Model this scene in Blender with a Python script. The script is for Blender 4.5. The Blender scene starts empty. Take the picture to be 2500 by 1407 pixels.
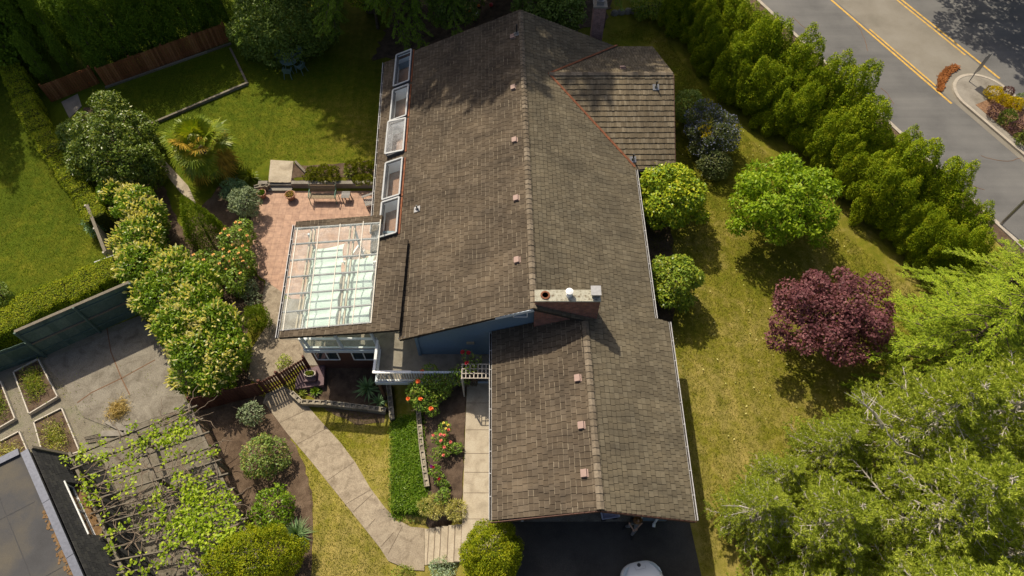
import bpy, bmesh, math, random
import numpy as np
from mathutils import Vector, Matrix
from mathutils.geometry import delaunay_2d_cdt

# ------------------------------------------------------------ camera, sky, sun
SC = bpy.context.scene
COL = SC.collection
H = 30.0                                   # camera height above the driveway
FPX = 1667.0                               # focal length in photo pixels
TILT = math.atan(1017 / 1667.0)
cam = bpy.data.cameras.new("camera")
cam.sensor_width = 36.0
cam.lens = FPX / 2500 * 36
cam.clip_start = 0.1
cam.clip_end = 2000
camo = bpy.data.objects.new("camera", cam)
COL.objects.link(camo)
camo.location = (0, 0, H)
camo.rotation_euler = (TILT, 0, 0)
SC.camera = camo

TOSUN = Vector((-0.42, 0.72, 1.0)).normalized()
world = bpy.data.worlds.new("World")
SC.world = world
world.use_nodes = True
wn = world.node_tree
sky = wn.nodes.new("ShaderNodeTexSky")
sky.sky_type = 'NISHITA'
sky.sun_disc = False
sky.air_density = 0.8
sky.dust_density = 4.0
sky.ozone_density = 0.2
sky.sun_elevation = math.asin(TOSUN.z)
sky.sun_rotation = math.atan2(TOSUN.x, TOSUN.y)
wn.links.new(sky.outputs[0], wn.nodes["Background"].inputs[0])
wn.nodes["Background"].inputs[1].default_value = 0.115

sun = bpy.data.lights.new("sun", 'SUN')
sun.energy = 5.0
sun.angle = math.radians(0.53)
sun.color = (1.0, 0.9, 0.73)
suno = bpy.data.objects.new("sun", sun)
COL.objects.link(suno)
suno.location = (-20, 40, 60)
suno.rotation_euler = TOSUN.to_track_quat('Z', 'Y').to_euler()

SC.view_settings.view_transform = 'Standard'
SC.view_settings.look = 'None'
SC.view_settings.exposure = 0.12
SC.view_settings.gamma = 1.0
SC.render.resolution_x = 1024
SC.render.resolution_y = 576
SC.cycles.max_bounces = 8
SC.cycles.transparent_max_bounces = 12

# ------------------------------------------------------------ measuring: photo pixel -> place at a known height
CF = np.array([0, math.sin(TILT), -math.cos(TILT)])
CU = np.array([0, math.cos(TILT), math.sin(TILT)])


def P(px, py, z):
    d = np.array([px - 1250.0, 0, 0]) + (703.5 - py) * CU + FPX * CF
    t = (z - H) / d[2]
    return Vector((t * d[0], t * d[1], z))


def sst(a, b, x):
    t = np.clip((np.asarray(x, float) - a) / (b - a), 0, 1)
    return t * t * (3 - 2 * t)


def gz(x, y):
    x = np.asarray(x, float)
    y = np.asarray(y, float)
    m = sst(-16, -15, x)
    drop = m * (1 - sst(26.75, 26.95, y)) + (1 - m) * (1 - sst(24, 30, y))
    zb = -1.85 * (1 - sst(-7.5, 3, x)) - 0.45 * drop * (1 - sst(-8, -5, x))
    wv = -2.3 + 1.3 * sst(14, 6, y) * sst(-15, -6, x)
    x0 = -2.5 - 3.7 * sst(6.7, 7.4, y)
    r = np.clip((x - x0) / (-2.2 - x0), 0, 1)
    zf = wv * (1 - r)
    b = sst(13, 20, y)
    return zf * (1 - b) + zb * b


def G(px, py, dz=0.0):
    z = -1.0
    for _ in range(14):
        p = P(px, py, z)
        z = 0.5 * z + 0.5 * (float(gz(p.x, p.y)) + dz)
    return P(px, py, z)


# ------------------------------------------------------------ materials
MATS = {}


def new_mat(name):
    m = bpy.data.materials.new(name)
    m.use_nodes = True
    MATS[name] = m
    nt = m.node_tree
    return m, nt, nt.nodes["Principled BSDF"]


def ramp(nt, cols, fac):
    r = nt.nodes.new("ShaderNodeValToRGB")
    els = r.color_ramp.elements
    n = len(cols)
    els[0].position = 0.0
    els[1].position = 1.0
    for i in range(1, n - 1):
        els.new(i / (n - 1))
    for i, c in enumerate(cols):
        if len(c) == 4:
            els[i].position = c[3]
        els[i].color = (c[0], c[1], c[2], 1)
    nt.links.new(fac, r.inputs[0])
    return r.outputs[0]


def noise(nt, scale, detail=4, rough=0.55, vec=None, dist=0.0):
    n = nt.nodes.new("ShaderNodeTexNoise")
    n.inputs["Scale"].default_value = scale
    n.inputs["Detail"].default_value = detail
    n.inputs["Roughness"].default_value = rough
    n.inputs["Distortion"].default_value = dist
    if vec is not None:
        nt.links.new(vec, n.inputs["Vector"])
    return n.outputs["Fac"]


def pos(nt):
    return nt.nodes.new("ShaderNodeNewGeometry").outputs["Position"]


def contrast(nt, v, lo, hi):
    n = nt.nodes.new("ShaderNodeMapRange")
    n.inputs["From Min"].default_value = lo
    n.inputs["From Max"].default_value = hi
    nt.links.new(v, n.inputs["Value"])
    return n.outputs[0]


def mixc(nt, a, b, fac, mode='MIX'):
    n = nt.nodes.new("ShaderNodeMix")
    n.data_type = 'RGBA'
    n.blend_type = mode
    for s, v in ((n.inputs[0], fac), (n.inputs[6], a), (n.inputs[7], b)):
        if hasattr(v, "is_linked") or isinstance(v, bpy.types.NodeSocket):
            nt.links.new(v, s)
        elif isinstance(v, (tuple, list)):
            s.default_value = (v[0], v[1], v[2], 1)
        else:
            s.default_value = v
    return n.outputs[2]


def bump(nt, bsdf, h, strength=0.4, dist=0.02):
    b = nt.nodes.new("ShaderNodeBump")
    b.inputs["Strength"].default_value = strength
    b.inputs["Distance"].default_value = dist
    nt.links.new(h, b.inputs["Height"])
    nt.links.new(b.outputs[0], bsdf.inputs["Normal"])


def surf(name, cols, scale=3.0, fine=60.0, speck=0.35, rough=0.9, bmp=0.5, bd=0.02, spec=0.2, metal=0.0, lo=0.3, hi=0.7, dist=0.0):
    """rough natural surface: big blotches of the given colours times a fine grain"""
    m, nt, b = new_mat(name)
    p = pos(nt)
    c = ramp(nt, cols, contrast(nt, noise(nt, scale, 6, 0.6, p, dist), lo, hi))
    f = noise(nt, fine, 3, 0.7, p)
    g = ramp(nt, [(1 - speck,) * 3, (1 + 0 * speck,) * 3], contrast(nt, f, 0.3, 0.65))
    c = mixc(nt, c, g, 1.0, 'MULTIPLY')
    nt.links.new(c, b.inputs["Base Color"])
    b.inputs["Roughness"].default_value = rough
    b.inputs["Specular IOR Level"].default_value = spec
    b.inputs["Metallic"].default_value = metal
    if bmp:
        bump(nt, b, f, bmp, bd)
    return m


LEAF = 2.0


def leaf_mat(name, cols, trans=0.35, rough=0.5, spec=0.3, clump=0.35, cscale=1.6):
    """leaves: every leaf (mesh island) takes its own colour, clumps drift a little; part of the light passes through"""
    m, nt, b = new_mat(name)
    cols = [(min(.85, c[0] * LEAF), min(.85, c[1] * LEAF * 1.07), min(.85, c[2] * LEAF)) for c in cols]
    spec *= 0.5
    geo = nt.nodes.new("ShaderNodeNewGeometry")
    n = noise(nt, cscale, 3, 0.6, geo.outputs["Position"])
    a = nt.nodes.new("ShaderNodeMath")
    a.operation = 'MULTIPLY_ADD'
    nt.links.new(contrast(nt, n, 0.3, 0.7), a.inputs[0])
    a.inputs[1].default_value = clump
    mm = nt.nodes.new("ShaderNodeMath")
    mm.operation = 'MULTIPLY'
    nt.links.new(geo.outputs["Random Per Island"], mm.inputs[0])
    mm.inputs[1].default_value = 1 - clump
    nt.links.new(mm.outputs[0], a.inputs[2])
    c = ramp(nt, cols, a.outputs[0])
    nt.links.new(c, b.inputs["Base Color"])
    b.inputs["Roughness"].default_value = rough
    b.inputs["Specular IOR Level"].default_value = spec
    if trans > 0:
        t = nt.nodes.new("ShaderNodeBsdfTranslucent")
        c2 = mixc(nt, c, (1.0, 1.0, 0.25), 1.0, 'MULTIPLY')
        nt.links.new(c2, t.inputs[0])
        mx = nt.nodes.new("ShaderNodeMixShader")
        mx.inputs[0].default_value = trans
        nt.links.new(b.outputs[0], mx.inputs[1])
        nt.links.new(t.outputs[0], mx.inputs[2])
        nt.links.new(mx.outputs[0], nt.nodes["Material Output"].inputs[0])
    return m


def island_mat(name, cols, rough=0.85, grain=40, speck=0.4, stretch=None, spec=0.2, bmp=0.3, moss=None, stain=0.0, streak=None):
    """boards, shakes, blocks: each piece its own tone, streaked by a stretched grain"""
    m, nt, b = new_mat(name)
    geo = nt.nodes.new("ShaderNodeNewGeometry")
    c = ramp(nt, cols, geo.outputs["Random Per Island"])
    v = geo.outputs["Position"]
    if stretch:
        mp = nt.nodes.new("ShaderNodeMapping")
        mp.inputs["Scale"].default_value = stretch
        nt.links.new(v, mp.inputs[0])
        v2 = mp.outputs[0]
    else:
        v2 = v
    f = noise(nt, grain, 4, 0.7, v2)
    g = ramp(nt, [(1 - speck,) * 3, (1.0,) * 3], contrast(nt, f, 0.3, 0.65))
    c = mixc(nt, c, g, 1.0, 'MULTIPLY')
    if stain:
        s = contrast(nt, noise(nt, 0.45, 5, 0.65, v), 0.35, 0.65)
        c = mixc(nt, c, ramp(nt, [(1 - stain,) * 3, (1 + stain * 0.5, 1 + stain * 0.4, 1 + stain * 0.2)], s), 1.0, 'MULTIPLY')
    if streak:                                      # rain streaks running down the slope
        mp2 = nt.nodes.new("ShaderNodeMapping")
        mp2.inputs["Scale"].default_value = streak
        nt.links.new(v, mp2.inputs[0])
        s = contrast(nt, noise(nt, 1.0, 4, 0.6, mp2.outputs[0]), 0.35, 0.62)
        c = mixc(nt, c, ramp(nt, [(0.82, 0.82, 0.83), (1.0, 1.0, 1.0), (1.08, 1.07, 1.05)], s), 1.0, 'MULTIPLY')
    if moss:
        s = contrast(nt, noise(nt, 1.3, 6, 0.7, v), 0.56, 0.72)
        c = mixc(nt, c, moss, s)
    nt.links.new(c, b.inputs["Base Color"])
    b.inputs["Roughness"].default_value = rough
    b.inputs["Specular IOR Level"].default_value = spec
    if bmp:
        bump(nt, b, f, bmp, 0.01)
    return m


def plain(name, col, rough=0.5, metal=0.0, spec=0.4, var=0.12, scale=8.0):
    return surf(name, [tuple(x * (1 - var) for x in col), tuple(min(1, x * (1 + var)) for x in col)], scale, 90, var, rough, 0.12, 0.004, spec, metal)


def glass_mat(name, col=(0.9, 0.97, 0.95), alpha=0.25, rough=0.03, spec=0.8):
    """thin pane: mostly see-through with a sky reflection and a little dirt"""
    m, nt, b = new_mat(name)
    n = contrast(nt, noise(nt, 1.7, 5, 0.65, pos(nt)), 0.35, 0.7)
    r = ramp(nt, [(alpha * 0.5,) * 3, (alpha * 1.5,) * 3], n)
    b.inputs["Base Color"].default_value = (*col, 1)
    b.inputs["Roughness"].default_value = rough
    b.inputs["Specular IOR Level"].default_value = spec
    tr = nt.nodes.new("ShaderNodeBsdfTransparent")
    tr.inputs[0].default_value = (0.95, 0.98, 0.97, 1)
    mx = nt.nodes.new("ShaderNodeMixShader")
    nt.links.new(r, mx.inputs[0])
    nt.links.new(tr.outputs[0], mx.inputs[1])
    nt.links.new(b.outputs[0], mx.inputs[2])
    nt.links.new(mx.outputs[0], nt.nodes["Material Output"].inputs[0])
    return m


def brick_mat(name, c1, c2, mortar, scale=1.0):
    m, nt, b = new_mat(name)
    p = pos(nt)
    sx = nt.nodes.new("ShaderNodeSeparateXYZ")
    nt.links.new(p, sx.inputs[0])
    ad = nt.nodes.new("ShaderNodeMath")
    nt.links.new(sx.outputs[0], ad.inputs[0])
    nt.links.new(sx.outputs[1], ad.inputs[1])
    cb = nt.nodes.new("ShaderNodeCombineXYZ")
    nt.links.new(ad.outputs[0], cb.inputs[0])
    nt.links.new(sx.outputs[2], cb.inputs[1])
    br = nt.nodes.new("ShaderNodeTexBrick")
    br.inputs["Scale"].default_value = 1.0
    br.inputs["Brick Width"].default_value = 0.22
    br.inputs["Row Height"].default_value = 0.075
    br.inputs["Mortar Size"].default_value = 0.008
    br.inputs["Color1"].default_value = (*c1, 1)
    br.inputs["Color2"].default_value = (*c2, 1)
    br.inputs["Mortar"].default_value = (*mortar, 1)
    nt.links.new(cb.outputs[0], br.inputs["Vector"])
    f = noise(nt, 5, 5, 0.65, p)
    c = mixc(nt, br.outputs["Color"], ramp(nt, [(0.55,) * 3, (1.1,) * 3], contrast(nt, f, 0.3, 0.7)), 1.0, 'MULTIPLY')
    nt.links.new(c, b.inputs["Base Color"])
    b.inputs["Roughness"].default_value = 0.9
    bump(nt, b, br.outputs["Fac"], -0.5, 0.01)
    return m


# ------------------------------------------------------------ objects
def tag(o, label=None, cat=None, group=None, kind=None):
    if label: o["label"] = label
    if cat: o["category"] = cat
    if group: o["group"] = group
    if kind: o["kind"] = kind
    return o


def empty(name, loc, label=None, cat=None, group=None, rz=0.0):
    o = bpy.data.objects.new(name, None)
    o.empty_display_size = 0.3
    o.location = loc
    o.rotation_euler = (0, 0, rz)
    COL.objects.link(o)
    return tag(o, label, cat, group)


def world_matrix(o):
    if o.parent is None: return o.matrix_basis.copy()
    return world_matrix(o.parent) @ o.matrix_parent_inverse @ o.matrix_basis


def link(name, me, m=None, parent=None):
    o = bpy.data.objects.new(name, me)
    if m is not None:
        me.materials.append(m if not isinstance(m, str) else MATS[m])
    COL.objects.link(o)
    if parent is not None:
        o.parent = parent
        o.matrix_parent_inverse = world_matrix(parent).inverted()
    return o


def copy_tree(o, parent=None):
    c = o.copy()
    COL.objects.link(c)
    if parent is not None:
        c.parent = parent
    for ch in list(o.children):
        copy_tree(ch, c)
    return c


class MB:
    """collects world-space pieces of one mesh"""

    def __init__(self):
        self.v, self.f = [], []

    def add(self, vs, fs):
        n = len(self.v)
        self.v += [tuple(p) for p in vs]
        self.f += [tuple(i + n for i in f) for f in fs]
        return self

    def box(self, c, s, rz=0.0, M=None):
        x, y, z = (k / 2 for k in s)
        vs = [Vector((a, b, d)) for d in (-z, z) for a, b in ((-x, -y), (x, -y), (x, y), (-x, y))]
        R = M if M is not None else Matrix.Rotation(rz, 3, 'Z')
        vs = [R @ q + Vector(c) for q in vs]
        return self.add(vs, [(3, 2, 1, 0), (4, 5, 6, 7), (0, 1, 5, 4), (1, 2, 6, 5), (2, 3, 7, 6), (3, 0, 4, 7)])

    def beam(self, p, q, w, h, up=(0, 0, 1)):
        p, q = Vector(p), Vector(q)
        d = (q - p)
        L = d.length
        if L < 1e-6: return self
        d /= L
        up = Vector(up)
        s = d.cross(up)
        if s.length < 1e-4:
            s = d.cross(Vector((0, 1, 0)))
        s.normalize()
        u = s.cross(d)
        M = Matrix((s, d, u)).transposed()
        return self.box((p + q) / 2, (w, L, h), M=M)

    def tube(self, pts, r, n=6, cap=True):
        pts = [Vector(p) for p in pts]
        rs = r if isinstance(r, (list, tuple)) else [r] * len(pts)
        rings = []
        for i, p in enumerate(pts):
            d = (pts[min(i + 1, len(pts) - 1)] - pts[max(i - 1, 0)])
            if d.length < 1e-6: d = Vector((0, 0, 1))
            d.normalize()
            a = d.cross(Vector((0.31, 0.17, 0.93)))
            if a.length < 1e-3: a = d.cross(Vector((1, 0, 0)))
            a.normalize()
            b = d.cross(a)
            rings.append([p + (a * math.cos(2 * math.pi * k / n) + b * math.sin(2 * math.pi * k / n)) * rs[i] for k in range(n)])
        vs = [q for R in rings for q in R]
        fs = []
        for i in range(len(pts) - 1):
            for k in range(n):
                fs.append((i * n + k, i * n + (k + 1) % n, (i + 1) * n + (k + 1) % n, (i + 1) * n + k))
        if cap:
            fs.append(tuple(range(n - 1, -1, -1)))
            fs.append(tuple((len(pts) - 1) * n + k for k in range(n)))
        return self.add(vs, fs)

    def lathe(self, prof, c=(0, 0, 0), n=24, sx=1.0, sy=1.0):
        vs, fs = [], []
        for r, z in prof:
            vs += [(c[0] + sx * r * math.cos(2 * math.pi * k / n), c[1] + sy * r * math.sin(2 * math.pi * k / n), c[2] + z) for k in range(n)]
        for i in range(len(prof) - 1):
            for k in range(n):
                fs.append((i * n + k, i * n + (k + 1) % n, (i + 1) * n + (k + 1) % n, (i + 1) * n + k))
        fs.append(tuple(range(n - 1, -1, -1)))
        fs.append(tuple((len(prof) - 1) * n + k for k in range(n)))
        return self.add(vs, fs)

    def prism(self, poly, z0, z1):
        n = len(poly)
        vs = [(p[0], p[1], z0) for p in poly] + [(p[0], p[1], z1) for p in poly]
        a = sum(poly[i][0] * poly[(i + 1) % n][1] - poly[(i + 1) % n][0] * poly[i][1] for i in range(n))
        fs = [tuple(range(n))[::-1], tuple(range(n, 2 * n))] + [(i, (i + 1) % n, n + (i + 1) % n, n + i) for i in range(n)]
        if a < 0:
            fs = [f[::-1] for f in fs]
        return self.add(vs, fs)

    def mesh(self, name, smooth=False):
        me = bpy.data.meshes.new(name)
        me.from_pydata(self.v, [], self.f)
        me.update()
        if smooth:
            me.polygons.foreach_set("use_smooth", [True] * len(me.polygons))
        return me

    def build(self, name, m, parent=None, smooth=False, bevel=0.0):
        o = link(name, self.mesh(name, smooth), m, parent)
        if bevel:
            bv = o.modifiers.new("bevel", 'BEVEL')
            bv.width = bevel
            bv.segments = 2
        return o


# ------------------------------------------------------------ foliage
def unit(a):
    return a / np.maximum(np.linalg.norm(a, axis=1, keepdims=True), 1e-9)


def leaf_mesh(name, Pn, D, Nn, L, W, bend=0.0):
    """one diamond per leaf: base, side, tip, side"""
    n = len(Pn)
    D = unit(D)
    S = np.cross(D, Nn)
    S = unit(S)
    Nn = np.cross(S, D)
    L = np.broadcast_to(np.asarray(L, float), (n,))[:, None]
    W = np.broadcast_to(np.asarray(W, float), (n,))[:, None]
    V = np.empty((n, 4, 3))
    V[:, 0] = Pn
    V[:, 1] = Pn + D * L * 0.5 + S * W * 0.5 + Nn * bend * L
    V[:, 2] = Pn + D * L
    V[:, 3] = Pn + D * L * 0.5 - S * W * 0.5 + Nn * bend * L
    me = bpy.data.meshes.new(name)
    me.vertices.add(4 * n)
    me.vertices.foreach_set("co", V.reshape(-1))
    me.loops.add(4 * n)
    me.loops.foreach_set("vertex_index", np.arange(4 * n))
    me.polygons.add(n)
    me.polygons.foreach_set("loop_start", np.arange(n) * 4)
    me.polygons.foreach_set("loop_total", np.full(n, 4))
    me.update(calc_edges=True)
    return me


def lump_points(lumps, dens, rng, cull=0.82, zmin=-99, shell=(0.72, 1.06)):
    Ps, Ns = [], []
    C = np.array([l[0] for l in lumps], float)
    R = np.array([l[1] for l in lumps], float)
    for i in range(len(lumps)):
        r = R[i]
        area = 4 * math.pi * ((((r[0] * r[1]) ** 1.6 + (r[0] * r[2]) ** 1.6 + (r[1] * r[2]) ** 1.6) / 3) ** (1 / 1.6))
        k = max(4, int(dens * area))
        d = unit(rng.normal(size=(k, 3)))
        p = C[i] + d * R[i] * rng.uniform(shell[0], shell[1], (k, 1))
        nn = unit(d / R[i])
        keep = p[:, 2] > zmin
        for j in range(len(lumps)):
            if j != i and np.linalg.norm(C[j] - C[i]) < R[i].max() + R[j].max():
                q = (p - C[j]) / R[j]
                keep &= (q * q).sum(1) > cull * cull
        Ps.append(p[keep])
        Ns.append(nn[keep])
    return np.concatenate(Ps), np.concatenate(Ns)


def flat_leaves(name, p, n, rng, L, W, up=0.45, rnd=0.55, droop=0.2):
    """broad leaves that face outward and up"""
    k = len(p)
    nn = unit(n * 0.7 + np.array([0, 0, up]) + rng.normal(size=(k, 3)) * rnd)
    d = np.cross(nn, rng.normal(size=(k, 3)))
    d = unit(d) + np.array([0, 0, -droop]) + n * 0.35
    return leaf_mesh(name, p, d, nn, L * rng.uniform(0.7, 1.25, k), W * rng.uniform(0.8, 1.2, k), bend=0.06)


def spiky_leaves(name, p, n, rng, L, W, up=0.6, out=0.8, rnd=0.5):
    k = len(p)
    d = unit(n * out + np.array([0, 0, up]) + rng.normal(size=(k, 3)) * rnd)
    return leaf_mesh(name, p, d, rng.normal(size=(k, 3)), L * rng.uniform(0.7, 1.3, k), W * rng.uniform(0.8, 1.2, k))


def round_lumps(c, R, n, lr, rng, low=-0.45, core=0.72, jit=0.17, flat=0.85):
    c = np.array(c, float)
    R = np.array(R, float)
    out = [(c, R * core)]
    for i in range(n):
        z = 1 - (i + 0.5) / n * (1 - low)
        a = i * 2.39996 + rng.uniform(-0.4, 0.4)
        s = math.sqrt(max(0, 1 - z * z))
        d = np.array([s * math.cos(a), s * math.sin(a), z])
        r = lr * rng.uniform(0.55, 1.4)
        out.append((c + d * (R - r * 0.8) * (1 + rng.uniform(-jit, jit)), np.array([r, r, r * flat])))
    return out


def trunk_mesh(base, top, r, rng, limbs=5, spread=1.0):
    m = MB()
    b, t = Vector(base), Vector(top)
    mid = b.lerp(t, 0.5) + Vector((rng.uniform(-.1, .1), rng.uniform(-.1, .1), 0))
    m.tube([b, mid, t], [r, r * 0.75, r * 0.4], 8)
    for i in range(limbs):
        a = i * 6.283 / limbs + rng.uniform(-.4, .4)
        s = b.lerp(t, rng.uniform(0.45, 0.8))
        e = s + Vector((math.cos(a) * spread, math.sin(a) * spread, spread * rng.uniform(0.35, 0.9)))
        m.tube([s, s.lerp(e, 0.5) + Vector((0, 0, 0.08 * spread)), e], [r * 0.45, r * 0.3, r * 0.1], 6)
    return m


def clip_poly(poly, clip):
    """Sutherland-Hodgman, both convex, clip counter-clockwise"""
    out = poly
    n = len(clip)
    for i in range(n):
        if len(out) < 3: return []
        ax, ay = clip[i]
        bx, by = clip[(i + 1) % n]
        ex, ey = bx - ax, by - ay
        res = []
        k = len(out)
        for j in range(k):
            p, q = out[j], out[(j + 1) % k]
            sp = ex * (p[1] - ay) - ey * (p[0] - ax)
            sq = ex * (q[1] - ay) - ey * (q[0] - ax)
            if sp >= 0: res.append(p)
            if (sp >= 0) != (sq >= 0):
                t = sp / (sp - sq)
                res.append((p[0] + t * (q[0] - p[0]), p[1] + t * (q[1] - p[1])))
        out = res
    return out


def ccw(poly):
    n = len(poly)
    a = sum(poly[i][0] * poly[(i + 1) % n][1] - poly[(i + 1) % n][0] * poly[i][1] for i in range(n))
    return poly if a > 0 else poly[::-1]


def boards(O, U, V, pieces, expo, width, gap=0.01, thick=0.025, jw=0.15, seed=1, base=-0.02, stagger=True, jv=0.0, cgap=0.0, worn=None):
    """courses of boards on the plane O + u U + v V (v runs downslope); pieces are convex polygons in (u, v)"""
    rng = random.Random(seed)
    O, U, V = Vector(O), Vector(U).normalized(), Vector(V).normalized()
    N = U.cross(V)
    if N.z < 0 or (abs(N.z) < 1e-3 and N.y > 0): N = -N
    mb = MB()
    pieces = [ccw(list(p)) for p in pieces]
    bbs = [(min(q[0] for q in p), max(q[0] for q in p), min(q[1] for q in p), max(q[1] for q in p)) for p in pieces]
    u0, u1 = min(b[0] for b in bbs), max(b[1] for b in bbs)
    v0, v1 = min(b[2] for b in bbs), max(b[3] for b in bbs)
    r0 = math.floor(v0 / expo)
    flip = U.cross(V).dot(N) < 0
    for r in range(r0, math.ceil(v1 / expo) + 1):
        u = u0 - rng.uniform(0, width)
        while u < u1:
            w = width * rng.uniform(1 - jw, 1 + jw)
            j = rng.uniform(-jv, jv)
            rect = [(u + gap / 2, r * expo + j), (u + w - gap / 2, r * expo + j), (u + w - gap / 2, (r + 1) * expo + j - cgap), (u + gap / 2, (r + 1) * expo + j - cgap)]
            wr = worn is not None and rng.random() < 0.7
            wd = rng.uniform(0.012, 0.03)
            hj = thick * rng.uniform(0.8, 1.25)
            for p, bb in zip(pieces, bbs):
                if rect[1][0] < bb[0] or rect[0][0] > bb[1] or rect[2][1] < bb[2] or rect[0][1] > bb[3]: continue
                c = clip_poly(rect, p)
                if len(c) < 3: continue
                if abs(sum(c[i][0] * c[(i + 1) % len(c)][1] - c[(i + 1) % len(c)][0] * c[i][1] for i in range(len(c)))) < 1e-5: continue
                top = [O + U * a + V * b + N * (hj * max(0, min(1.1, (b - r * expo - j) / expo)) + 0.003) for a, b in c]
                bot = [O + U * a + V * b + N * base for a, b in c]
                k = len(c)
                fs = [tuple(range(k))] + [(i, k + i, k + (i + 1) % k, (i + 1) % k) for i in range(k)]
                if flip: fs = [f[::-1] for f in fs]
                mb.add(top + bot, fs)
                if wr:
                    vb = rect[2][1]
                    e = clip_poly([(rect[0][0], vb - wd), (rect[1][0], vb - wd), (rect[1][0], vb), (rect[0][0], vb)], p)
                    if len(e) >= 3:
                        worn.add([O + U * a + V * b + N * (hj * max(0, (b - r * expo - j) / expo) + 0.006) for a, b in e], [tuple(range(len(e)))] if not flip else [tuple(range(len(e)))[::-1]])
            u += w
    return mb


def sheet(name, pxpoly, m, off, skirt=0.05, world=False, step=0.5, label=None, z=None, kind='structure', wob=0.0, seed=0):
    """ground cover draped over the terrain inside an outline"""
    rng = random.Random(seed)
    if world:
        pts = [Vector((p[0], p[1], 0)) for p in pxpoly]
    else:
        pts = [G(*p) for p in pxpoly]
    bd = []
    n = len(pts)
    for i in range(n):
        a, b = pts[i], pts[(i + 1) % n]
        k = max(1, int((b.xy - a.xy).length / (step * 0.6)))
        for t in range(k):
            q = a.lerp(b, t / k)
            bd.append(Vector((q.x + rng.uniform(-wob, wob), q.y + rng.uniform(-wob, wob))))
    nb = len(bd)
    xs = [p.x for p in bd]
    ys = [p.y for p in bd]
    inner = []
    x = min(xs)
    while x < max(xs):
        y = min(ys)
        while y < max(ys):
            inner.append(Vector((x + 0.013, y + 0.017)))
            y += step
        x += step
    verts, edges, faces, *_ = delaunay_2d_cdt(bd + inner, [], [list(range(nb))], 1, 1e-4)
    zz = gz([v.x for v in verts], [v.y for v in verts])
    vs = [(v.x, v.y, (float(q) if z is None else z) + off) for v, q in zip(verts, zz)]
    fs = []
    for f in faces:
        a, b, c = (verts[f[0]], verts[f[1]], verts[f[2]])
        cr = (b.x - a.x) * (c.y - a.y) - (b.y - a.y) * (c.x - a.x)
        fs.append(tuple(f) if cr > 0 else tuple(f[::-1]))
    if skirt:
        cnt = {}
        for f in fs:
            for i in range(len(f)):
                cnt[(f[i], f[(i + 1) % len(f)])] = 1
        n0 = len(vs)
        mp = {}
        for (a, b) in list(cnt):
            if (b, a) not in cnt:
                for q in (a, b):
                    if q not in mp:
                        mp[q] = len(vs)
                        vs.append((vs[q][0], vs[q][1], vs[q][2] - skirt))
                fs.append((a, mp[a], mp[b], b))
    o = link(name, MB().add(vs, fs).mesh(name), m)
    tag(o, label, None, None, kind)
    return o

# ------------------------------------------------------------ ground, road, paths
def lawn_material():
    m, nt, b = new_mat("lawn")
    p = pos(nt)
    sx = nt.nodes.new("ShaderNodeSeparateXYZ")
    nt.links.new(p, sx.inputs[0])
    big = noise(nt, 0.35, 5, 0.62, p)
    mid = noise(nt, 2.2, 5, 0.65, p)
    fine = noise(nt, 28, 3, 0.75, p)
    # grass is drier in the south-east and front lawns, lusher in the back garden
    dry = nt.nodes.new("ShaderNodeMath")
    dry.operation = 'MULTIPLY_ADD'
    nt.links.new(contrast(nt, sx.outputs[1], 33, 5), dry.inputs[0])
    dry.inputs[1].default_value = 0.4
    ad = nt.nodes.new("ShaderNodeMath")
    nt.links.new(contrast(nt, big, 0.3, 0.75), ad.inputs[0])
    nt.links.new(contrast(nt, mid, 0.3, 0.75), ad.inputs[1])
    m2 = nt.nodes.new("ShaderNodeMath")
    m2.operation = 'MULTIPLY'
    nt.links.new(ad.outputs[0], m2.inputs[0])
    m2.inputs[1].default_value = 0.5
    nt.links.new(m2.outputs[0], dry.inputs[2])
    far = nt.nodes.new("ShaderNodeMath")
    far.operation = 'SUBTRACT'
    nt.links.new(dry.outputs[0], far.inputs[0])
    west = nt.nodes.new("ShaderNodeMath")
    west.operation = 'MULTIPLY'
    nt.links.new(contrast(nt, sx.outputs[0], -8, -22), west.inputs[0])
    west.inputs[1].default_value = 0.45
    nt.links.new(west.outputs[0], far.inputs[1])
    c = ramp(nt, [(0.08, 0.112, 0.007, 0.0), (0.122, 0.138, 0.010, 0.3), (0.19, 0.175, 0.022, 0.6), (0.33, 0.26, 0.085, 1.0)], far.outputs[0])
    g = ramp(nt, [(0.55, 0.6, 0.5), (1.2, 1.18, 1.1)], contrast(nt, fine, 0.3, 0.7))
    c = mixc(nt, c, g, 1.0, 'MULTIPLY')
    mp = nt.nodes.new("ShaderNodeMapping")                # faint mowing passes
    mp.inputs["Rotation"].default_value = (0, 0, 0.06)
    mp.inputs["Scale"].default_value = (1.9, 0.05, 1)
    nt.links.new(p, mp.inputs[0])
    mow = noise(nt, 1.0, 2, 0.5, mp.outputs[0])
    c = mixc(nt, c, ramp(nt, [(0.86, 0.88, 0.84), (1.1, 1.08, 1.06)], contrast(nt, mow, 0.35, 0.65)), 1.0, 'MULTIPLY')
    nt.links.new(c, b.inputs["Base Color"])
    b.inputs["Roughness"].default_value = 0.95
    b.inputs["Specular IOR Level"].default_value = 0.1
    bump(nt, b, fine, 0.8, 0.04)
    return m


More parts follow.
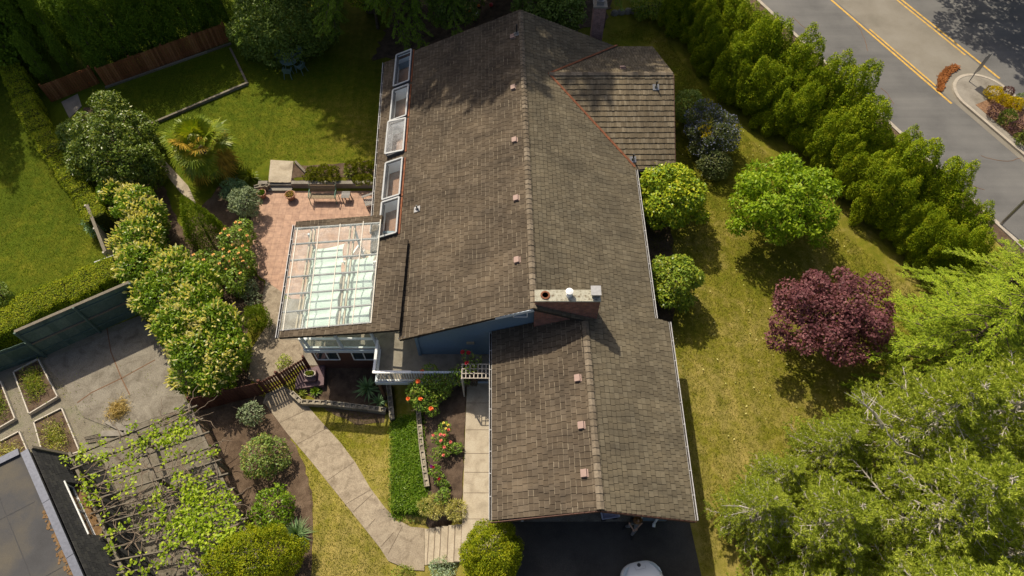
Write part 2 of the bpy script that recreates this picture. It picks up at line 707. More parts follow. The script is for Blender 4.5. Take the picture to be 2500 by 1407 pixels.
lawn_material()
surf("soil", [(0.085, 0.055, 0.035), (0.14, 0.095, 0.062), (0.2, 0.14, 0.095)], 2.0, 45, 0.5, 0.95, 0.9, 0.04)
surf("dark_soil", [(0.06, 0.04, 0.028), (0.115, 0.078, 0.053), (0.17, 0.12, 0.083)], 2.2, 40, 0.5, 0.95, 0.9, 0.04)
surf("gravel", [(0.19, 0.165, 0.12), (0.27, 0.24, 0.18), (0.2, 0.2, 0.115)], 1.2, 34, 0.5, 0.95, 0.9, 0.03)
surf("old_concrete", [(0.18, 0.16, 0.13), (0.26, 0.235, 0.195), (0.3, 0.275, 0.23)], 1.1, 26, 0.25, 0.9, 0.3, 0.01)
surf("pad_concrete", [(0.15, 0.128, 0.097), (0.25, 0.222, 0.175), (0.3, 0.27, 0.215)], 1.3, 24, 0.45, 0.95, 0.6, 0.02, dist=0.6)
surf("shaded_slab", [(0.10, 0.085, 0.062), (0.17, 0.148, 0.11), (0.21, 0.185, 0.145), (0.13, 0.09, 0.06)], 1.8, 26, 0.45, 0.95, 0.5, 0.015, dist=0.7)  # darker copy of the concrete, with the pergola's shade in its colour
surf("path_concrete", [(0.2, 0.16, 0.112), (0.305, 0.25, 0.18), (0.37, 0.31, 0.225)], 2.6, 20, 0.38, 0.92, 0.4, 0.012, dist=0.8)
surf("pale_concrete", [(0.3, 0.25, 0.18), (0.42, 0.355, 0.26), (0.47, 0.41, 0.31)], 2.0, 22, 0.25, 0.9, 0.3, 0.01, dist=0.5)
surf("asphalt", [(0.055, 0.051, 0.046), (0.078, 0.072, 0.064), (0.095, 0.088, 0.078)], 0.8, 40, 0.45, 0.95, 0.6, 0.015, 0.1)
surf("road_asphalt", [(0.115, 0.113, 0.11), (0.145, 0.142, 0.137), (0.165, 0.161, 0.153)], 0.4, 45, 0.22, 0.9, 0.3, 0.01)
mr = MATS["road_asphalt"]
nt_ = mr.node_tree
b_ = nt_.nodes["Principled BSDF"]
old = b_.inputs["Base Color"].links[0].from_socket
mp_ = nt_.nodes.new("ShaderNodeMapping")                  # tyre-worn bands along the lane
mp_.inputs["Rotation"].default_value = (0, 0, math.radians(63.8))
mp_.inputs["Scale"].default_value = (0.03, 0.75, 1)
nt_.links.new(pos(nt_), mp_.inputs[0])
nt_.links.new(mixc(nt_, old, ramp(nt_, [(0.8, 0.8, 0.8), (1.1, 1.09, 1.07)], contrast(nt_, noise(nt_, 1.0, 4, 0.6, mp_.outputs[0]), 0.32, 0.68)), 1.0, 'MULTIPLY'), b_.inputs["Base Color"])
surf("median_asphalt", [(0.18, 0.162, 0.13), (0.215, 0.194, 0.157), (0.24, 0.22, 0.182)], 0.6, 45, 0.22, 0.9, 0.3, 0.01)
surf("yellow_paint", [(0.4, 0.27, 0.09), (0.62, 0.38, 0.09), (0.7, 0.44, 0.11)], 4, 22, 0.4, 0.8, 0.1)
surf("kerb_concrete", [(0.33, 0.29, 0.23), (0.45, 0.4, 0.33)], 3, 50, 0.2, 0.85, 0.3, 0.006)
surf("mulch", [(0.16, 0.085, 0.05), (0.28, 0.16, 0.09), (0.36, 0.22, 0.13)], 5, 30, 0.5, 0.95, 0.9, 0.04)


def axis(a, b, fine0, fine1, st):
    v = [a]
    k = fine0
    x = a
    while x < fine0 - 8:
        x += max(2.0, (fine0 - x) * 0.35)
        v.append(min(x, fine0))
    x = fine0
    while x < fine1:
        v.append(x)
        x += st
    v.append(fine1)
    while x < b:
        x += max(2.0, (x - fine1) * 0.35 + 2)
        v.append(x)
    return np.array(sorted(set(v)))


gx = axis(-400, 400, -42, 34, 0.4)
gy = axis(-300, 500, -8, 60, 0.4)
X, Y = np.meshgrid(gx, gy)
Z = gz(X, Y)
nx, ny = len(gx), len(gy)
idx = np.arange(nx * ny).reshape(ny, nx)
q = np.stack([idx[:-1, :-1], idx[:-1, 1:], idx[1:, 1:], idx[1:, :-1]], -1).reshape(-1, 4)
me = bpy.data.meshes.new("ground")
me.vertices.add(nx * ny)
me.vertices.foreach_set("co", np.stack([X, Y, Z], -1).reshape(-1))
me.loops.add(q.size)
me.loops.foreach_set("vertex_index", q.reshape(-1))
me.polygons.add(len(q))
me.polygons.foreach_set("loop_start", np.arange(len(q)) * 4)
me.polygons.foreach_set("loop_total", np.full(len(q), 4))
me.update(calc_edges=True)
ground = link("ground", me, "lawn")
tag(ground, "green and straw yellow mown lawn around the house", None, None, 'structure')

# road east of the hedge: everything runs along RD
RA = Vector((19.34, 37.03, 0))
RD = (Vector((26.58, 22.32, 0)) - RA).normalized()
RN = Vector((-RD.y, RD.x, 0))               # towards the far side of the road
if RN.x < 0: RN = -RN


def rp(s, d, z=0.0):
    p = RA + RD * s + RN * d
    return Vector((p.x, p.y, z))


def strip(name, s0, s1, d0, d1, z, m, label, h=0.06):
    a = [rp(s0, d0), rp(s1, d0), rp(s1, d1), rp(s0, d1)]
    mb = MB().prism([(v.x, v.y) for v in a], z - h, z)
    o = mb.build(name, m)
    return tag(o, label, None, None, 'structure')


strip("road", -120, 120, 0.0, 19.0, 0.02, "road_asphalt", "grey asphalt two-lane road with a centre turning lane")
YL, YR = 4.35, 8.55
dl = (P(2115, 75, 0) - RA).dot(RN)
YL = dl
YR = (P(2440, 193, 0) - RA).dot(RN)
strip("road_centre_lane", -120, 120, YL + 0.2, YR - 0.2, 0.026, "median_asphalt", "paler worn asphalt of the centre turning lane")
s_end1 = (P(2320, 255, 0) - RA).dot(RD)
s_st1 = (P(2115, 75, 0) - RA).dot(RD)
s_end2 = (P(2440, 193, 0) - RA).dot(RD)
strip("road_line", -120, s_end1, YL - 0.07, YL + 0.07, 0.032, "yellow_paint", "solid yellow line on the near side of the centre lane", 0.012)
strip("road_line", s_st1, s_end1 - 1.6, YL + 0.2, YL + 0.32, 0.034, "yellow_paint", "short second yellow line beside the kerbed island", 0.012)
strip("road_line", -120, s_end2, YR - 0.07, YR + 0.07, 0.032, "yellow_paint", "solid yellow line on the far side of the centre lane", 0.012)
strip("road_line", -120, s_end2 - 2.6, YR - 0.36, YR - 0.24, 0.034, "yellow_paint", "second yellow line along the far side of the centre lane", 0.012)
strip("kerb", -120, 120, -0.22, 0.0, 0.13, "kerb_concrete", "pale concrete kerb between hedge and road", 0.2)
strip("verge", -120, 120, -1.0, -0.22, 0.05, "soil", "narrow bare verge behind the kerb under the hedge", 0.1)

# kerbed island in the centre lane: a bullet shape
HWD = 1.72
ic = (P(2362, 205, 0) - RA)
imid = (P(2335, 168, 0) - RA).dot(RN) * 0.5 + 0.5 * (P(2330, 240, 0) - RA).dot(RN)
imid = (YL + YR) / 2 + 0.05
tip = (P(2310, 205, 0) - RA).dot(RD)


def bullet(s0, half, off=0.0, s1=120):
    pts = []
    r = half - off
    for k in range(19):
        a = math.pi / 2 + math.pi * k / 18
        pts.append(rp(s0 + half * 1.15 + r * 1.15 * math.cos(a), imid + r * math.sin(a)))
    return [(p.x, p.y) for p in pts] + [(v.x, v.y) for v in (rp(s1, imid - r), rp(s1, imid + r))]


bo, bi = bullet(tip - 0.1, HWD), bullet(tip - 0.1, HWD, 0.17)
mb = MB()
n = len(bo)
vs = [(p[0], p[1], 0.0) for p in bo] + [(p[0], p[1], 0.15) for p in bo] + [(p[0], p[1], 0.155) for p in bi] + [(p[0], p[1], 0.0) for p in bi]
fs = []
for i in range(n):
    j = (i + 1) % n
    for k in range(3):
        fs.append((k * n + i, k * n + j, (k + 1) * n + j, (k + 1) * n + i))
mb.add(vs, fs)
tag(mb.build("island_kerb", "kerb_concrete"), "cream rounded kerb around the traffic island", None, None, 'structure')
tag(MB().prism(bullet(tip - 0.1, HWD, 0.172), 0.0, 0.135).build("island_pavement", "old_concrete"), "grey concrete top of the traffic island", None, None, 'structure')
sb = (P(2372, 245, 0.14) - RA).dot(RD) + 0.4
bb = [rp(sb, imid - 1.15), rp(120, imid - 1.15), rp(120, imid + 1.2), rp(sb, imid + 1.2)]
tag(MB().prism([(v.x, v.y) for v in bb], 0.1, 0.15).build("island_bed", "mulch"), "brown bark mulch bed on the traffic island", None, None, 'structure')

# driveway and concrete
sheet("driveway", [(-0.8, 6.72), (7.55, 6.72), (7.75, 4.5), (7.9, 0), (7.9, -12), (0.3, -12), (0.3, 3.5), (-0.3, 5.4)], "asphalt", 0.02, world=True, label="dark asphalt driveway in front of the garage")
ctrl = [(642, 985), (652, 964), (692, 944), (716, 954)][:1] + [(652, 992), (700, 1057), (760, 1127), (850, 1240), (928, 1338), (948, 1370), (1000, 1392), (1036, 1394), (1037, 1290), (1003, 1287), (968, 1268), (940, 1240), (904, 1192), (868, 1130), (832, 1082), (780, 1025), (738, 976), (716, 956), (692, 944), (650, 963)]
sheet("garden_path", ctrl, "path_concrete", 0.05, 0.12, label="weathered concrete path crossing the front lawn diagonally")
sheet("entrance_walk", [(-2.13, 13.0), (-0.85, 13.0), (-0.85, 6.7), (-0.45, 6.6), (-0.15, 5.6), (-0.9, 5.2), (-2.12, 5.1)], "pale_concrete", 0.045, 0.3, world=True, label="concrete walk along the garage wall")
# joints in the concrete are real grooves: thin dark strips laid proud by a millimetre
def joints(name, pairs, w, dz, m, label):
    mb = MB()
    for a, b in pairs:
        pa, pb = G(*a), G(*b)
        k = 5
        for i in range(k):
            q0, q1 = pa.lerp(pb, i / k), pa.lerp(pb, (i + 1) / k)
            q0.z = float(gz(q0.x, q0.y)) + dz
            q1.z = float(gz(q1.x, q1.y)) + dz
            mb.beam(q0, q1, w, 0.012)
    return tag(mb.build(name, m), label, None, None, 'structure')


plain("joint_dark", (0.15, 0.115, 0.08), 0.95)
joints("path_joints", [((684, 1033), (754, 1000)), ((724, 1087), (800, 1046)), ((800, 1174), (864, 1130)), ((843, 1233), (905, 1197)),
                       ((863, 1250), (911, 1207)), ((900, 1285), (938, 1243)), ((930, 1336), (962, 1300)), ((948, 1352), (983, 1286))], 0.025, 0.05, "joint_dark", "dark joints across the garden path")
mb = MB()
for y in (12.0, 10.7, 9.6, 8.75, 7.85, 6.75):
    mb.beam((-2.1, y, 0.046), (-0.9, y, 0.046), 0.022, 0.006)
tag(mb.build("walk_joints", "joint_dark"), "dark joints across the concrete walk", None, None, 'structure')

# steps from the walk down to the path
mb = MB()
xs = [-2.12, -2.42, -2.72, -3.05, -3.32, -3.6, -3.95]
for i in range(6):
    z1 = 0.045 - 0.17 * (i + 1)
    mb.box(((xs[i] + xs[i + 1]) / 2, 5.82, z1 - 0.6), (xs[i] - xs[i + 1] + 0.0, 1.5, 1.2))
st = empty("garden_steps", (-3, 5.8, -0.9), "six worn concrete steps dropping from the walk to the path", "steps")
mb.build("tread", "pale_concrete", st, bevel=0.012)
mb = MB()
for i in range(6):
    z1 = 0.045 - 0.17 * (i + 1)
    mb.box((xs[i] - 0.02, 5.82, z1 + 0.004), (0.035, 1.46, 0.008))
    mb.box((xs[i + 1] + 0.012, 5.82, z1 + 0.003), (0.012, 1.44, 0.006))
mb.build("tread_grime", "joint_dark", st)

# patio of red tiles and the concrete beside it
def tile_material():
    m, nt, b = new_mat("terracotta")
    p = pos(nt)
    br = nt.nodes.new("ShaderNodeTexBrick")
    br.offset = 0.0
    br.inputs["Scale"].default_value = 1.0
    br.inputs["Brick Width"].default_value = 0.42
    br.inputs["Row Height"].default_value = 0.42
    br.inputs["Mortar Size"].default_value = 0.012
    br.inputs["Color1"].default_value = (0.46, 0.295, 0.21, 1)
    br.inputs["Color2"].default_value = (0.38, 0.235, 0.165, 1)
    br.inputs["Mortar"].default_value = (0.3, 0.19, 0.13, 1)
    nt.links.new(p, br.inputs["Vector"])
    f = noise(nt, 3.5, 5, 0.65, p)
    c = mixc(nt, br.outputs["Color"], ramp(nt, [(0.62, 0.6, 0.6), (1.12, 1.1, 1.05)], contrast(nt, f, 0.3, 0.7)), 1.0, 'MULTIPLY')
    nt.links.new(c, b.inputs["Base Color"])
    b.inputs["Roughness"].default_value = 0.85
    bump(nt, b, br.outputs["Fac"], -0.4, 0.01)


tile_material()
sheet("patio", [(-15.0, 26.75), (-6.6, 26.75), (-6.6, 18.9), (-10.0, 18.9), (-12.1, 19.0), (-14.2, 20.5), (-15.4, 22.5), (-15.4, 25.0)], "terracotta", 0.03, world=True, label="sunlit terracotta tile patio behind the house")
sheet("concrete_walk", [(650, 682), (700, 682), (684, 800), (690, 830), (738, 832), (742, 885), (690, 925), (640, 942), (606, 925), (616, 850), (655, 790), (640, 730)], "path_concrete", 0.026, label="tan concrete walk between patio and brown fence")
sheet("concrete_walk", [(-12.9, 19.0), (-6.5, 18.9), (-6.5, 15.0), (-12.4, 15.0)], "pad_concrete", 0.024, world=True, label="shaded concrete floor under the raised deck")
sheet("concrete_slab", [(661, 392), (717, 395), (712, 448), (656, 446)], "pale_concrete", 0.05, label="square tan concrete slab between lawn and patio")
sheet("side_path", [(395, 385), (460, 455), (480, 500), (440, 470), (385, 400)], "pale_concrete", 0.03, label="tan side path between evergreen and palm")
sheet("far_path", [(150, 250), (190, 230), (200, 260), (170, 290)], "old_concrete", 0.03, label="grey concrete patch at the foot of the cedar fence")

# planting beds
sheet("soil_bed", [(482, 1005), (560, 975), (640, 968), (662, 1000), (720, 1085), (745, 1140), (760, 1200), (765, 1300), (755, 1420), (585, 1420), (560, 1300), (515, 1160), (480, 1080), (468, 1012)], "soil", 0.015, wob=0.06, label="brown soil bed along the brown fence")
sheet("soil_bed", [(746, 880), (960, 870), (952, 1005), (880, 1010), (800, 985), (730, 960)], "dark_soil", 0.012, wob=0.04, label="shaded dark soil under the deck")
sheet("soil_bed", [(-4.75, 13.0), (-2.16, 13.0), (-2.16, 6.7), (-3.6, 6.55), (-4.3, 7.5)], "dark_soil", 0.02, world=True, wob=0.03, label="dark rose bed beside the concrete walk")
sheet("soil_bed", [(600, 470), (650, 455), (655, 490), (620, 530), (618, 600), (600, 655), (645, 690), (652, 740), (600, 790), (560, 720), (470, 690), (400, 600), (480, 520), (540, 450)], "soil", 0.02, wob=0.08, label="planted soil bed left of the patio")
sheet("soil_bed", [(712, 400), (745, 405), (840, 400), (925, 390), (918, 455), (712, 452)], "soil", 0.014, wob=0.05, label="narrow soil bed behind the bench")
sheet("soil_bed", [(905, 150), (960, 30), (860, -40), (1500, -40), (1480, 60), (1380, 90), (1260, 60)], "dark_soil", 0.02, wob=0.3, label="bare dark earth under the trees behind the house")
sheet("soil_bed", [(780, 985), (945, 1010), (945, 1030), (880, 1040), (800, 1005)], "soil", 0.014, wob=0.06, label="worn bare ground below the block wall")
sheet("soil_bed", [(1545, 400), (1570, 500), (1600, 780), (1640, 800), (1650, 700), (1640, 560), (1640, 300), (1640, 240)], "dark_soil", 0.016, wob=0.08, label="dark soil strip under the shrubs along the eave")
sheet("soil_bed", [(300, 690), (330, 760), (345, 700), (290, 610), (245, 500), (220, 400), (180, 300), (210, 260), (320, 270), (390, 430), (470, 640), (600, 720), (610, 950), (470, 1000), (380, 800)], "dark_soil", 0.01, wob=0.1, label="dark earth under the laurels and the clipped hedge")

# neighbouring yard
sheet("gravel_yard", [(-60, 905), (112, 862), (345, 770), (400, 840), (470, 1010), (640, 1420), (-100, 1500)], "gravel", 0.03, label="weedy gravel yard of the neighbouring plot")
sheet("concrete_pad", [(103, 884), (240, 830), (345, 780), (380, 800), (402, 855), (455, 985), (430, 1005), (340, 1035), (270, 1045), (205, 1020), (160, 945)], "pad_concrete", 0.06, 0.08, label="stained grey concrete pad below the green fence")
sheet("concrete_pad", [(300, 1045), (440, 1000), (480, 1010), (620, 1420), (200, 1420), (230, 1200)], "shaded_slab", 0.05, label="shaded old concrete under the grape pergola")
plain("crack_rust", (0.16, 0.085, 0.045), 0.95)
joints("pad_cracks", [((262, 800), (272, 860)), ((272, 860), (298, 925)), ((298, 925), (318, 965)), ((298, 925), (380, 880)), ((298, 925), (225, 960)), ((225, 960), (190, 985))], 0.05, 0.06, "crack_rust", "rusty weed-filled cracks in the concrete pad")


# ------------------------------------------------------------ grass blades on the open lawns
def in_poly(x, y, poly):
    c = np.zeros(len(x), bool)
    n = len(poly)
    for i in range(n):
        (x0, y0), (x1, y1) = poly[i], poly[(i + 1) % n]
        hit = ((y0 > y) != (y1 > y)) & (x < (x1 - x0) * (y - y0) / (y1 - y0 + 1e-12) + x0)
        c ^= hit
    return c


def lawn_blades(name, label, polys, holes, dens, m, seed):
    g = np.random.default_rng(seed)
    Ps = []
    for pl in polys:
        w = [G(*q) for q in pl]
        xy = [(v.x, v.y) for v in w]
        x0, x1 = min(v[0] for v in xy), max(v[0] for v in xy)
        y0, y1 = min(v[1] for v in xy), max(v[1] for v in xy)
        k = int((x1 - x0) * (y1 - y0) * dens)
        x, y = g.uniform(x0, x1, k), g.uniform(y0, y1, k)
        ok = in_poly(x, y, xy)
        for h in holes:
            hw = [(v.x, v.y) for v in (G(*q) for q in h)]
            ok &= ~in_poly(x, y, hw)
        x, y = x[ok], y[ok]
        Ps.append(np.stack([x, y, gz(x, y)], 1))
    p = np.concatenate(Ps)
    k = len(p)
    d = np.array([0, 0, 0.75]) + g.normal(size=(k, 3)) * np.array([.6, .6, .2])
    o = link(name, leaf_mesh(name, p, d, g.normal(size=(k, 3)), 0.075 * g.uniform(.6, 1.5, k), 0.02), m)
    tag(o, label, None, None, "stuff")


LAWN_E = [(1655, 900), (1640, 800), (1575, 560), (1650, 260), (1600, 110), (1480, 90), (1600, 40), (1650, 130), (1765, 285), (1900, 400), (2075, 585), (2230, 710), (2300, 800), (2200, 1000), (1950, 1100), (1850, 1300), (1715, 1400), (1705, 1280)]
LAWN_F1 = [(745, 985), (945, 1020), (955, 1262), (968, 1268), (832, 1082)]
LAWN_F2 = [(720, 1085), (760, 1130), (928, 1340), (960, 1400), (765, 1420), (765, 1280), (748, 1150)]
LAWN_B = [(260, 230), (560, 115), (800, 130), (935, 150), (915, 400), (722, 392), (655, 388), (600, 440), (470, 440), (380, 320)]
LAWN_L = [(-40, 160), (0, 170), (90, 340), (150, 440), (215, 540), (280, 625), (240, 650), (100, 710), (-60, 790)]

rc_ = random.Random(6)
mb = MB()
for a in ((2150, 215), (2232, 316), (1935, 40), (2300, 420), (2395, 380), (2090, 60)):
    q = P(a[0], a[1], .027)
    ang = math.atan2(RD.y, RD.x) + rc_.uniform(-.25, .25)
    for k in range(rc_.randint(5, 9)):
        ang += rc_.uniform(-.35, .35)
        r = q + Vector((math.cos(ang), math.sin(ang), 0)) * .3
        mb.beam(q, r, .028, .006)
        q = r
tag(mb.build("road_cracks", "crack_rust"), "thin dark cracks in the road surface", None, None, 'structure')

# ------------------------------------------------------------ the house
class Slope:
    """roof plane through a level ridge A-B, falling by k per metre towards the side of `toward`"""

    def __init__(s, A, B, k, toward):
        s.A, s.B, s.k = Vector(A), Vector(B), k
        s.U = Vector((s.B.x - s.A.x, s.B.y - s.A.y, 0)).normalized()
        s.e = Vector((s.U.y, -s.U.x, 0))
        if s.e.dot(Vector(toward)) < 0: s.e = -s.e
        s.c = math.sqrt(1 + k * k)
        s.V = Vector((s.e.x, s.e.y, -k)).normalized()
        s.N = s.U.cross(s.V)
        if s.N.z < 0: s.N = -s.N
        s.L = (s.B - s.A).length

    def uv(s, x, y):
        d = Vector((x - s.A.x, y - s.A.y, 0))
        return (d.dot(s.U), d.dot(s.e) * s.c)

    def at(s, u, v, h=0.0):
        return s.A + s.U * u + s.V * v + s.N * h

    def z(s, x, y):
        return s.A.z - s.k * Vector((x - s.A.x, y - s.A.y, 0)).dot(s.e)

    def px(s, a, b):
        z = s.A.z - 1
        for _ in range(20):
            p = P(a, b, z)
            z = s.z(p.x, p.y)
        return s.uv(p.x, p.y)


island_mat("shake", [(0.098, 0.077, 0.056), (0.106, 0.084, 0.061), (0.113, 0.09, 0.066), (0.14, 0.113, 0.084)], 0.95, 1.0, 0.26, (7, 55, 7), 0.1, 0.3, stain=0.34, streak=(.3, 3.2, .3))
island_mat("shake_east_lit", [(0.125, 0.106, 0.074), (0.134, 0.114, 0.08), (0.141, 0.121, 0.085), (0.17, 0.147, 0.105)], 0.95, 1.0, 0.24, (7, 55, 7), 0.1, 0.3, stain=0.26, streak=(.3, 3.2, .3))  # same shakes; the east slope's light is put into this greyer, lighter colour
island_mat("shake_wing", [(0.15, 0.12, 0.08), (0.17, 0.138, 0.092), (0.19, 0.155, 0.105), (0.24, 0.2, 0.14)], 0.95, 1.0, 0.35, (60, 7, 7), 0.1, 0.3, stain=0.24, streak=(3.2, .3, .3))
island_mat("pale_edge", [(0.14, 0.11, 0.08), (0.19, 0.155, 0.11), (0.27, 0.225, 0.16)], 0.95, 9, 0.4, None, 0.1, 0.0)  # paler strip along the lower edge of the shakes
island_mat("ridge_shake", [(0.135, 0.108, 0.075), (0.185, 0.15, 0.108), (0.25, 0.205, 0.15)], 0.95, 8, 0.4, None, 0.1, 0.4)
plain("sheathing", (0.03, 0.024, 0.018), 0.95)
plain("blue_siding", (0.15, 0.215, 0.27), 0.6, var=0.06)
plain("white_paint", (0.78, 0.78, 0.76), 0.45, var=0.05)
plain("pale_blue_paint", (0.5, 0.56, 0.62), 0.5, var=0.06)
plain("grey_metal", (0.3, 0.3, 0.3), 0.4, 0.6, var=0.15)
plain("dark_metal", (0.03, 0.03, 0.032), 0.5, 0.2)
plain("rust_flashing", (0.22, 0.075, 0.03), 0.8, var=0.4, scale=6)
plain("vent_pink", (0.3, 0.2, 0.165), 0.6, var=0.08)
plain("brown_floor", (0.24, 0.125, 0.075), 0.6, var=0.25)
plain("inner_white", (0.82, 0.84, 0.84), 0.7, var=0.05)
plain("brown_wall", (0.10, 0.045, 0.03), 0.7, var=0.25)
plain("sash_paint", (0.4, 0.41, 0.41), 0.5, var=.1)
plain("bar_paint", (0.5, 0.46, 0.38), 0.5, var=.15)
plain("tan_wood", (0.45, 0.36, 0.24), 0.7, var=0.2)
plain("grey_frame", (0.115, 0.11, 0.115), 0.5, 0.2, var=0.15)
glass_mat("skylight_glass", (0.8, 0.88, 0.9), 0.035, 0.02, 0.3)
glass_mat("hazy_glass", (0.75, 0.76, 0.76), 0.22, 0.12)
glass_mat("roof_glass", (0.86, 0.96, 0.94), 0.13, 0.07)
m, nt, b = new_mat("window_glass")
b.inputs["Base Color"].default_value = (0.03, 0.045, 0.05, 1)
b.inputs["Roughness"].default_value = 0.05
b.inputs["Specular IOR Level"].default_value = 0.9
brick_mat("red_brick", (0.34, 0.13, 0.085), (0.24, 0.09, 0.065), (0.2, 0.16, 0.13))
brick_mat("pink_brick", (0.33, 0.17, 0.14), (0.26, 0.12, 0.10), (0.3, 0.26, 0.23))
surf("chimney_cap", [(0.1, 0.05, 0.02), (0.38, 0.36, 0.28), (0.5, 0.48, 0.38), (0.22, 0.2, 0.16)], 5.5, 50, 0.4, 0.95, 0.6, 0.02)

RS, RNn = (0.9, 14.05, 5.3), (0.48, 33.45, 5.3)
SE = Slope(RS, RNn, 0.45, (1, 0, 0))
SW = Slope(RS, RNn, 0.435, (-1, 0, 0))
gz_s, gz_n = SE.z(3.26, 6.12), SE.z(3.11, 14.45)
GW = Slope((3.26, 6.12, gz_s), (3.11, 14.45, gz_s), 0.45, (-1, 0, 0))
WS = Slope((1.98, 28.92, SE.z(1.98, 28.92)), (8.68, 28.95, SE.z(1.98, 28.92)), 0.44, (0, -1, 0))
WN = Slope(WS.A, WS.B, 0.44, (0, 1, 0))

house = empty("house", (0, 20, 0), "large house with weathered brown shake roofs in the middle of the garden", "house")
WX = {}


def roof_slope(sl, pieces, seed, m="shake", expo=0.22, width=0.265, parent=house, name="roof", thick=0.034, gap=0.019, cgap=0.0, worn=False):
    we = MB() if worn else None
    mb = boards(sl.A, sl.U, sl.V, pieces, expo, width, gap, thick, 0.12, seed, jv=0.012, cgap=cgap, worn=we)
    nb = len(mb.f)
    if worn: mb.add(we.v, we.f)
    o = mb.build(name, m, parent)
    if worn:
        o.data.materials.append(MATS["pale_edge"])
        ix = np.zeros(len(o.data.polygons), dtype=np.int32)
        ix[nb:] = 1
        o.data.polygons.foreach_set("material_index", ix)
    sh = MB()
    for p in pieces:
        p = ccw(list(p))
        n = len(p)
        vs = [sl.at(u, v, -0.012) for u, v in p] + [sl.at(u, v, -0.14) for u, v in p]
        sh.add(vs, [tuple(range(n)), tuple(range(n, 2 * n))[::-1]] + [(i, (i + 1) % n, n + (i + 1) % n, n + i) for i in range(n)])
    sh.build("roof_deck", "sheathing", o)
    return o


uvs = lambda sl, pts: [sl.uv(*p) for p in pts]
east_pieces = [uvs(SE, [(0.88, 15.0), (6.5, 15.0), (6.45, 24.06), (1.98, 28.92), (0.578, 28.92)]),
               uvs(SE, [(0.578, 28.92), (1.98, 28.92), (6.3, 33.5), (0.48, 33.45)]),
               uvs(SE, [(3.26, 6.1), (7.14, 6.1), (7.17, 14.98), (6.5, 15.0), (3.11, 15.0)]),
               uvs(SE, [(0.9, 14.05), (3.12, 14.05), (3.11, 15.0), (0.88, 15.0)])]
roof_e = roof_slope(SE, east_pieces, 3, "shake_east_lit", cgap=0.022)

# skylights measured on the west slope
SKY = []
for q in (((963, 216), (966, 141), (1001, 138)), ((954, 301), (958, 226), (998, 222)), ((946, 386), (950, 308), (993, 306)),
          ((943, 491), (946, 402), (988, 398)), ((938, 582), (942, 496), (983, 493))):
    a, b, c = (SW.px(*k) for k in q)
    SKY.append((a[0], b[0], c[1], (a[1] + b[1]) / 2))
v0 = sum(s[2] for s in SKY) / 5
v1 = sum(s[3] for s in SKY) / 5
uN = SW.L
eS = SW.uv(-5.06, 14.05)[1]
eA = SW.uv(-7.05, 19.2)[1]
eB = SW.uv(-7.75, 33.45)[1]
us = SW.uv(-5.2, 19.25)[0]
west = [[(0, 0), (us, 0), (us, eS), (0, eS)], [(us, 0), (uN, 0), (uN, v0), (us, v0)], [(us, v1), (uN, v1), (uN, eB), (us, eA)]]
cuts = [us] + [x for s in reversed(SKY) for x in (s[0], s[1])] + [uN]
for i in range(0, len(cuts), 2):
    if cuts[i + 1] > cuts[i] + 0.02:
        west.append([(cuts[i], v0), (cuts[i + 1], v0), (cuts[i + 1], v1), (cuts[i], v1)])
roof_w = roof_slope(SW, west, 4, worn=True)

gw_pieces = [uvs(GW, [(3.26, 6.1), (3.11, 14.45), (-0.92, 14.45), (-0.8, 6.15)])]
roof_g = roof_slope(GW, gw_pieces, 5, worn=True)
ws_pieces = [uvs(WS, [(1.98, 28.92), (8.68, 28.95), (8.6, 24.22), (6.45, 24.06)])]
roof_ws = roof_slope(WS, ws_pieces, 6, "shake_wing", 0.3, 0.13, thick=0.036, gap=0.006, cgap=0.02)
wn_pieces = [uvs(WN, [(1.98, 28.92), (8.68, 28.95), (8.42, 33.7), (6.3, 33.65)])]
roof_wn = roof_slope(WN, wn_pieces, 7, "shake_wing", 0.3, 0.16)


def ridge_caps(name, A, B, k1, k2, parent, step=0.29, w=0.135, seed=1, rise=0.05):
    rng = random.Random(seed)
    A, B = Vector(A), Vector(B)
    d = (B - A).normalized()
    s = Vector((d.y, -d.x, 0))
    n = int((B - A).length / step)
    mb = MB()
    for i in range(n):
        a = A + d * (i * step)
        e = A + d * ((i + 1) * step + 0.05)
        h0, h1 = rise + 0.045 * rng.uniform(0.8, 1.2), rise + 0.012
        ww = w * rng.uniform(0.93, 1.07)
        vs = []
        for p, h in ((a, h0), (e, h1)):
            vs += [p - s * ww + Vector((0, 0, h - k1 * ww)), p + Vector((0, 0, h)), p + s * ww + Vector((0, 0, h - k2 * ww))]
        vs += [v - Vector((0, 0, 0.05)) for v in vs]
        mb.add(vs, [(0, 1, 4, 3), (1, 2, 5, 4), (0, 6, 7, 1), (1, 7, 8, 2), (0, 3, 9, 6), (2, 8, 11, 5), (3, 4, 10, 9), (4, 5, 11, 10)])
    return mb.build(name, "ridge_shake", parent)


ridge_caps("ridge_cap", RS, RNn, 0.435, 0.45, roof_w, seed=1)
ridge_caps("ridge_cap", (3.26, 6.12, gz_s), (3.115, 14.2, gz_s), 0.45, 0.45, roof_g, seed=2)
ridge_caps("ridge_cap", WS.A, WS.B, 0.44, 0.44, roof_ws, 0.3, 0.13, 3)

# rusty valley flashings
for rf, a, b in ((roof_ws, WS.A, Vector((6.45, 24.06, SE.z(6.45, 24.06)))), (roof_wn, WS.A, Vector((6.3, 33.65, SE.z(6.3, 33.65))))):
    mb = MB()
    mb.beam(a + Vector((0, 0, 0.055)), b + Vector((0, 0, 0.055)), 0.12, 0.02)
    mb.build("valley_flashing", "rust_flashing", rf)


plain("gutter_paint", (0.5, 0.49, 0.48), 0.5, var=.15)


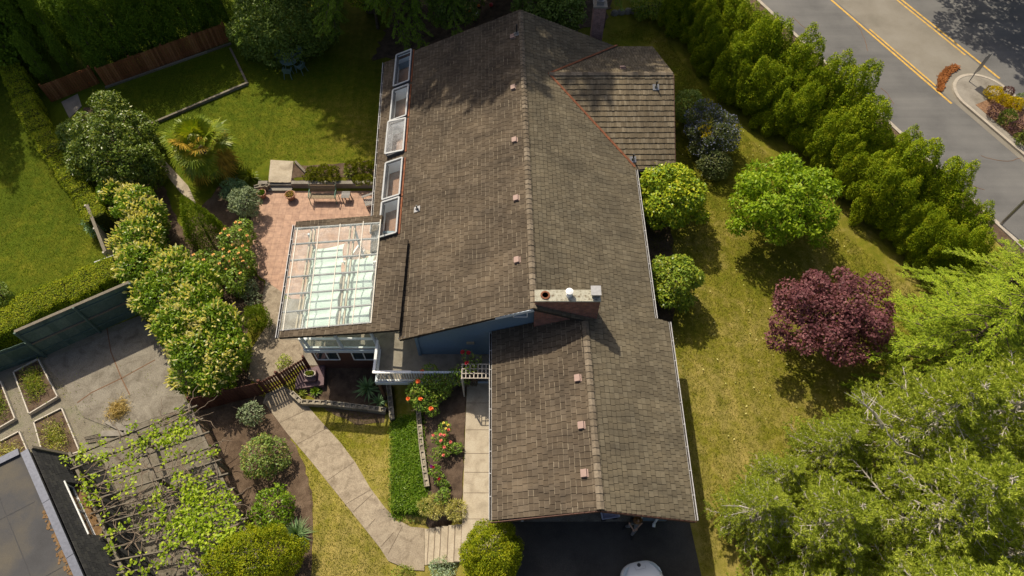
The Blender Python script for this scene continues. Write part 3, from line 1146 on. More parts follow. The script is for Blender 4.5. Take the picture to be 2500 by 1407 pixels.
def gutter(a, b, out, parent, w=0.085, m="gutter_paint"):
    a, b, out = Vector(a), Vector(b), Vector(out).normalized()
    mb = MB()
    mb.beam(a + out * 0.01 - Vector((0, 0, .03)), b + out * 0.01 - Vector((0, 0, .03)), 0.012, 0.1)
    mb.beam(a + out * (w + .012) - Vector((0, 0, .02)), b + out * (w + .012) - Vector((0, 0, .02)), 0.022, 0.09)
    gb = MB().beam(a + out * (w / 2 + .005) - Vector((0, 0, .075)), b + out * (w / 2 + .005) - Vector((0, 0, .075)), w, 0.012)
    L = (b - a).length
    n = int(L / 0.9)
    for i in range(1, n):
        p = a.lerp(b, i / n)
        mb.beam(p + Vector((0, 0, .02)), p + out * (w + .03) + Vector((0, 0, .02)), 0.02, 0.012)
    o = mb.build("gutter", m, parent)
    gb.build("gutter_bed", "sheathing", parent)
    return o


def ev(sl, x, y, d=0.0):
    return Vector((x, y, sl.z(x, y) + d))


gutter(ev(SE, 6.52, 15.0), ev(SE, 6.47, 23.9), (1, 0, 0), roof_e)
gutter(ev(SE, 7.15, 6.12), ev(SE, 7.18, 14.97), (1, 0, 0), roof_e)
gutter(SW.at(uN, eB), SW.at(us + 1.2, eA + (eB - eA) * 1.2 / (uN - us)), (-1, 0, 0), roof_w, 0.09)
gutter(ev(GW, -0.8, 6.15), ev(GW, -0.92, 14.4), (-1, 0, 0), roof_g)
gutter(ev(WS, 8.6, 24.22), ev(WS, 6.6, 24.07), (0, -1, 0), roof_ws, 0.1, "dark_metal")

# barge boards
mb = MB()
mb.beam(ev(SW, -5.08, 14.03, -0.09), Vector((0.9, 14.03, 5.21)), 0.03, 0.17)
mb.build("barge_board", "pale_blue_paint", house)
for a, b in ((ev(GW, -0.82, 6.08, -0.1), Vector((3.26, 6.08, gz_s - 0.1))), (Vector((3.26, 6.08, gz_s - 0.1)), ev(SE, 7.16, 6.08, -0.1)),
             (SW.at(uN + 0.02, 0, -0.09), SW.at(uN + 0.02, eB, -0.09)), (ev(WS, 8.7, 28.95, -0.09), ev(WS, 8.62, 24.2, -0.09))):
    MB().beam(a, b, 0.03, 0.18).build("barge_board", "brown_wall", house)

# walls: lapped blue siding on the south gable, plain painted elsewhere
gab = [(-4.5, 0.1), (0.97, 0.1), (0.97, SW.z(0.97, 14.5) - 0.15), (0.9, 5.14), (-4.5, SW.z(-4.5, 14.5) - 0.15)]
sid = boards((0, 14.5, 0), (1, 0, 0), (0, 0, -1), [[(x, -z) for x, z in gab]], 0.16, 12.0, 0.0, 0.014, 0.0, 2)
wall_s = sid.build("wall", "blue_siding", house)
mb = MB()
mb.box((-4.44, 14.47, 1.2), (0.14, 0.1, 2.5))
mb.build("corner_post", "blue_siding", wall_s)
mb = MB()
a, b = P(1257, 771, 4.3), P(1289, 763, 4.3)
vx0, vx1 = 0.07, 0.66
for p, q in (((vx0, 3.9), (vx1, 3.9)), ((vx0, 4.5), (vx1, 4.5)), ((vx0, 3.9), (vx0, 4.5)), ((vx1, 3.9), (vx1, 4.5))):
    mb.beam((p[0], 14.455, p[1]), (q[0], 14.455, q[1]), 0.05, 0.05)
gvent = mb.build("gable_vent", "white_paint", wall_s)
mb = MB()
mb.box((-1.95, 14.46, 1.35), (0.36, 0.05, 0.2))
mb.build("wall_vent", "tan_wood", wall_s)


def prism_y(poly_xz, y0, y1):
    mb = MB()
    n = len(poly_xz)
    vs = [(x, y0, z) for x, z in poly_xz] + [(x, y1, z) for x, z in poly_xz]
    return mb.add(vs, [tuple(range(n)), tuple(range(n, 2 * n))[::-1]] + [(i, n + i, n + (i + 1) % n, (i + 1) % n) for i in range(n)])


d = -0.2
body = prism_y([(-4.5, -2.4), (5.9, -0.3), (5.9, SE.z(5.9, 17) + d), (0.85, 5.3 + d), (-4.5, SW.z(-4.5, 17) + d)], 14.56, 20.6)
body.build("wall", "blue_siding", house)
mb = MB()                                                  # north part: walls only, the skylight wells open into it
mb.beam((-6.75, 20.6, -0.4), (-6.95, 33.0, -0.4), 0.14, 4.1)
mb.beam((-6.75, 20.65, -0.4), (-4.5, 20.65, -0.4), 0.14, 4.1)
mb.add([(-6.95, 33.0, -2.3), (-6.95, 33.0, 1.8), (0.48, 33.0, 5.1), (6.0, 33.0, 2.7), (6.0, 33.0, -2.3)], [(0, 1, 2, 3, 4)])
mb.add([(5.9, 20.6, -0.5), (5.9, 20.6, SE.z(5.9, 20.6) - .16), (5.85, 33, SE.z(5.85, 33) - .16), (5.85, 33, -0.5)], [(0, 1, 2, 3)])
mb.box((7.1, 29, 1.0), (2.4, 8.6, 3.0))
mb.build("wall", "blue_siding", house)
mb = MB()
mb.box((-1.5, 27, 0.0), (10.5, 12.4, 0.2))
mb.build("floor", "brown_floor", house)

# skylights
def skylight(i, s, opened=0.0):
    u0, u1 = s[0] + 0.02, s[1] - 0.02
    a, b = v0, v1
    at = SW.at
    e = MB()
    t = 0.07
    h = 0.13
    for (p, q) in (((u0, a), (u1, a)), ((u0, b), (u1, b))):
        e.beam(at(*p, 0.02), at(*q, 0.02), t, 2 * h, SW.N)
    for (p, q) in (((u0, a), (u0, b)), ((u1, a), (u1, b))):
        e.beam(at(*p, 0.021), at(*q, 0.021), t, 2 * h, SW.N)
    root = e.build("skylight", "grey_frame", house)
    sh = MB()
    w = 0.04
    D = 0.75
    cor = [(u0 + w, a + w), (u1 - w, a + w), (u1 - w, b - w), (u0 + w, b - w)]
    top = [at(u, v, 0.05) for u, v in cor]
    bot = [at(u, v, 0.05) - Vector((0, 0, D)) for u, v in cor]
    sh.add(top + bot, [(0, 1, 5, 4), (1, 2, 6, 5), (2, 3, 7, 6), (3, 0, 4, 7)])
    sh.build("light_well", "inner_white", root)
    fl = MB()
    fl.add([q - Vector((0, 0, 0.003)) for q in bot], [(0, 1, 2, 3)])
    fl.build("room_floor", "brown_floor", root)
    # the sash
    hin = at(u0, a, h + 0.03), at(u1, a, h + 0.03)
    def sp(u, v, hh):
        # hinged on the upslope edge
        dv = v - a
        return at(u, a + dv * math.cos(opened), h + 0.03 + dv * math.sin(opened) + hh)
    sash = MB()
    r = 0.075
    for (p, q) in (((u0, a), (u1, a)), ((u0, b), (u1, b)), ((u0, a), (u0, b)), ((u1, a), (u1, b))):
        sash.beam(sp(*p, 0), sp(*q, 0), 0.09, 0.05 + (0.004 if p[0] == q[0] else 0), SW.N)
    sash.build("sash", "sash_paint", root)
    g = MB()
    g.add([sp(u0 + .03, a + .03, 0.01), sp(u1 - .03, a + .03, 0.01), sp(u1 - .03, b - .03, 0.01), sp(u0 + .03, b - .03, 0.01)], [(0, 1, 2, 3)])
    g.build("pane", "hazy_glass" if i == 2 else "skylight_glass", root)
    f = MB()
    f.beam(at(u0 - 0.05, a - 0.1, 0.045), at(u1 + 0.05, a - 0.1, 0.045), 0.1, 0.02, SW.N)
    f.build("head_flashing", "rust_flashing", root)


for i, s in enumerate(SKY):
    skylight(i, s, 0.16 if i == 2 else 0.0)

# roof vents and pipes
def roof_vent(sl, pxy, parent):
    u, v = sl.px(*pxy)
    M = Matrix((sl.U, sl.V, sl.N)).transposed()
    mb = MB()
    mb.box(sl.at(u, v, 0.07), (0.3, 0.24, 0.13), M=M)
    mb.box(sl.at(u, v - 0.02, 0.035), (0.31, 0.3, 0.012), M=M)
    o = mb.build("roof_vent", "vent_pink", parent, bevel=0.012)


for q in ((1252, 92), (1254, 216), (1257, 344), (1261, 486), (1263, 637)):
    roof_vent(SW, q, roof_w)
for q in ((1411, 925), (1420, 1040), (1427, 1157)):
    roof_vent(GW, q, roof_g)
roof_vent(WN, (1520, 168), roof_wn)


def pipe(sl, pxy, parent, h=0.45):
    u, v = sl.px(*pxy)
    M = Matrix((sl.U, sl.V, sl.N)).transposed()
    f = MB()
    f.box(sl.at(u, v, 0.04), (0.34, 0.34, 0.015), M=M)
    p0 = sl.at(u, v, 0.03)
    f.lathe([(0.09, 0), (0.06, 0.14)], p0, 12)
    o = f.build("vent_pipe", "grey_metal", parent)
    t = MB().tube([p0, p0 + Vector((0, 0, h))], 0.045, 10)
    t.build("pipe", "dark_metal", o)


pipe(SW, (1262, 84), roof_w, 0.6)
pipe(SW, (1019, 512), roof_w, 0.3)
pipe(WS, (1601, 214), roof_ws, 0.4)
pipe(WS, (1545, 390), roof_ws, 0.4)

# big chimney
mb = MB()
mb.box((2.31, 14.5, 4.0), (2.7, 0.52, 3.1))
ch = mb.build("chimney", "red_brick", house)
MB().box((2.31, 14.5, 5.6), (2.74, 0.57, 0.08)).build("chimney_crown", "chimney_cap", ch, bevel=0.02)
fl = MB()
fl.lathe([(0.14, 0), (0.14, 0.12), (0.1, 0.14), (0.1, 0.22), (0.16, 0.24), (0.16, 0.3), (0.05, 0.34)], (2.37, 14.52, 5.65), 20)
fl.build("flue_cap", "white_paint", ch, smooth=False)
fl = MB()
fl.box((3.46, 14.55, 5.74), (0.3, 0.34, 0.2))
for a in (-1, 1):
    for b in (-1, 1):
        fl.box((3.46 + a * 0.16, 14.55 + b * 0.18, 5.86), (0.03, 0.03, 0.14))
fl.box((3.46, 14.55, 5.95), (0.42, 0.46, 0.025))
fl.build("metal_flue", "grey_metal", ch)
fl = MB()
fl.lathe([(0.2, 0), (0.2, 0.03), (0.13, 0.035), (0.13, 0.0)], (1.38, 14.5, 5.652), 14)
fl.build("flue_opening", "rust_flashing", ch)
# small chimney beyond the north wall
mb = MB()
mb.box((5.06, 34.35, 1.9), (0.68, 0.62, 6.2))
c2 = mb.build("chimney", "pink_brick", house)
MB().box((5.06, 34.35, 5.04), (0.8, 0.74, 0.1)).build("chimney_crown", "old_concrete", c2)
fl = MB()
fl.box((5.06, 34.35, 5.2), (0.42, 0.42, 0.24))
fl.lathe([(0.13, 0), (0.13, 0.3), (0.2, 0.32), (0.2, 0.38), (0.02, 0.44)], (5.06, 34.35, 5.3), 16)
fl.build("metal_flue", "grey_metal", c2)

# garage: open front, floor lit only from the driveway
mb = MB()
mb.box((-0.42, 10.6, 0.9), (0.14, 7.8, 2.9))
mb.box((6.62, 10.9, 0.9), (0.14, 8.2, 3.0))
mb.box((0.02, 6.74, 1.2), (0.74, 0.14, 2.4))
mb.box((6.02, 6.74, 1.1), (1.06, 0.14, 2.6))
mb.add([(-0.4, 6.74, 2.25), (6.6, 6.74, 2.25), (6.6, 6.74, 2.6), (3.26, 6.74, 4.15), (-0.4, 6.74, 2.4)], [(0, 1, 2, 3, 4)])
mb.build("garage_wall", "blue_siding", house)
MB().box((3.1, 10.6, -0.05), (6.9, 7.9, 0.2)).build("garage_floor", "pad_concrete", house)
mb = MB()
dp = P(1597, 1275, 0.15)
mb.tube([(dp.x, 6.55, 0.08), (dp.x + 0.02, 6.6, 2.0), (dp.x + 0.25, 6.45, 2.5)], 0.05, 10)
mb.tube([(dp.x, 6.55, 0.12), (dp.x - 0.02, 6.42, 0.06)], 0.07, 10)
mb.build("downspout", "white_paint", house)
for x in (5.4, 0.43):
    MB().box((x, 6.66, 1.17), (0.1, 0.03, 2.3)).build("door_trim", "white_paint", house)

# ------------------------------------------------------------ raised deck
deck = empty("deck", (-7, 14.5, -2.2), "raised tan deck with white railings at the south-west house corner", "deck")
ZD = 0.1
surf("deck_floor", [(0.2, 0.17, 0.13), (0.29, 0.25, 0.195), (0.33, 0.29, 0.23)], 2.5, 30, 0.2, 0.85, 0.2, 0.006)
mb = MB()
mb.prism([(-10.05, 14.72), (-6.42, 14.72), (-6.42, 13.05), (-0.93, 13.05), (-0.93, 14.49), (-4.52, 14.49), (-4.52, 19.2), (-10.2, 19.2)], ZD - 0.2, ZD)
mb.build("deck_floor", "deck_floor", deck)
mb = MB()
mb.beam((-10.1, 14.7, 0.0), (-6.44, 14.7, 0.0), 0.06, 0.26)
mb.beam((-6.44, 13.02, 0.0), (-0.95, 13.02, 0.0), 0.06, 0.26)
mb.beam((-6.45, 13.0, 0.0), (-6.45, 14.7, 0.0), 0.06, 0.26)
mb.beam((-10.1, 14.7, 0.0), (-10.24, 19.2, 0.0), 0.06, 0.26)
mb.build("edge_board", "pale_blue_paint", deck)
mb = MB()                                       # handrails
mb.beam((-6.36, 13.08, 1.12), (-4.65, 13.08, 1.12), 0.13, 0.05)
mb.beam((-6.37, 13.02, 1.121), (-6.37, 14.72, 1.121), 0.12, 0.05)
mb.build("handrail", "white_paint", deck)
mb = MB()
mb.beam((-4.65, 13.08, 1.1), (-2.0, 13.08, 1.1), 0.1, 0.045)
mb.build("handrail", "pale_blue_paint", deck)
bal = MB().box((0, 0, 0.58), (0.03, 0.03, 0.96)).mesh("baluster")
bal.materials.append(MATS["white_paint"])
pts = [(-6.3 + i * 0.125, 13.08) for i in range(34)] + [(-6.37, 13.2 + i * 0.125) for i in range(12)]
for i, (x, y) in enumerate(pts):
    o = bpy.data.objects.new("baluster", bal)
    COL.objects.link(o)
    o.parent = deck
    o.location = Vector((x, y, ZD)) - deck.location
mb = MB()
mb.beam((-6.36, 13.08, 0.2), (-2.0, 13.08, 0.2), 0.06, 0.05)
mb.beam((-6.37, 13.1, 0.201), (-6.37, 14.7, 0.201), 0.05, 0.05)
mb.build("bottom_rail", "white_paint", deck)
# glazed rail round the covered part
mb = MB()
zr = 1.12
mb.beam((-10.05, 14.8, zr), (-6.42, 14.8, zr), 0.11, 0.06)
mb.beam((-10.05, 14.8, 0.2), (-6.42, 14.8, 0.2), 0.08, 0.06)
mb.beam((-10.08, 14.8, zr + .001), (-10.2, 19.2, zr + .001), 0.1, 0.06)
mb.beam((-10.2, 19.18, zr), (-8.5, 19.18, zr), 0.1, 0.06)
mb.beam((-10.08, 14.8, 0.201), (-10.2, 19.2, 0.201), 0.07, 0.06)
for x, y in ((-10.08, 14.8), (-8.3, 14.8), (-6.45, 14.8), (-10.14, 17.0), (-10.2, 19.18), (-8.5, 19.18)):
    mb.box((x, y, 0.65), (0.09, 0.09, 1.0))
mb.build("glazed_railing", "white_paint", deck)
mb = MB()
mb.box((-8.24, 14.8, 0.66), (3.5, 0.012, 0.84))
mb.add([(-10.09, 14.85, .25), (-10.2, 19.1, .25), (-10.2, 19.1, 1.08), (-10.09, 14.85, 1.08)], [(0, 1, 2, 3)])
mb.build("glass_panel", "roof_glass", deck)
# room under the deck
mb = MB()
mb.box((-8.25, 17.0, -1.2), (3.4, 4.3, 2.2))
low = mb.build("lower_wall", "brown_wall", deck)
for x in (-9.2, -7.35):
    w = MB().box((x, 14.83, -0.75), (1.1, 0.05, 0.8)).build("window", "window_glass", deck)
    fr = MB()
    for a, b in (((-.57, -.42), (.57, -.42)), ((-.57, .42), (.57, .42)), ((-.57, -.42), (-.57, .42)), ((.57, -.42), (.57, .42)), ((0, -.42), (0, .42))):
        fr.beam((x + a[0], 14.8, -0.75 + a[1]), (x + b[0], 14.8, -0.75 + b[1]), 0.05, 0.05)
    fr.build("window_frame", "white_paint", w)
mb = MB()
for x, y in ((-6.35, 13.12), (-4.4, 13.12), (-2.3, 13.12)):
    mb.beam((x, y, -2.4), (x, y, -0.1), 0.14, 0.14)
mb.build("deck_post", "brown_wall", deck)

# stairs down to the patio
stairs = empty("deck_stairs", (-7.9, 20.5, -2.3), "white railed stairs from the deck down to the red patio", "stairs")
mb = MB()
for i in range(11):
    z = 0.1 - (i + 1) * 0.2
    mb.box((-7.9, 19.35 + i * 0.26, z), (1.0, 0.27, 0.05))
mb.build("tread", "tan_wood", stairs)
for x in (-8.4, -7.4):
    mb = MB()
    mb.beam((x, 19.25, 0.0), (x, 22.1, -2.2), 0.05, 0.26)
    mb.build("stringer", "white_paint", stairs)
    mb = MB()
    mb.beam((x, 19.2, 1.05), (x, 22.1, -1.2), 0.08, 0.06)
    for i in range(13):
        t = i / 12
        y, z = 19.25 + 2.8 * t, 0.0 - 2.2 * t
        mb.beam((x, y, z), (x, y, z + 1.02), 0.035, 0.035)
    mb.build("stair_rail", "white_paint", stairs)
mb = MB()
for i in range(9):
    mb.beam((-7.35 + i * 0.22, 19.22, 0.15), (-7.35 + (i + 1) * 0.22, 19.22, 1.0), 0.03, 0.03)
    mb.beam((-7.35 + i * 0.22, 19.25, 1.0), (-7.35 + (i + 1) * 0.22, 19.25, 0.15), 0.03, 0.03)
mb.beam((-7.38, 19.23, 1.05), (-5.4, 19.23, 1.05), 0.08, 0.05)
mb.build("lattice_panel", "white_paint", stairs)

# ------------------------------------------------------------ glazed patio roof
cover = empty("patio_roof", (-8, 17, -2.2), "glazed patio roof with shake borders beside the house roof", "patio roof")
PA = Slope((-5.03, 14.2, 3.05), (-5.03, 19.2, 3.05), 0.178, (-1, 0, 0))
puv = lambda x, y: PA.uv(x, y)
ap = [[puv(-5.03, 14.26), puv(-5.03, 19.2), puv(-6.5, 19.15), puv(-6.33, 14.26)],
      [puv(-6.33, 14.26), puv(-6.34, 14.72), puv(-10.72, 14.78), puv(-10.72, 14.38)],
      [puv(-6.46, 20.86), puv(-6.46, 20.42), puv(-11.0, 20.62), puv(-11.02, 21.06)]]
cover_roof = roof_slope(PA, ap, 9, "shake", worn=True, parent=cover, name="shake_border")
fr = MB()
ya = [14.75 + (20.5 - 14.75) * i / 6 for i in range(7)]
for i, y in enumerate(ya):
    x0, x1 = -6.38 - 0.02 * i, -10.72 - 0.05 * i
    p, q = Vector((x0, y - 0.02 * i, PA.z(x0, y) + 0.0)), Vector((x1, y + 0.02 * i, PA.z(x1, y) + 0.0))
    fr.beam(p, q, 0.06, 0.09)
fr.build("rafter", "grey_frame", cover)
fr = MB()
for k, (xa, xb) in enumerate(((-6.37, -6.52), (-7.25, -7.4), (-8.35, -8.6), (-9.4, -9.7), (-10.55, -10.85))):
    fr.beam(Vector((xa, 14.7, PA.z(xa, 0) + 0.06)), Vector((xb, 20.55, PA.z(xb, 0) + 0.06)), 0.045, 0.035)
fr.build("glazing_bar", "bar_paint", cover)
fr = MB()
for xa, xb in ((-7.95, -8.1), (-10.0, -10.15), (-7.72, -7.87), (-9.82, -9.97)):
    fr.beam(Vector((xa, 14.7, PA.z(xa, 0) - 0.17)), Vector((xb, 20.55, PA.z(xb, 0) - 0.17)), 0.07, 0.15)
fr.build("purlin", "tan_wood", cover)
fr = MB()
g = [(-6.34, 14.72), (-6.47, 20.4), (-10.98, 20.65), (-10.68, 14.75)]
fr.add([Vector((x, y, PA.z(x, y) + 0.048)) for x, y in g], [(0, 1, 2, 3)])
fr.build("glass_pane", "roof_glass", cover)
gutter(Vector((-10.75, 14.38, PA.z(-10.75, 0) + 0.0)), Vector((-11.04, 20.86, PA.z(-11.0, 0) + 0.0)), (-1, 0, 0), cover_roof, 0.1)
mb = MB()
for x in (-9.85, -8.22, -6.5):
    mb.beam((x, 14.82, ZD), (x - 0.05, 14.62, PA.z(x, 0) - 0.1), 0.1, 0.1)
for x in (-10.3, -7.9):
    mb.beam((x, 20.35, -2.3), (x, 20.35, PA.z(x, 0) - 0.2), 0.1, 0.1)
mb.beam((-6.4, 14.5, PA.z(-6.4, 0) - .22), (-10.3, 14.5, PA.z(-10.3, 0) - .22), 0.06, 0.14)
mb.build("post", "pale_blue_paint", cover)

m, nt, b = new_mat("shade_fabric")
b.inputs["Base Color"].default_value = (0.74, 0.9, 0.8, 1)
b.inputs["Roughness"].default_value = 0.9
tr = nt.nodes.new("ShaderNodeBsdfTranslucent")
tr.inputs[0].default_value = (0.7, 0.88, 0.77, 1)
mx = nt.nodes.new("ShaderNodeMixShader")
mx.inputs[0].default_value = 0.35
nt.links.new(b.outputs[0], mx.inputs[1])
nt.links.new(tr.outputs[0], mx.inputs[2])
nt.links.new(mx.outputs[0], nt.nodes["Material Output"].inputs[0])


def sail(corners, n, label, zb):
    """hung cloth, sagging between its battens"""
    c = [Vector(q) for q in corners]
    NU, NV = 10, n * 8
    vs, fs = [], []
    for j in range(NV + 1):
        t = j / NV
        a, b = c[0].lerp(c[3], t), c[1].lerp(c[2], t)
        ph = (t * n) % 1.0
        sag = math.sin(math.pi * ph) ** .8 if 0 < j < NV else 0
        for i in range(NU + 1):
            s = i / NU
            p = a.lerp(b, s)
            p.z = zb + 0.12 * sag + (PA.z(p.x, 0) - PA.z(-8.2, 0)) * 0.9
            p.y += -0.10 * math.sin(math.pi * s)
            p.x += 0.05 * math.sin(math.pi * ph) * (1 - 2 * s)
            vs.append(p)
    w = NU + 1
    for j in range(NV):
        for i in range(NU):
            fs.append((j * w + i, j * w + i + 1, (j + 1) * w + i + 1, (j + 1) * w + i))
    o = MB().add(vs, fs).build("shade_cloth", "shade_fabric", None, smooth=True)
    tag(o, label, "shade cloth", "pale green cloths under the patio glass")


zs = 1.95
sail([P(760, 600, zs), P(842, 594, zs), P(823, 800, zs), P(734, 805, zs)], 5, "wider pale green shade cloth on the outer side under the patio glass", zs)
sail([P(848, 634, zs), P(918, 630, zs), P(905, 795, zs), P(829, 802, zs)], 4, "shorter pale green shade cloth next to the shake border", zs)

# ------------------------------------------------------------ planting
surf("bark", [(0.07, 0.05, 0.035), (0.14, 0.105, 0.075), (0.2, 0.16, 0.12)], 6, 40, 0.5, 0.95, 0.8, 0.02)
surf("pale_bark", [(0.4, 0.36, 0.29), (0.6, 0.55, 0.47)], 6, 40, 0.35, 0.9, 0.6, 0.01)
surf("vine_bark", [(0.15, 0.11, 0.075), (0.3, 0.235, 0.17)], 6, 40, 0.45, 0.95, 0.6, 0.01)
surf("hedge_core", [(0.06, 0.075, 0.01), (0.10, 0.115, 0.015)], 4, 30, 0.5, 0.95, 0.8, 0.05)
leaf_mat("camellia_leaf", [(0.05, 0.085, 0.008), (0.10, 0.145, 0.010), (0.21, 0.225, 0.012), (0.36, 0.29, 0.025)], 0.3, 0.35, 0.45)
leaf_mat("camellia_dark_leaf", [(0.045, 0.075, 0.01), (0.085, 0.12, 0.012), (0.15, 0.17, 0.016), (0.26, 0.22, 0.03)], 0.3, 0.35, 0.45)
leaf_mat("lime_leaf", [(0.045, 0.078, 0.004), (0.095, 0.145, 0.006), (0.15, 0.195, 0.009), (0.24, 0.26, 0.025)], 0.4, 0.45, 0.35)
leaf_mat("maple_leaf", [(0.035, 0.012, 0.015), (0.07, 0.023, 0.028), (0.105, 0.038, 0.043), (0.16, 0.072, 0.07)], 0.3, 0.5, 0.3)
leaf_mat("hedge_leaf", [(0.04, 0.062, 0.003), (0.08, 0.11, 0.004), (0.15, 0.17, 0.006), (0.26, 0.22, 0.012)], 0.3, 0.6, 0.2, 0.45, 2.2)
leaf_mat("golden_leaf", [(0.035, 0.055, 0.003), (0.085, 0.105, 0.004), (0.16, 0.16, 0.006), (0.23, 0.205, 0.01)], 0.3, 0.6, 0.2, 0.4, 2.5)
leaf_mat("clipped_leaf", [(0.05, 0.075, 0.004), (0.10, 0.125, 0.006), (0.16, 0.16, 0.008), (0.22, 0.2, 0.016)], 0.25, 0.6, 0.2)
leaf_mat("dark_cedar_leaf", [(0.04, 0.062, 0.006), (0.07, 0.105, 0.009), (0.11, 0.145, 0.013)], 0.25, 0.6, 0.2)
leaf_mat("hemlock_leaf", [(0.05, 0.078, 0.005), (0.10, 0.135, 0.007), (0.165, 0.195, 0.012), (0.25, 0.255, 0.03)], 0.25, 0.55, 0.25)
leaf_mat("pine_leaf", [(0.055, 0.074, 0.010), (0.125, 0.148, 0.016), (0.215, 0.23, 0.03), (0.34, 0.33, 0.065)], 0.38, 0.6, 0.15)
leaf_mat("laurel_leaf", [(0.03, 0.055, 0.004), (0.062, 0.105, 0.006), (0.105, 0.15, 0.008), (0.17, 0.195, 0.02)], 0.3, 0.35, 0.45)
leaf_mat("cypress_leaf", [(0.04, 0.06, 0.004), (0.07, 0.095, 0.006), (0.11, 0.13, 0.008)], 0.25, 0.6, 0.2)
leaf_mat("evergreen_leaf", [(0.03, 0.047, 0.008), (0.052, 0.075, 0.011), (0.085, 0.105, 0.015), (0.16, 0.15, 0.02)], 0.2, 0.35, 0.5)
leaf_mat("dark_leaf", [(0.045, 0.065, 0.014), (0.08, 0.11, 0.02), (0.14, 0.16, 0.035)], 0.3, 0.45, 0.35)
leaf_mat("ceanothus_leaf", [(0.028, 0.038, 0.012), (0.05, 0.06, 0.018), (0.085, 0.075, 0.03)], 0.25, 0.45, 0.3)
leaf_mat("rose_leaf", [(0.04, 0.07, 0.012), (0.075, 0.12, 0.016), (0.12, 0.16, 0.02), (0.19, 0.14, 0.04)], 0.3, 0.4, 0.4)
leaf_mat("shrub_leaf", [(0.05, 0.075, 0.02), (0.08, 0.115, 0.025), (0.13, 0.15, 0.035), (0.24, 0.11, 0.06)], 0.3, 0.4, 0.4)
leaf_mat("grey_leaf", [(0.07, 0.09, 0.05), (0.12, 0.14, 0.08), (0.2, 0.21, 0.13)], 0.25, 0.6, 0.25)
leaf_mat("silver_leaf", [(0.16, 0.2, 0.15), (0.26, 0.3, 0.23), (0.34, 0.36, 0.26)], 0.25, 0.7, 0.2)
leaf_mat("heather_leaf", [(0.05, 0.058, 0.006), (0.095, 0.098, 0.009), (0.15, 0.13, 0.018)], 0.25, 0.6, 0.2)
leaf_mat("vine_leaf", [(0.06, 0.095, 0.004), (0.12, 0.165, 0.007), (0.2, 0.24, 0.015), (0.3, 0.31, 0.045)], 0.4, 0.45, 0.35)
leaf_mat("palm_leaf", [(0.05, 0.075, 0.006), (0.11, 0.13, 0.009), (0.22, 0.2, 0.022)], 0.35, 0.4, 0.4, 0.5)
leaf_mat("dead_frond", [(0.1, 0.06, 0.01), (0.2, 0.12, 0.014), (0.3, 0.18, 0.03)], 0.3, 0.6, 0.2)
leaf_mat("yucca_leaf", [(0.05, 0.085, 0.04), (0.09, 0.14, 0.06), (0.16, 0.2, 0.09)], 0.2, 0.4, 0.4)
leaf_mat("ground_cover_leaf", [(0.022, 0.045, 0.003), (0.045, 0.08, 0.004), (0.075, 0.115, 0.008), (0.13, 0.15, 0.025)], 0.35, 0.4, 0.3)
leaf_mat("straw", [(0.16, 0.11, 0.04), (0.25, 0.175, 0.07), (0.33, 0.24, 0.11)], 0.2, 0.8, 0.1)
leaf_mat("dry_grass", [(0.15, 0.15, 0.05), (0.28, 0.25, 0.09), (0.42, 0.34, 0.15)], 0.3, 0.8, 0.1)
leaf_mat("yellow_leaf", [(0.16, 0.12, 0.004), (0.28, 0.2, 0.006), (0.4, 0.28, 0.01)], 0.3, 0.6, 0.2)
leaf_mat("purple_leaf", [(0.05, 0.025, 0.03), (0.09, 0.045, 0.05), (0.13, 0.075, 0.075)], 0.2, 0.6, 0.2)
leaf_mat("lilac_flower", [(0.065, 0.065, 0.095), (0.11, 0.11, 0.165), (0.17, 0.165, 0.24)], 0.1, 0.8, 0.1)
leaf_mat("cream_flower", [(0.4, 0.335, 0.17), (0.425, 0.375, 0.21), (0.425, 0.39, 0.25)], 0.45, 0.9, 0.05)
leaf_mat("litter_leaf", [(0.08, 0.025, 0.008), (0.12, 0.042, 0.015), (0.15, 0.06, 0.022)], 0.0, 0.9, 0.05)
leaf_mat("weed_leaf", [(0.08, 0.11, 0.02), (0.15, 0.17, 0.03), (0.26, 0.24, 0.07)], 0.3, 0.7, 0.1)
for nme, c in (("rose_orange", (0.85, 0.2, 0.05)), ("rose_pink", (0.8, 0.22, 0.17)), ("rose_apricot", (0.85, 0.52, 0.17)), ("rose_yellow", (0.8, 0.66, 0.12)), ("rose_red", (0.45, 0.02, 0.03)), ("rose_purple", (0.35, 0.02, 0.28))):
    plain(nme, c, 0.7, var=0.15, scale=30)


def gzf(x, y):
    return float(gz(x, y))


def plant(name, label, cat, base, lumps, m, L, W, dens, seed, kind='flat', trunk=None, group=None, part="crown", zmin=None, **kw):
    """a plant: Empty at its foot, a crown of single leaves in clumps, and stems"""
    rng = np.random.default_rng(seed)
    root = empty(name, base, label, cat, group)
    p, n = lump_points(lumps, dens, rng, zmin=(base[2] + 0.03 if zmin is None else zmin))
    fn = flat_leaves if kind == 'flat' else spiky_leaves
    me = fn(part, p, n, rng, L, W, **kw)
    link(part, me, m, root)
    if trunk:
        r, limbs, spread = trunk
        c = np.mean([l[0] for l in lumps], 0)
        trunk_mesh((base[0], base[1], base[2] - 0.1), (c[0], c[1], c[2] + 0.1), r, random.Random(seed), limbs, spread).build("trunk", "bark", root)
    return root, p, n


def ball(name, label, cat, pxy, zc, R, m, L, W, dens, seed, nl=26, lr=0.4, kind='flat', trunk=(0.07, 5, 0.8), low=-0.5, core=0.72, **kw):
    c = P(pxy[0], pxy[1], zc + gzf(*P(pxy[0], pxy[1], zc - 1).xy))
    b = (c.x, c.y, gzf(c.x, c.y))
    rng = random.Random(seed)
    lumps = round_lumps(c, R, nl, lr, rng, low, core)
    return plant(name, label, cat, b, lumps, m, L, W, dens, seed, kind, trunk, **kw)


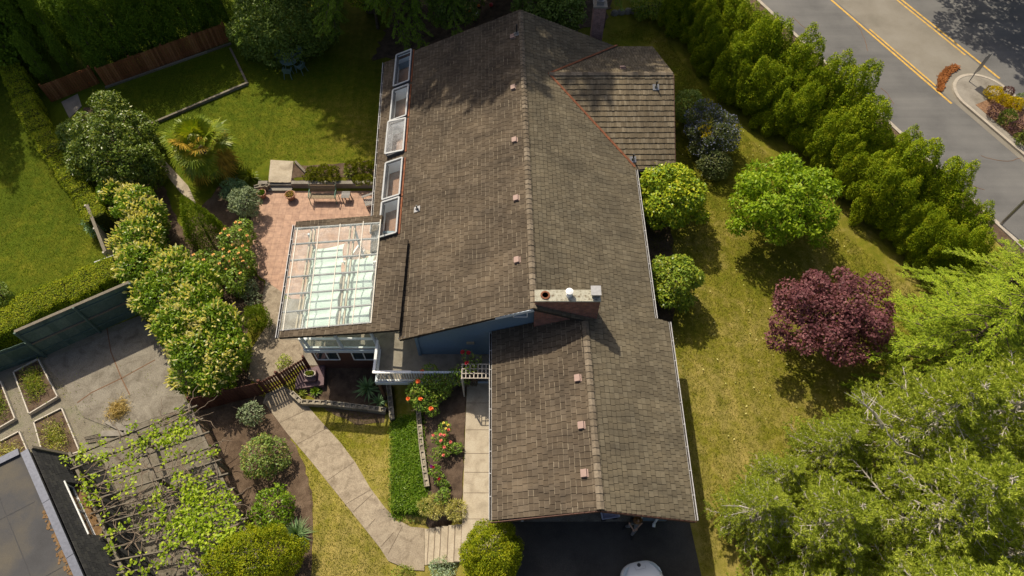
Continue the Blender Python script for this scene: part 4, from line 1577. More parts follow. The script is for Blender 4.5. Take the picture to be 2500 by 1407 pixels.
# ---- east garden
ball("camellia_bush", "rounded yellow-green glossy bush touching the roof corner by the cross gable", "bush", (1642, 478), 1.9, (1.85, 1.85, 1.7), "camellia_leaf", 0.17, 0.1, 160, 11, 34, 0.5)
ball("camellia_bush", "smaller dark green rounded bush beside the long white gutter", "bush", (1648, 692), 1.5, (1.3, 1.35, 1.45), "camellia_dark_leaf", 0.15, 0.09, 170, 12, 28, 0.38)


def airy_tree(name, label, pxy, zc, R, m, L, W, seed, nl=70, lr=0.5, dens=70, rnd=0.6, cat="tree", flat=0.8, jit=0.28):
    """open crown: limbs from the trunk, each ending in a loose clump"""
    c = P(pxy[0], pxy[1], zc + gzf(*P(pxy[0], pxy[1], zc - 1).xy))
    b = Vector((c.x, c.y, gzf(c.x, c.y)))
    rng = random.Random(seed)
    lumps = round_lumps(c, R, nl, lr, rng, -0.55, 0.42, jit, flat)
    root, p, n = plant(name, label, cat, tuple(b), lumps, m, L, W, dens, seed, 'flat', None, rnd=rnd, droop=0.35)
    tm = MB()
    f = b + Vector((0, 0, zc * 0.4))
    tm.tube([b - Vector((0, 0, .1)), f, Vector(c)], [0.13, 0.1, 0.06], 8)
    for l in lumps[1:]:
        s = f.lerp(Vector(c), rng.uniform(0.0, 0.8))
        e = Vector(l[0])
        tm.tube([s, s.lerp(e, 0.5) + Vector((0, 0, .12)), e], [0.04, 0.025, 0.01], 5)
    tm.build("trunk", "bark", root)
    return root


airy_tree("deciduous_tree", "airy bright lime green tree on the lawn beside the roadside hedge", (1915, 492), 2.7, (2.65, 2.4, 1.9), "lime_leaf", 0.21, 0.095, 13, 64, 0.5, 92)
airy_tree("maple_tree", "dark purple leaved maple standing alone on the lawn", (2028, 772), 2.6, (2.8, 2.35, 1.6), "maple_leaf", 0.14, 0.10, 14, 44, 0.6, 125, 0.5, flat=0.5, jit=0.42)
for pxy, R, sd, lb, m in (((1735, 325), (1.5, 1.85, 1.45), 15, "blue-flowered shrub between the cross gable and the hedge", "ceanothus_leaf"),
                          ((1680, 262), (0.85, 1.1, 0.95), 16, "dark green shrub against the end of the cross gable", "dark_leaf"),
                          ((1745, 405), (0.9, 0.8, 0.8), 17, "brownish low shrub below the blue-flowered one", "ceanothus_leaf")):
    root, p, n = ball("garden_shrub", lb, "shrub", pxy, 1.3 if sd != 17 else 0.8, R, m, 0.12, 0.06, 170, sd, 26, 0.4)
    if sd == 15:
        rg = np.random.default_rng(5)
        k = rg.random(len(p)) < 0.4
        link("blossom", spiky_leaves("blossom", p[k] + n[k] * 0.05, n[k], rg, 0.09, 0.07), "lilac_flower", root)["kind"] = "stuff"
        c = P(1722, 320, 2.3)
        s = (np.linalg.norm(p - np.array(c), axis=1) < 0.42)
        link("yellow_blossom", spiky_leaves("yellow_blossom", p[s] + n[s] * 0.06, n[s], rg, 0.11, 0.09), "yellow_leaf", root)

# ---- roadside hedge: about thirty tall cedars in two ragged rows
def cedar_mesh(seed, h, r, L=0.085, W=0.04, dens=430, pl=44, tops=True):
    rng = random.Random(seed)
    lumps = [(np.array([0, 0, h * 0.42]), np.array([r * 0.68, r * 0.68, h * 0.42]))]
    for i in range(pl):
        t = rng.random() ** 0.8
        a = i * 2.39996
        z = h * (0.12 + 0.82 * t)
        rr = r * (1 - 0.55 * max(0, t - 0.45) / 0.55) * rng.uniform(0.75, 1.0)
        s = rng.uniform(0.2, 0.36)
        lumps.append((np.array([rr * math.cos(a), rr * math.sin(a), z]), np.array([s, s, s * rng.uniform(1.5, 2.4)])))
    if tops:
        for i in range(6):
            a = rng.uniform(0, 6.28)
            lumps.append((np.array([0.42 * r * math.cos(a), 0.42 * r * math.sin(a), h * rng.uniform(0.88, 1.06)]), np.array([0.24, 0.24, 0.62])))
    g = np.random.default_rng(seed)
    p, n = lump_points(lumps, dens, g, zmin=0.02)
    return flat_leaves("crown", p, n, g, L, W, up=0.25, rnd=0.42, droop=-0.35)


def trunk_only(h, r):
    return MB().tube([(0, 0, -0.1), (0, 0, h * 0.5), (0, 0, h * 0.9)], [r, r * 0.8, r * 0.3], 7).mesh("trunk")


def planted(name, label, cat, group, spots, crowns, m, trunk, seed=0, smin=0.9, smax=1.1):
    rng = random.Random(seed)
    for me in crowns:
        if not me.materials: me.materials.append(MATS[m])
    if trunk and not trunk.materials: trunk.materials.append(MATS["bark"])
    for i, s in enumerate(spots):
        x, y = s[0], s[1]
        sc = (s[2] if len(s) > 2 else 1.0) * rng.uniform(smin, smax)
        lb = label[i % len(label)] if isinstance(label, list) else label
        root = empty(name, (x, y, gzf(x, y) if len(s) < 4 else s[3]), lb, cat, group)
        root.rotation_euler = (rng.uniform(-.04, .04), rng.uniform(-.04, .04), rng.uniform(0, 6.28))
        root.scale = (sc * rng.uniform(.93, 1.07), sc * rng.uniform(.93, 1.07), sc * rng.uniform(.9, 1.1))
        for nm, me in (("crown", crowns[i % len(crowns)]), ("trunk", trunk)):
            if me is None: continue
            o = bpy.data.objects.new(nm, me)
            COL.objects.link(o)
            o.parent = root


hc = [cedar_mesh(100 + i, 3.9, (0.95, 0.82, 1.0, 0.78, 0.9)[i]) for i in range(5)]
ha = [(9.9, 38.6), (10.9, 36.9), (13.2, 31.2), (15.9, 27.5), (18.9, 22.2), (21.2, 19.0), (23.0, 16.8)]


def along(poly, step, off, rng, jit=0.2):
    out = []
    pts = [Vector((p[0], p[1], 0)) for p in poly]
    carry = 0
    for a, b in zip(pts, pts[1:]):
        d = (b - a)
        L = d.length
        d.normalize()
        nrm = Vector((-d.y, d.x, 0))
        if nrm.x < 0: nrm = -nrm
        t = carry
        while t < L:
            q = a + d * t + nrm * (off + rng.uniform(-jit, jit))
            out.append((q.x + rng.uniform(-.1, .1), q.y + rng.uniform(-.1, .1)))
            t += step
        carry = t - L
    return out


rg = random.Random(8)
front = [q for q in along(ha, 1.02, 0.75, rg, .3) if q[1] > 17.6]
back = [q for q in along(ha, 1.02, 2.35, rg, .35) if q[1] > 20.3]
planted("hedge_cedar", "ragged golden green cedar in the lawn-side row of the roadside hedge", "cedar", "cedars in the lawn-side row of the roadside hedge", front, hc, "hedge_leaf", trunk_only(3.9, .1), 1, 0.74, 1.08)
planted("hedge_cedar", "ragged golden green cedar in the road-side row of the roadside hedge", "cedar", "cedars in the road-side row of the roadside hedge", back, hc, "hedge_leaf", trunk_only(3.9, .1), 2, 0.92, 1.3)

# ---- dark cedars behind the fence, north-west
dc = [cedar_mesh(200 + i, 7.3, 0.85, 0.13, 0.06, 150, 46) for i in range(3)]
fa, fb = Vector(P(265, 205, -1.9)), Vector(P(560, 100, -1.9))
fd = (fb - fa).normalized()
fnv = Vector((-fd.y, fd.x, 0))
spots = []
n = 11
for i in range(n):
    q = fa + fd * ((fb - fa).length * (i + 0.4) / n * 1.15 - 0.2) + fnv * 1.0
    spots.append((q.x, q.y))
spots2 = []
for i in range(9):
    q = fa + fd * ((fb - fa).length * i / 8 + rg.uniform(-.2, .2)) + fnv * 2.3
    spots2.append((q.x, q.y, 1.0))
planted("hedge_cedar", "tall dark cedar column pressed close behind the red-brown fence", "cedar", "dark cedars behind the red-brown fence", spots + spots2, dc, "dark_cedar_leaf", trunk_only(7.3, .1), 3, 0.8, 0.95)
wl = [(-28.3, 36.9, .55), (-29.4, 36.1, .5), (-30.6, 35.3, .55), (-30.2, 37.6, .75), (-31.4, 36.8, .7), (-32.8, 36.4, .7), (-31.2, 39.2, 1.0), (-32.6, 38.6, 1.3), (-34, 38.2, 1.0), (-33.6, 40.6, 1.5), (-35.4, 40.2, 1.6), (-29.3, 38.6, .9), (-37.4, 40.2, 1.6), (-34.6, 42.6, 1.5), (-36.6, 37.9, 1.2), (-39.5, 41, 1.4), (-32.8, 37.4, 2.0), (-35.6, 36.3, 1.5)]
planted("hedge_cedar", "dark pointed cedar in the loose clump left of the bare gap", "cedar", "pointed cedars left of the bare gap", wl, dc, "dark_cedar_leaf", trunk_only(7.3, .1), 4, 0.95, 1.1)

# ---- clipped hedges
def hedge(name, label, pts, w, h, m, seed, L=0.085, W=0.05, dens=620, zoff=0.0):
    rng = np.random.default_rng(seed)
    pts = [Vector(p) for p in pts]
    segs = []
    for a, b in zip(pts, pts[1:]):
        k = max(1, int((b - a).length / 0.35))
        segs += [a.lerp(b, i / k) for i in range(k)]
    segs.append(pts[-1])
    Ps, Ns = [], []
    core = MB()
    for i in range(len(segs) - 1):
        a, b = segs[i], segs[i + 1]
        d = (b - a)
        ln = d.length
        d.normalize()
        s = Vector((d.y, -d.x, 0)).normalized()
        z0 = gzf(a.x, a.y) + zoff
        wob = 1 + 0.10 * math.sin(i * 0.9 + seed) + 0.07 * math.sin(i * 2.3)
        hh = h * (1 + 0.05 * math.sin(i * 0.7 + 1) + 0.04 * math.sin(i * 1.9))
        ww = w * wob
        core.beam(a + Vector((0, 0, z0 - a.z + hh * 0.47)), b + d * .02 + Vector((0, 0, gzf(b.x, b.y) + zoff - b.z + hh * 0.47)), ww * 0.9, hh * 0.93)
        per = ww + 2 * hh
        k = int(dens * per * ln)
        t = rng.uniform(0, per, k)
        f = rng.uniform(0, 1, k)
        x = np.where(t < hh, -ww / 2, np.where(t < hh + ww, t - hh - ww / 2, ww / 2))
        z = np.where(t < hh, t, np.where(t < hh + ww, hh, per - t))
        # rounded shoulders
        ex = np.abs(x) / (ww / 2)
        z = np.where(t < hh, z, z) - 0.10 * np.where((t >= hh) & (t <= hh + ww), ex ** 4, 0)
        nx = np.where(t < hh, -1.0, np.where(t < hh + ww, 0.35 * x, 1.0))
        nz = np.where((t >= hh) & (t < hh + ww), 1.0, 0.15)
        j = rng.normal(size=k) * 0.035
        base = np.array(a) + np.outer(f, np.array(d) * ln)
        base[:, 2] = z0
        q = base + np.outer(x + nx * j, np.array(s)) + np.outer(z + nz * j, [0, 0, 1])
        nn = np.outer(nx, np.array(s)) + np.outer(nz, [0, 0, 1])
        Ps.append(q)
        Ns.append(unit(nn))
    p, n = np.concatenate(Ps), np.concatenate(Ns)
    c = segs[len(segs) // 2]
    root = empty(name, (c.x, c.y, gzf(c.x, c.y)), label, "hedge")
    link("foliage", flat_leaves("foliage", p, n, rng, L, W, up=0.3, rnd=0.4, droop=-.2), m, root)
    core.build("stems", "hedge_core", root)  # solid opaque core added inside the leaves to stop light leaking through
    return root


hp = [(-38.5, 42.5), (-35.3, 37.6), (-33.0, 35.0), (-30.6, 31.3), (-28.0, 28.2), (-25.6, 25.3), (-24.0, 23.3)]
hedge("clipped_hedge", "long clipped golden green hedge curving along the left lawn", [(x + 0.55, y + 0.15, 0) for x, y in hp], 1.15, 1.5, "clipped_leaf", 3)
hl = [P(285, 655, -0.6), P(200, 690, -0.6), P(100, 735, -0.6), P(0, 790, -0.6), P(-120, 850, -0.6)]
hedge("clipped_hedge", "broad flat-topped hedge above the dark green fence", [(v.x, v.y, 0) for v in hl], 1.5, 1.9, "clipped_leaf", 4)
c0 = P(15, 700, -1.6)
ball("garden_shrub", "dark shrub cut by the left edge above the broad hedge", "shrub", (-5, 720), 0.6, (0.7, 0.7, 0.6), "dark_leaf", 0.12, 0.06, 170, 19, 14, 0.3)

# ---- evergreens and laurels on the left
def big_shrub(name, label, cat, pxs, m, L, W, dens, seed, z0=-2.1, lr=0.55, blossoms=0, fl=0.12, core=True):
    """a shrub whose clumps follow the outline measured on the photo: (px, py, height above ground, radius)"""
    rng = random.Random(seed)
    lumps = []
    for (a, b, h, r) in pxs:
        c = P(a, b, z0 + h)
        lumps += round_lumps((c.x, c.y, c.z), (r, r, r * 0.9), int(14 * r / 0.8), lr * rng.uniform(.8, 1.1), rng, -0.6, 0.75, 0.15)
        if h > r * 1.1:
            lumps.append((np.array([c.x, c.y, z0 + h * 0.45]), np.array([r * 0.8, r * 0.8, h * 0.5])))
    ctr = np.mean([l[0] for l in lumps], 0)
    b = (ctr[0], ctr[1], gzf(ctr[0], ctr[1]))
    root, p, n = plant(name, label, cat, b, lumps, m, L, W, dens, seed, 'flat', (0.09, 6, 1.0), zmin=z0 + 0.02)
    if blossoms:
        g = np.random.default_rng(seed + 1)
        sel = np.where((n[:, 2] > 0.1))[0]
        nz = np.sin(p[:, 0] * 2.1 + seed) * np.sin(p[:, 1] * 1.7) + 0.35 + g.normal(size=len(p)) * 0.5
        sel = sel[nz[sel] > 0.25]
        sel = g.choice(sel, min(blossoms, len(sel)), replace=False)
        q = np.repeat(p[sel] + n[sel] * 0.07, 4, 0)
        dd = np.repeat(n[sel] * 0.7 + np.array([0, 0, 0.45]) + g.normal(size=(len(sel), 3)) * 0.45, 4, 0)
        nn = g.normal(size=q.shape)
        o = link("blossom", leaf_mesh("blossom", q + g.normal(size=q.shape) * 0.012, dd, nn, 0.27, 0.085), "cream_flower", root)
        o["kind"] = "stuff"
    return root


big_shrub("evergreen_tree", "large dark glossy evergreen left of the palm", "tree",
          [(262, 345, 2.6, 1.9), (300, 390, 2.2, 1.7), (265, 262, 3.0, 1.0), (200, 330, 1.8, 1.3), (225, 395, 1.6, 1.3), (350, 400, 1.6, 1.2), (330, 320, 2.0, 1.2)],
          "evergreen_leaf", 0.17, 0.085, 120, 31, -2.1, 0.5)
big_shrub("laurel_bush", "laurel full of cream flower spikes below the dark evergreen", "laurel",
          [(330, 500, 1.9, 1.1), (280, 470, 1.6, 0.9), (360, 525, 1.8, 0.85), (345, 575, 1.8, 1.2), (310, 590, 1.4, 0.8), (330, 628, 1.5, 0.9)],
          "laurel_leaf", 0.18, 0.075, 125, 32, -2.2, 0.45, 900)
big_shrub("laurel_bush", "broad cream-flowered laurel at the corner of the dark green fence", "laurel",
          [(350, 650, 1.8, 1.2), (420, 660, 2.0, 1.2), (480, 690, 1.9, 1.1), (400, 720, 2.0, 1.3), (360, 730, 1.6, 0.9), (480, 740, 2.0, 1.2), (430, 775, 1.9, 1.1)],
          "laurel_leaf", 0.18, 0.075, 125, 33, -2.2, 0.45, 760)
big_shrub("laurel_bush", "lowest cream-flowered laurel beside the brown fence", "laurel",
          [(440, 800, 1.9, 1.2), (520, 790, 2.0, 1.2), (550, 850, 1.8, 1.1), (480, 860, 1.9, 1.2), (520, 910, 1.5, 1.0), (460, 920, 1.2, 0.75)],
          "laurel_leaf", 0.18, 0.075, 125, 34, -2.2, 0.45, 760)
ball("garden_shrub", "small blue-green shrub on the lawn edge beside the pale fence top", "shrub", (232, 545), 0.7, (0.55, 0.75, 0.6), "yucca_leaf", 0.13, 0.07, 150, 35, 14, 0.3)
# conical cypress with two tips
cyl = []
for k in range(14):
    t = k / 13
    r = 1.1 * (1 - t) ** 0.75 + 0.1
    cyl.append((np.array([0, 0, 0.3 + 3.3 * t]), np.array([r, r * 0.8, 0.42])))
for k in range(6):
    t = k / 5
    r = 0.5 * (1 - t) ** 0.8 + 0.08
    cyl.append((np.array([0.42, 0.1, 1.2 + 1.6 * t]), np.array([r, r, 0.35])))
b0 = G(512, 585)
plant("cypress", "dense dark green cypress cone with two tips among the laurels", "cypress", tuple(b0), [(l[0] + np.array(b0), l[1]) for l in cyl], "cypress_leaf", 0.11, 0.05, 260, 36, 'spiky', (0.08, 0, 1), up=0.6, out=0.5, rnd=0.35)
big_shrub("rose_bush", "large rose bush covered in apricot blooms beside the patio", "rose bush",
          [(572, 585, 1.4, 0.8), (588, 635, 1.3, 0.75), (540, 650, 1.1, 0.8), (575, 685, 1.1, 0.7), (500, 640, 0.9, 0.7), (595, 555, 1.3, 0.5)], "rose_leaf", 0.13, 0.08, 120, 37, -2.25, 0.35)


def bloom_mesh(r, seed):
    """a rose: whorls of cupped petals"""
    rng = random.Random(seed)
    mb = MB()
    for ring, (k, rr, zz, tilt) in enumerate(((6, 1.0, 0.0, 0.5), (5, 0.68, 0.22, 0.9), (4, 0.4, 0.4, 1.2))):
        for i in range(k):
            a = 6.283 * i / k + ring * 0.6
            c, s = math.cos(a), math.sin(a)
            w = 0.62 * rr
            base = Vector((c * 0.12 * r, s * 0.12 * r, zz * r * 0.6))
            mid = Vector((c * rr * 0.75 * r, s * rr * 0.75 * r, (zz + 0.18 * tilt) * r))
            tp = Vector((c * rr * r, s * rr * r, (zz + 0.4 * tilt) * r))
            t = Vector((-s, c, 0)) * w * r
            mb.add([base - t * 0.3, base + t * 0.3, mid + t, tp + t * 0.4, tp - t * 0.4, mid - t], [(0, 1, 2, 5), (5, 2, 3, 4)])
    return mb.mesh("bloom")


BL = {}


def blooms(root, pts, m, r=0.075):
    key = (m, r)
    if key not in BL:
        me = bloom_mesh(r, 1)
        me.materials.append(MATS[m])
        BL[key] = me
    rng = random.Random(len(pts))
    for p in pts:
        o = bpy.data.objects.new("bloom", BL[key])
        COL.objects.link(o)
        o.parent = root
        o.location = Vector(p) - root.location
        o.rotation_euler = (rng.uniform(-.5, .5), rng.uniform(-.5, .5), rng.uniform(0, 6))


def crown_top(root, pxy, above=0.05):
    """nearest crown leaf seen at a photo point"""
    o = [c for c in root.children if c.name.startswith("crown")][0]
    k = len(o.data.vertices)
    co = np.empty(k * 3)
    o.data.vertices.foreach_get("co", co)
    co = co.reshape(-1, 3)[::4]
    v = co - np.array([0, 0, H])
    d = v @ CF
    sx, sy = 1250 + FPX * v[:, 0] / d, 703.5 - FPX * (v @ CU) / d
    near = (sx - pxy[0]) ** 2 + (sy - pxy[1]) ** 2
    c = np.argsort(near)[:14]
    q = co[c[np.argmin(d[c])]]
    return Vector(q) + Vector((0, 0, above))


rr = [o for o in bpy.data.objects if o.name.startswith("rose_bush")][0]
rg = random.Random(3)
bl = [(565, 538), (550, 552), (588, 562), (605, 578), (609, 592), (596, 603), (578, 606), (603, 612), (583, 622), (545, 610), (560, 618), (572, 632), (590, 628), (548, 628), (520, 625), (535, 645), (563, 650), (578, 655), (597, 640), (606, 655), (588, 668), (560, 640), (500, 635), (472, 615), (512, 650), (540, 570), (560, 580), (585, 545), (553, 660), (570, 600)]
blooms(rr, [crown_top(rr, q) for q in bl], "rose_apricot", 0.085)

# shrubs round the patio
ball("garden_shrub", "round grey-green shrub at the shaded patio corner", "shrub", (597, 495), 1.05, (0.95, 0.9, 0.95), "grey_leaf", 0.11, 0.055, 230, 41, 20, 0.3)
ball("garden_shrub", "dark bluish shrub below the palm fronds", "shrub", (572, 462), 0.6, (0.85, 0.75, 0.6), "yucca_leaf", 0.11, 0.05, 200, 42, 18, 0.3)
ball("topiary_ball", "neat round green topiary ball beside the concrete walk", "topiary", (626, 778), 0.75, (0.72, 0.7, 0.72), "cypress_leaf", 0.08, 0.04, 420, 43, 30, 0.2, 'spiky', (0.06, 0, 1))
ball("garden_shrub", "low mixed perennials with pink flowers left of the walk", "plants", (600, 705), 0.4, (0.65, 0.6, 0.4), "grey_leaf", 0.1, 0.06, 160, 44, 16, 0.25)
ball("garden_shrub", "pale twiggy plant behind the topiary ball", "plants", (620, 735), 0.3, (0.45, 0.5, 0.3), "grey_leaf", 0.09, 0.04, 150, 45, 12, 0.2)
for q, R, sd, lb in (((790, 432), (1.15, 0.72, 0.62), 46, "olive heather mound left of the gap behind the bench"), ((885, 418), (1.1, 0.62, 0.65), 47, "olive heather mound nearest the house eave"), ((895, 445), (0.85, 0.4, 0.45), 48, "low strip of olive heather by the wooden armchair")):
    ball("heather_shrub", lb, "shrub", q, 0.35, R, "heather_leaf", 0.12, 0.065, 330, sd, 22, 0.26, 'spiky', None)
ball("garden_shrub", "small green weed clump by the brown fence end", "plants", (692, 884), 0.3, (0.35, 0.4, 0.3), "weed_leaf", 0.11, 0.05, 160, 49, 9, 0.18, trunk=None)

# ---- front garden
ball("garden_shrub", "small bluish-green shrub at the top of the soil bed", "shrub", (612, 1010), 0.7, (0.55, 0.55, 0.55), "grey_leaf", 0.12, 0.06, 130, 51, 14, 0.28)
ball("garden_shrub", "rounded mid-green shrub with reddish tips in the soil bed", "shrub", (648, 1115), 0.9, (1.05, 1.0, 0.85), "shrub_leaf", 0.13, 0.075, 130, 52, 24, 0.36)
ball("garden_shrub", "yellow-green spreading shrub at the bottom of the soil bed", "shrub", (668, 1240), 0.7, (1.0, 0.95, 0.65), "laurel_leaf", 0.13, 0.07, 120, 53, 22, 0.34)
root, p, n = ball("cedar_shrub", "broad clump of golden green cedar at the bottom edge", "cedar", (628, 1365), 1.3, (2.0, 1.4, 1.3), "golden_leaf", 0.085, 0.04, 520, 54, 40, 0.5, 'flat', (0.1, 6, 1.2), up=0.25, rnd=0.42, droop=-.3)
root, p, n = ball("cedar_shrub", "dome-shaped bright golden cedar at the driveway corner", "cedar", (1200, 1352), 1.15, (1.2, 1.3, 1.35), "golden_leaf", 0.075, 0.036, 720, 55, 44, 0.36, 'flat', (0.1, 6, .8), up=0.25, rnd=0.42, droop=-.3)
ball("lavender_bush", "silvery lavender bush below the steps", "lavender", (1084, 1386), 0.35, (0.65, 0.42, 0.35), "silver_leaf", 0.1, 0.03, 420, 56, 18, 0.2, 'spiky', None, up=0.8)
ball("garden_shrub", "small green cushion plant at the bottom left of the steps", "plants", (985, 1400), 0.25, (0.45, 0.3, 0.25), "weed_leaf", 0.1, 0.04, 260, 57, 12, 0.16, 'spiky', None)
ball("ornamental_grass", "straw-coloured grass cushion at the lower end of the rose bed", "grass clump", (1058, 1238), 0.2, (0.55, 0.5, 0.28), "dry_grass", 0.16, 0.025, 420, 58, 14, 0.2, 'spiky', None)
ball("ornamental_grass", "straw-coloured grass cushion next to the concrete walk", "grass clump", (1112, 1246), 0.2, (0.38, 0.42, 0.26), "dry_grass", 0.16, 0.025, 420, 59, 12, 0.18, 'spiky', None)


def blades(name, label, cat, pxy, n, L, W, m, seed, tilt=0.9, hgt=0.05, arch=0.35, z=None):
    """rosette of arching sword leaves, three segments each"""
    c = G(*pxy)
    rng = random.Random(seed)
    mb = MB()
    for i in range(n):
        a = i * 2.39996 + rng.uniform(-.2, .2)
        el = rng.uniform(0.15, 1.0) * tilt
        l = L * rng.uniform(0.7, 1.1)
        d = Vector((math.cos(a) * math.sin(el), math.sin(a) * math.sin(el), math.cos(el)))
        s = Vector((-math.sin(a), math.cos(a), 0))
        p = c + Vector((0, 0, hgt * rng.random()))
        vs = []
        for k, w in enumerate((0.7, 1.0, 0.75, 0.05)):
            t = k / 3
            q = p + d * l * t - Vector((0, 0, arch * l * t * t * math.sin(el)))
            vs += [q - s * W * w / 2, q + s * W * w / 2]
        mb.add(vs, [(0, 1, 3, 2), (2, 3, 5, 4), (4, 5, 7, 6)])
    root = empty(name, tuple(c), label, cat)
    mb.build("leaves", m, root)
    return root


blades("yucca", "spiky green yucca below the deck corner", "yucca", (900, 955), 90, 0.85, 0.06, "yucca_leaf", 1, 1.25, 0.5)
blades("yucca", "smaller spiky yucca behind the block wall", "yucca", (928, 985), 50, 0.6, 0.05, "yucca_leaf", 2, 1.25, 0.3)
blades("yucca", "spiky yellow-green yucca beside the concrete slab", "yucca", (614, 436), 60, 0.75, 0.07, "palm_leaf", 3, 1.2, 0.3)
blades("yucca", "tiny variegated yucca between the heather mounds", "yucca", (852, 428), 36, 0.5, 0.05, "weed_leaf", 4, 1.2, 0.15)
blades("ornamental_grass", "arching green grass tuft beside the golden cedar clump", "grass clump", (728, 1308), 220, 1.05, 0.028, "yucca_leaf", 5, 1.15, 0.2, 0.5)
blades("fern_clump", "bright green leafy clump behind the little platform", "plants", (772, 958), 60, 0.38, 0.09, "ground_cover_leaf", 6, 1.3, 0.1)
blades("fern_clump", "yellow-green low clump inside the curved block wall", "plants", (740, 962), 80, 0.3, 0.05, "weed_leaf", 7, 1.3, 0.1)

# ground cover strip between the two low walls
rng = np.random.default_rng(77)
k = 26000
u = rng.random((k, 2))
xs_ = -6.35 + 1.55 * u[:, 0] + 0.06 * rng.normal(size=k)
ys_ = 6.6 + 6.0 * u[:, 1]
A = np.array([(P(952, 1010, -.8).x, P(952, 1010, -.8).y), (P(1025, 1000, -.6).x, P(1025, 1000, -.6).y), (P(1045, 1262, -.6).x, P(1045, 1262, -.6).y), (P(960, 1262, -.9).x, P(960, 1262, -.9).y)])
s, t = u[:, :1], u[:, 1:]
q = (A[0] * (1 - s) + A[1] * s) * (1 - t) + (A[3] * (1 - s) + A[2] * s) * t + rng.normal(size=(k, 2)) * 0.11
zz = gz(q[:, 0], q[:, 1]) + rng.random(k) ** 1.6 * 0.3 * (0.7 + 0.3 * np.sin(q[:, 0] * 5) * np.sin(q[:, 1] * 4))
p = np.stack([q[:, 0], q[:, 1], zz], 1)
o = link("ground_cover", flat_leaves("ground_cover", p, np.tile([0, 0, 1.0], (k, 1)), rng, 0.085, 0.05, rnd=0.7), "ground_cover_leaf")
tag(o, "vivid green ground cover between two low block walls", None, None, "stuff")

# roses over the lattice arch and in the bed
def rose(label, parts, seed, m="rose_leaf", dens=190, twigs=40):
    rng = random.Random(seed)
    lumps = []
    for (x, y, z, r) in parts:
        lumps += round_lumps((x, y, z), (r, r, r * 0.8), int(9 * r / 0.35), 0.2, rng, -0.8, 0.5, 0.25)
    c = np.mean([q[:3] for q in parts], 0)
    b = (c[0], c[1], gzf(c[0], c[1]))
    root, p, n = plant("rose_bush", label, "rose bush", b, lumps, m, 0.1, 0.06, dens, seed, 'flat', None, rnd=0.8)
    tw = MB()
    for i in range(twigs):
        q = parts[i % len(parts)]
        s = Vector((b[0] + rng.uniform(-.3, .3), b[1] + rng.uniform(-.3, .3), gzf(b[0], b[1])))
        e = Vector((q[0] + rng.uniform(-1, 1) * q[3] * 1.25, q[1] + rng.uniform(-1, 1) * q[3] * 1.25, q[2] + rng.uniform(-.4, 1.0) * q[3]))
        tw.tube([s, s.lerp(e, 0.55) + Vector((rng.uniform(-.1, .1), rng.uniform(-.1, .1), .15)), e], [0.018, 0.013, 0.006], 4, False)
    tw.build("stems", "vine_bark", root)
    return root


def q3(px, py, z, r):
    v = P(px, py, z)
    return (v.x, v.y, v.z, r)


ra = rose("sprawling climbing rose with orange blooms along the deck front", [q3(1010, 950, 0.3, 0.35), q3(1080, 950, 0.5, 0.4), q3(1130, 925, 0.8, 0.35), q3(1050, 905, 0.9, 0.35), q3(1030, 945, 0.6, 0.42), q3(1060, 925, 0.8, 0.45), q3(1095, 925, 0.8, 0.4), q3(1030, 985, 0.3, 0.4), q3(1065, 960, 0.4, 0.45), q3(1110, 915, 1.0, 0.3), q3(1010, 970, 0.1, 0.25), q3(1055, 1000, 0.2, 0.3)], 61, twigs=70)
blooms(ra, [crown_top(ra, q) for q in ((1024, 902), (1022, 933), (1026, 972), (988, 982), (1053, 997))], "rose_orange", 0.11)
rb = rose("climbing rose with dark red blooms on the white lattice arch", [q3(1140, 868, 2.1, 0.22), q3(1150, 895, 2.1, 0.25), q3(1125, 905, 1.8, 0.25), q3(1165, 880, 2.0, 0.2)], 62, dens=70, twigs=90)
blooms(rb, [crown_top(rb, q) for q in ((1131, 840), (1156, 850), (1134, 888))], "rose_red", 0.1)
rc = rose("rose bush with salmon pink and yellow blooms in the dark bed", [q3(1075, 1070, 0.4, 0.32), q3(1090, 1095, 0.3, 0.3), q3(1065, 1110, 0.2, 0.25), q3(1115, 1095, 0.25, 0.22), q3(1085, 1045, 0.35, 0.22)], 63)
blooms(rc, [crown_top(rc, q) for q in ((1072, 1060), (1055, 1060), (1087, 1065), (1098, 1072), (1095, 1050), (1075, 1078), (1103, 1051), (1080, 1110), (1084, 1088))], "rose_pink", 0.075)
blooms(rc, [crown_top(rc, q) for q in ((1083, 1030), (1095, 1035), (1090, 1050))], "rose_yellow", 0.06)
rd_ = rose("small rose bush with magenta and red blooms low in the bed", [q3(1062, 1150, 0.1, 0.2), q3(1075, 1172, 0.1, 0.2), q3(1085, 1185, 0.05, 0.17)], 64, twigs=14)
blooms(rd_, [crown_top(rd_, q) for q in ((1057, 1140), (1071, 1165))], "rose_red", 0.065)
blooms(rd_, [crown_top(rd_, q) for q in ((1050, 1141),)], "rose_purple", 0.07)
re_ = rose("bloomless small rose bush at the lower end of the bed", [q3(1085, 1205, 0.15, 0.2), q3(1078, 1215, 0.1, 0.17)], 65, twigs=12)

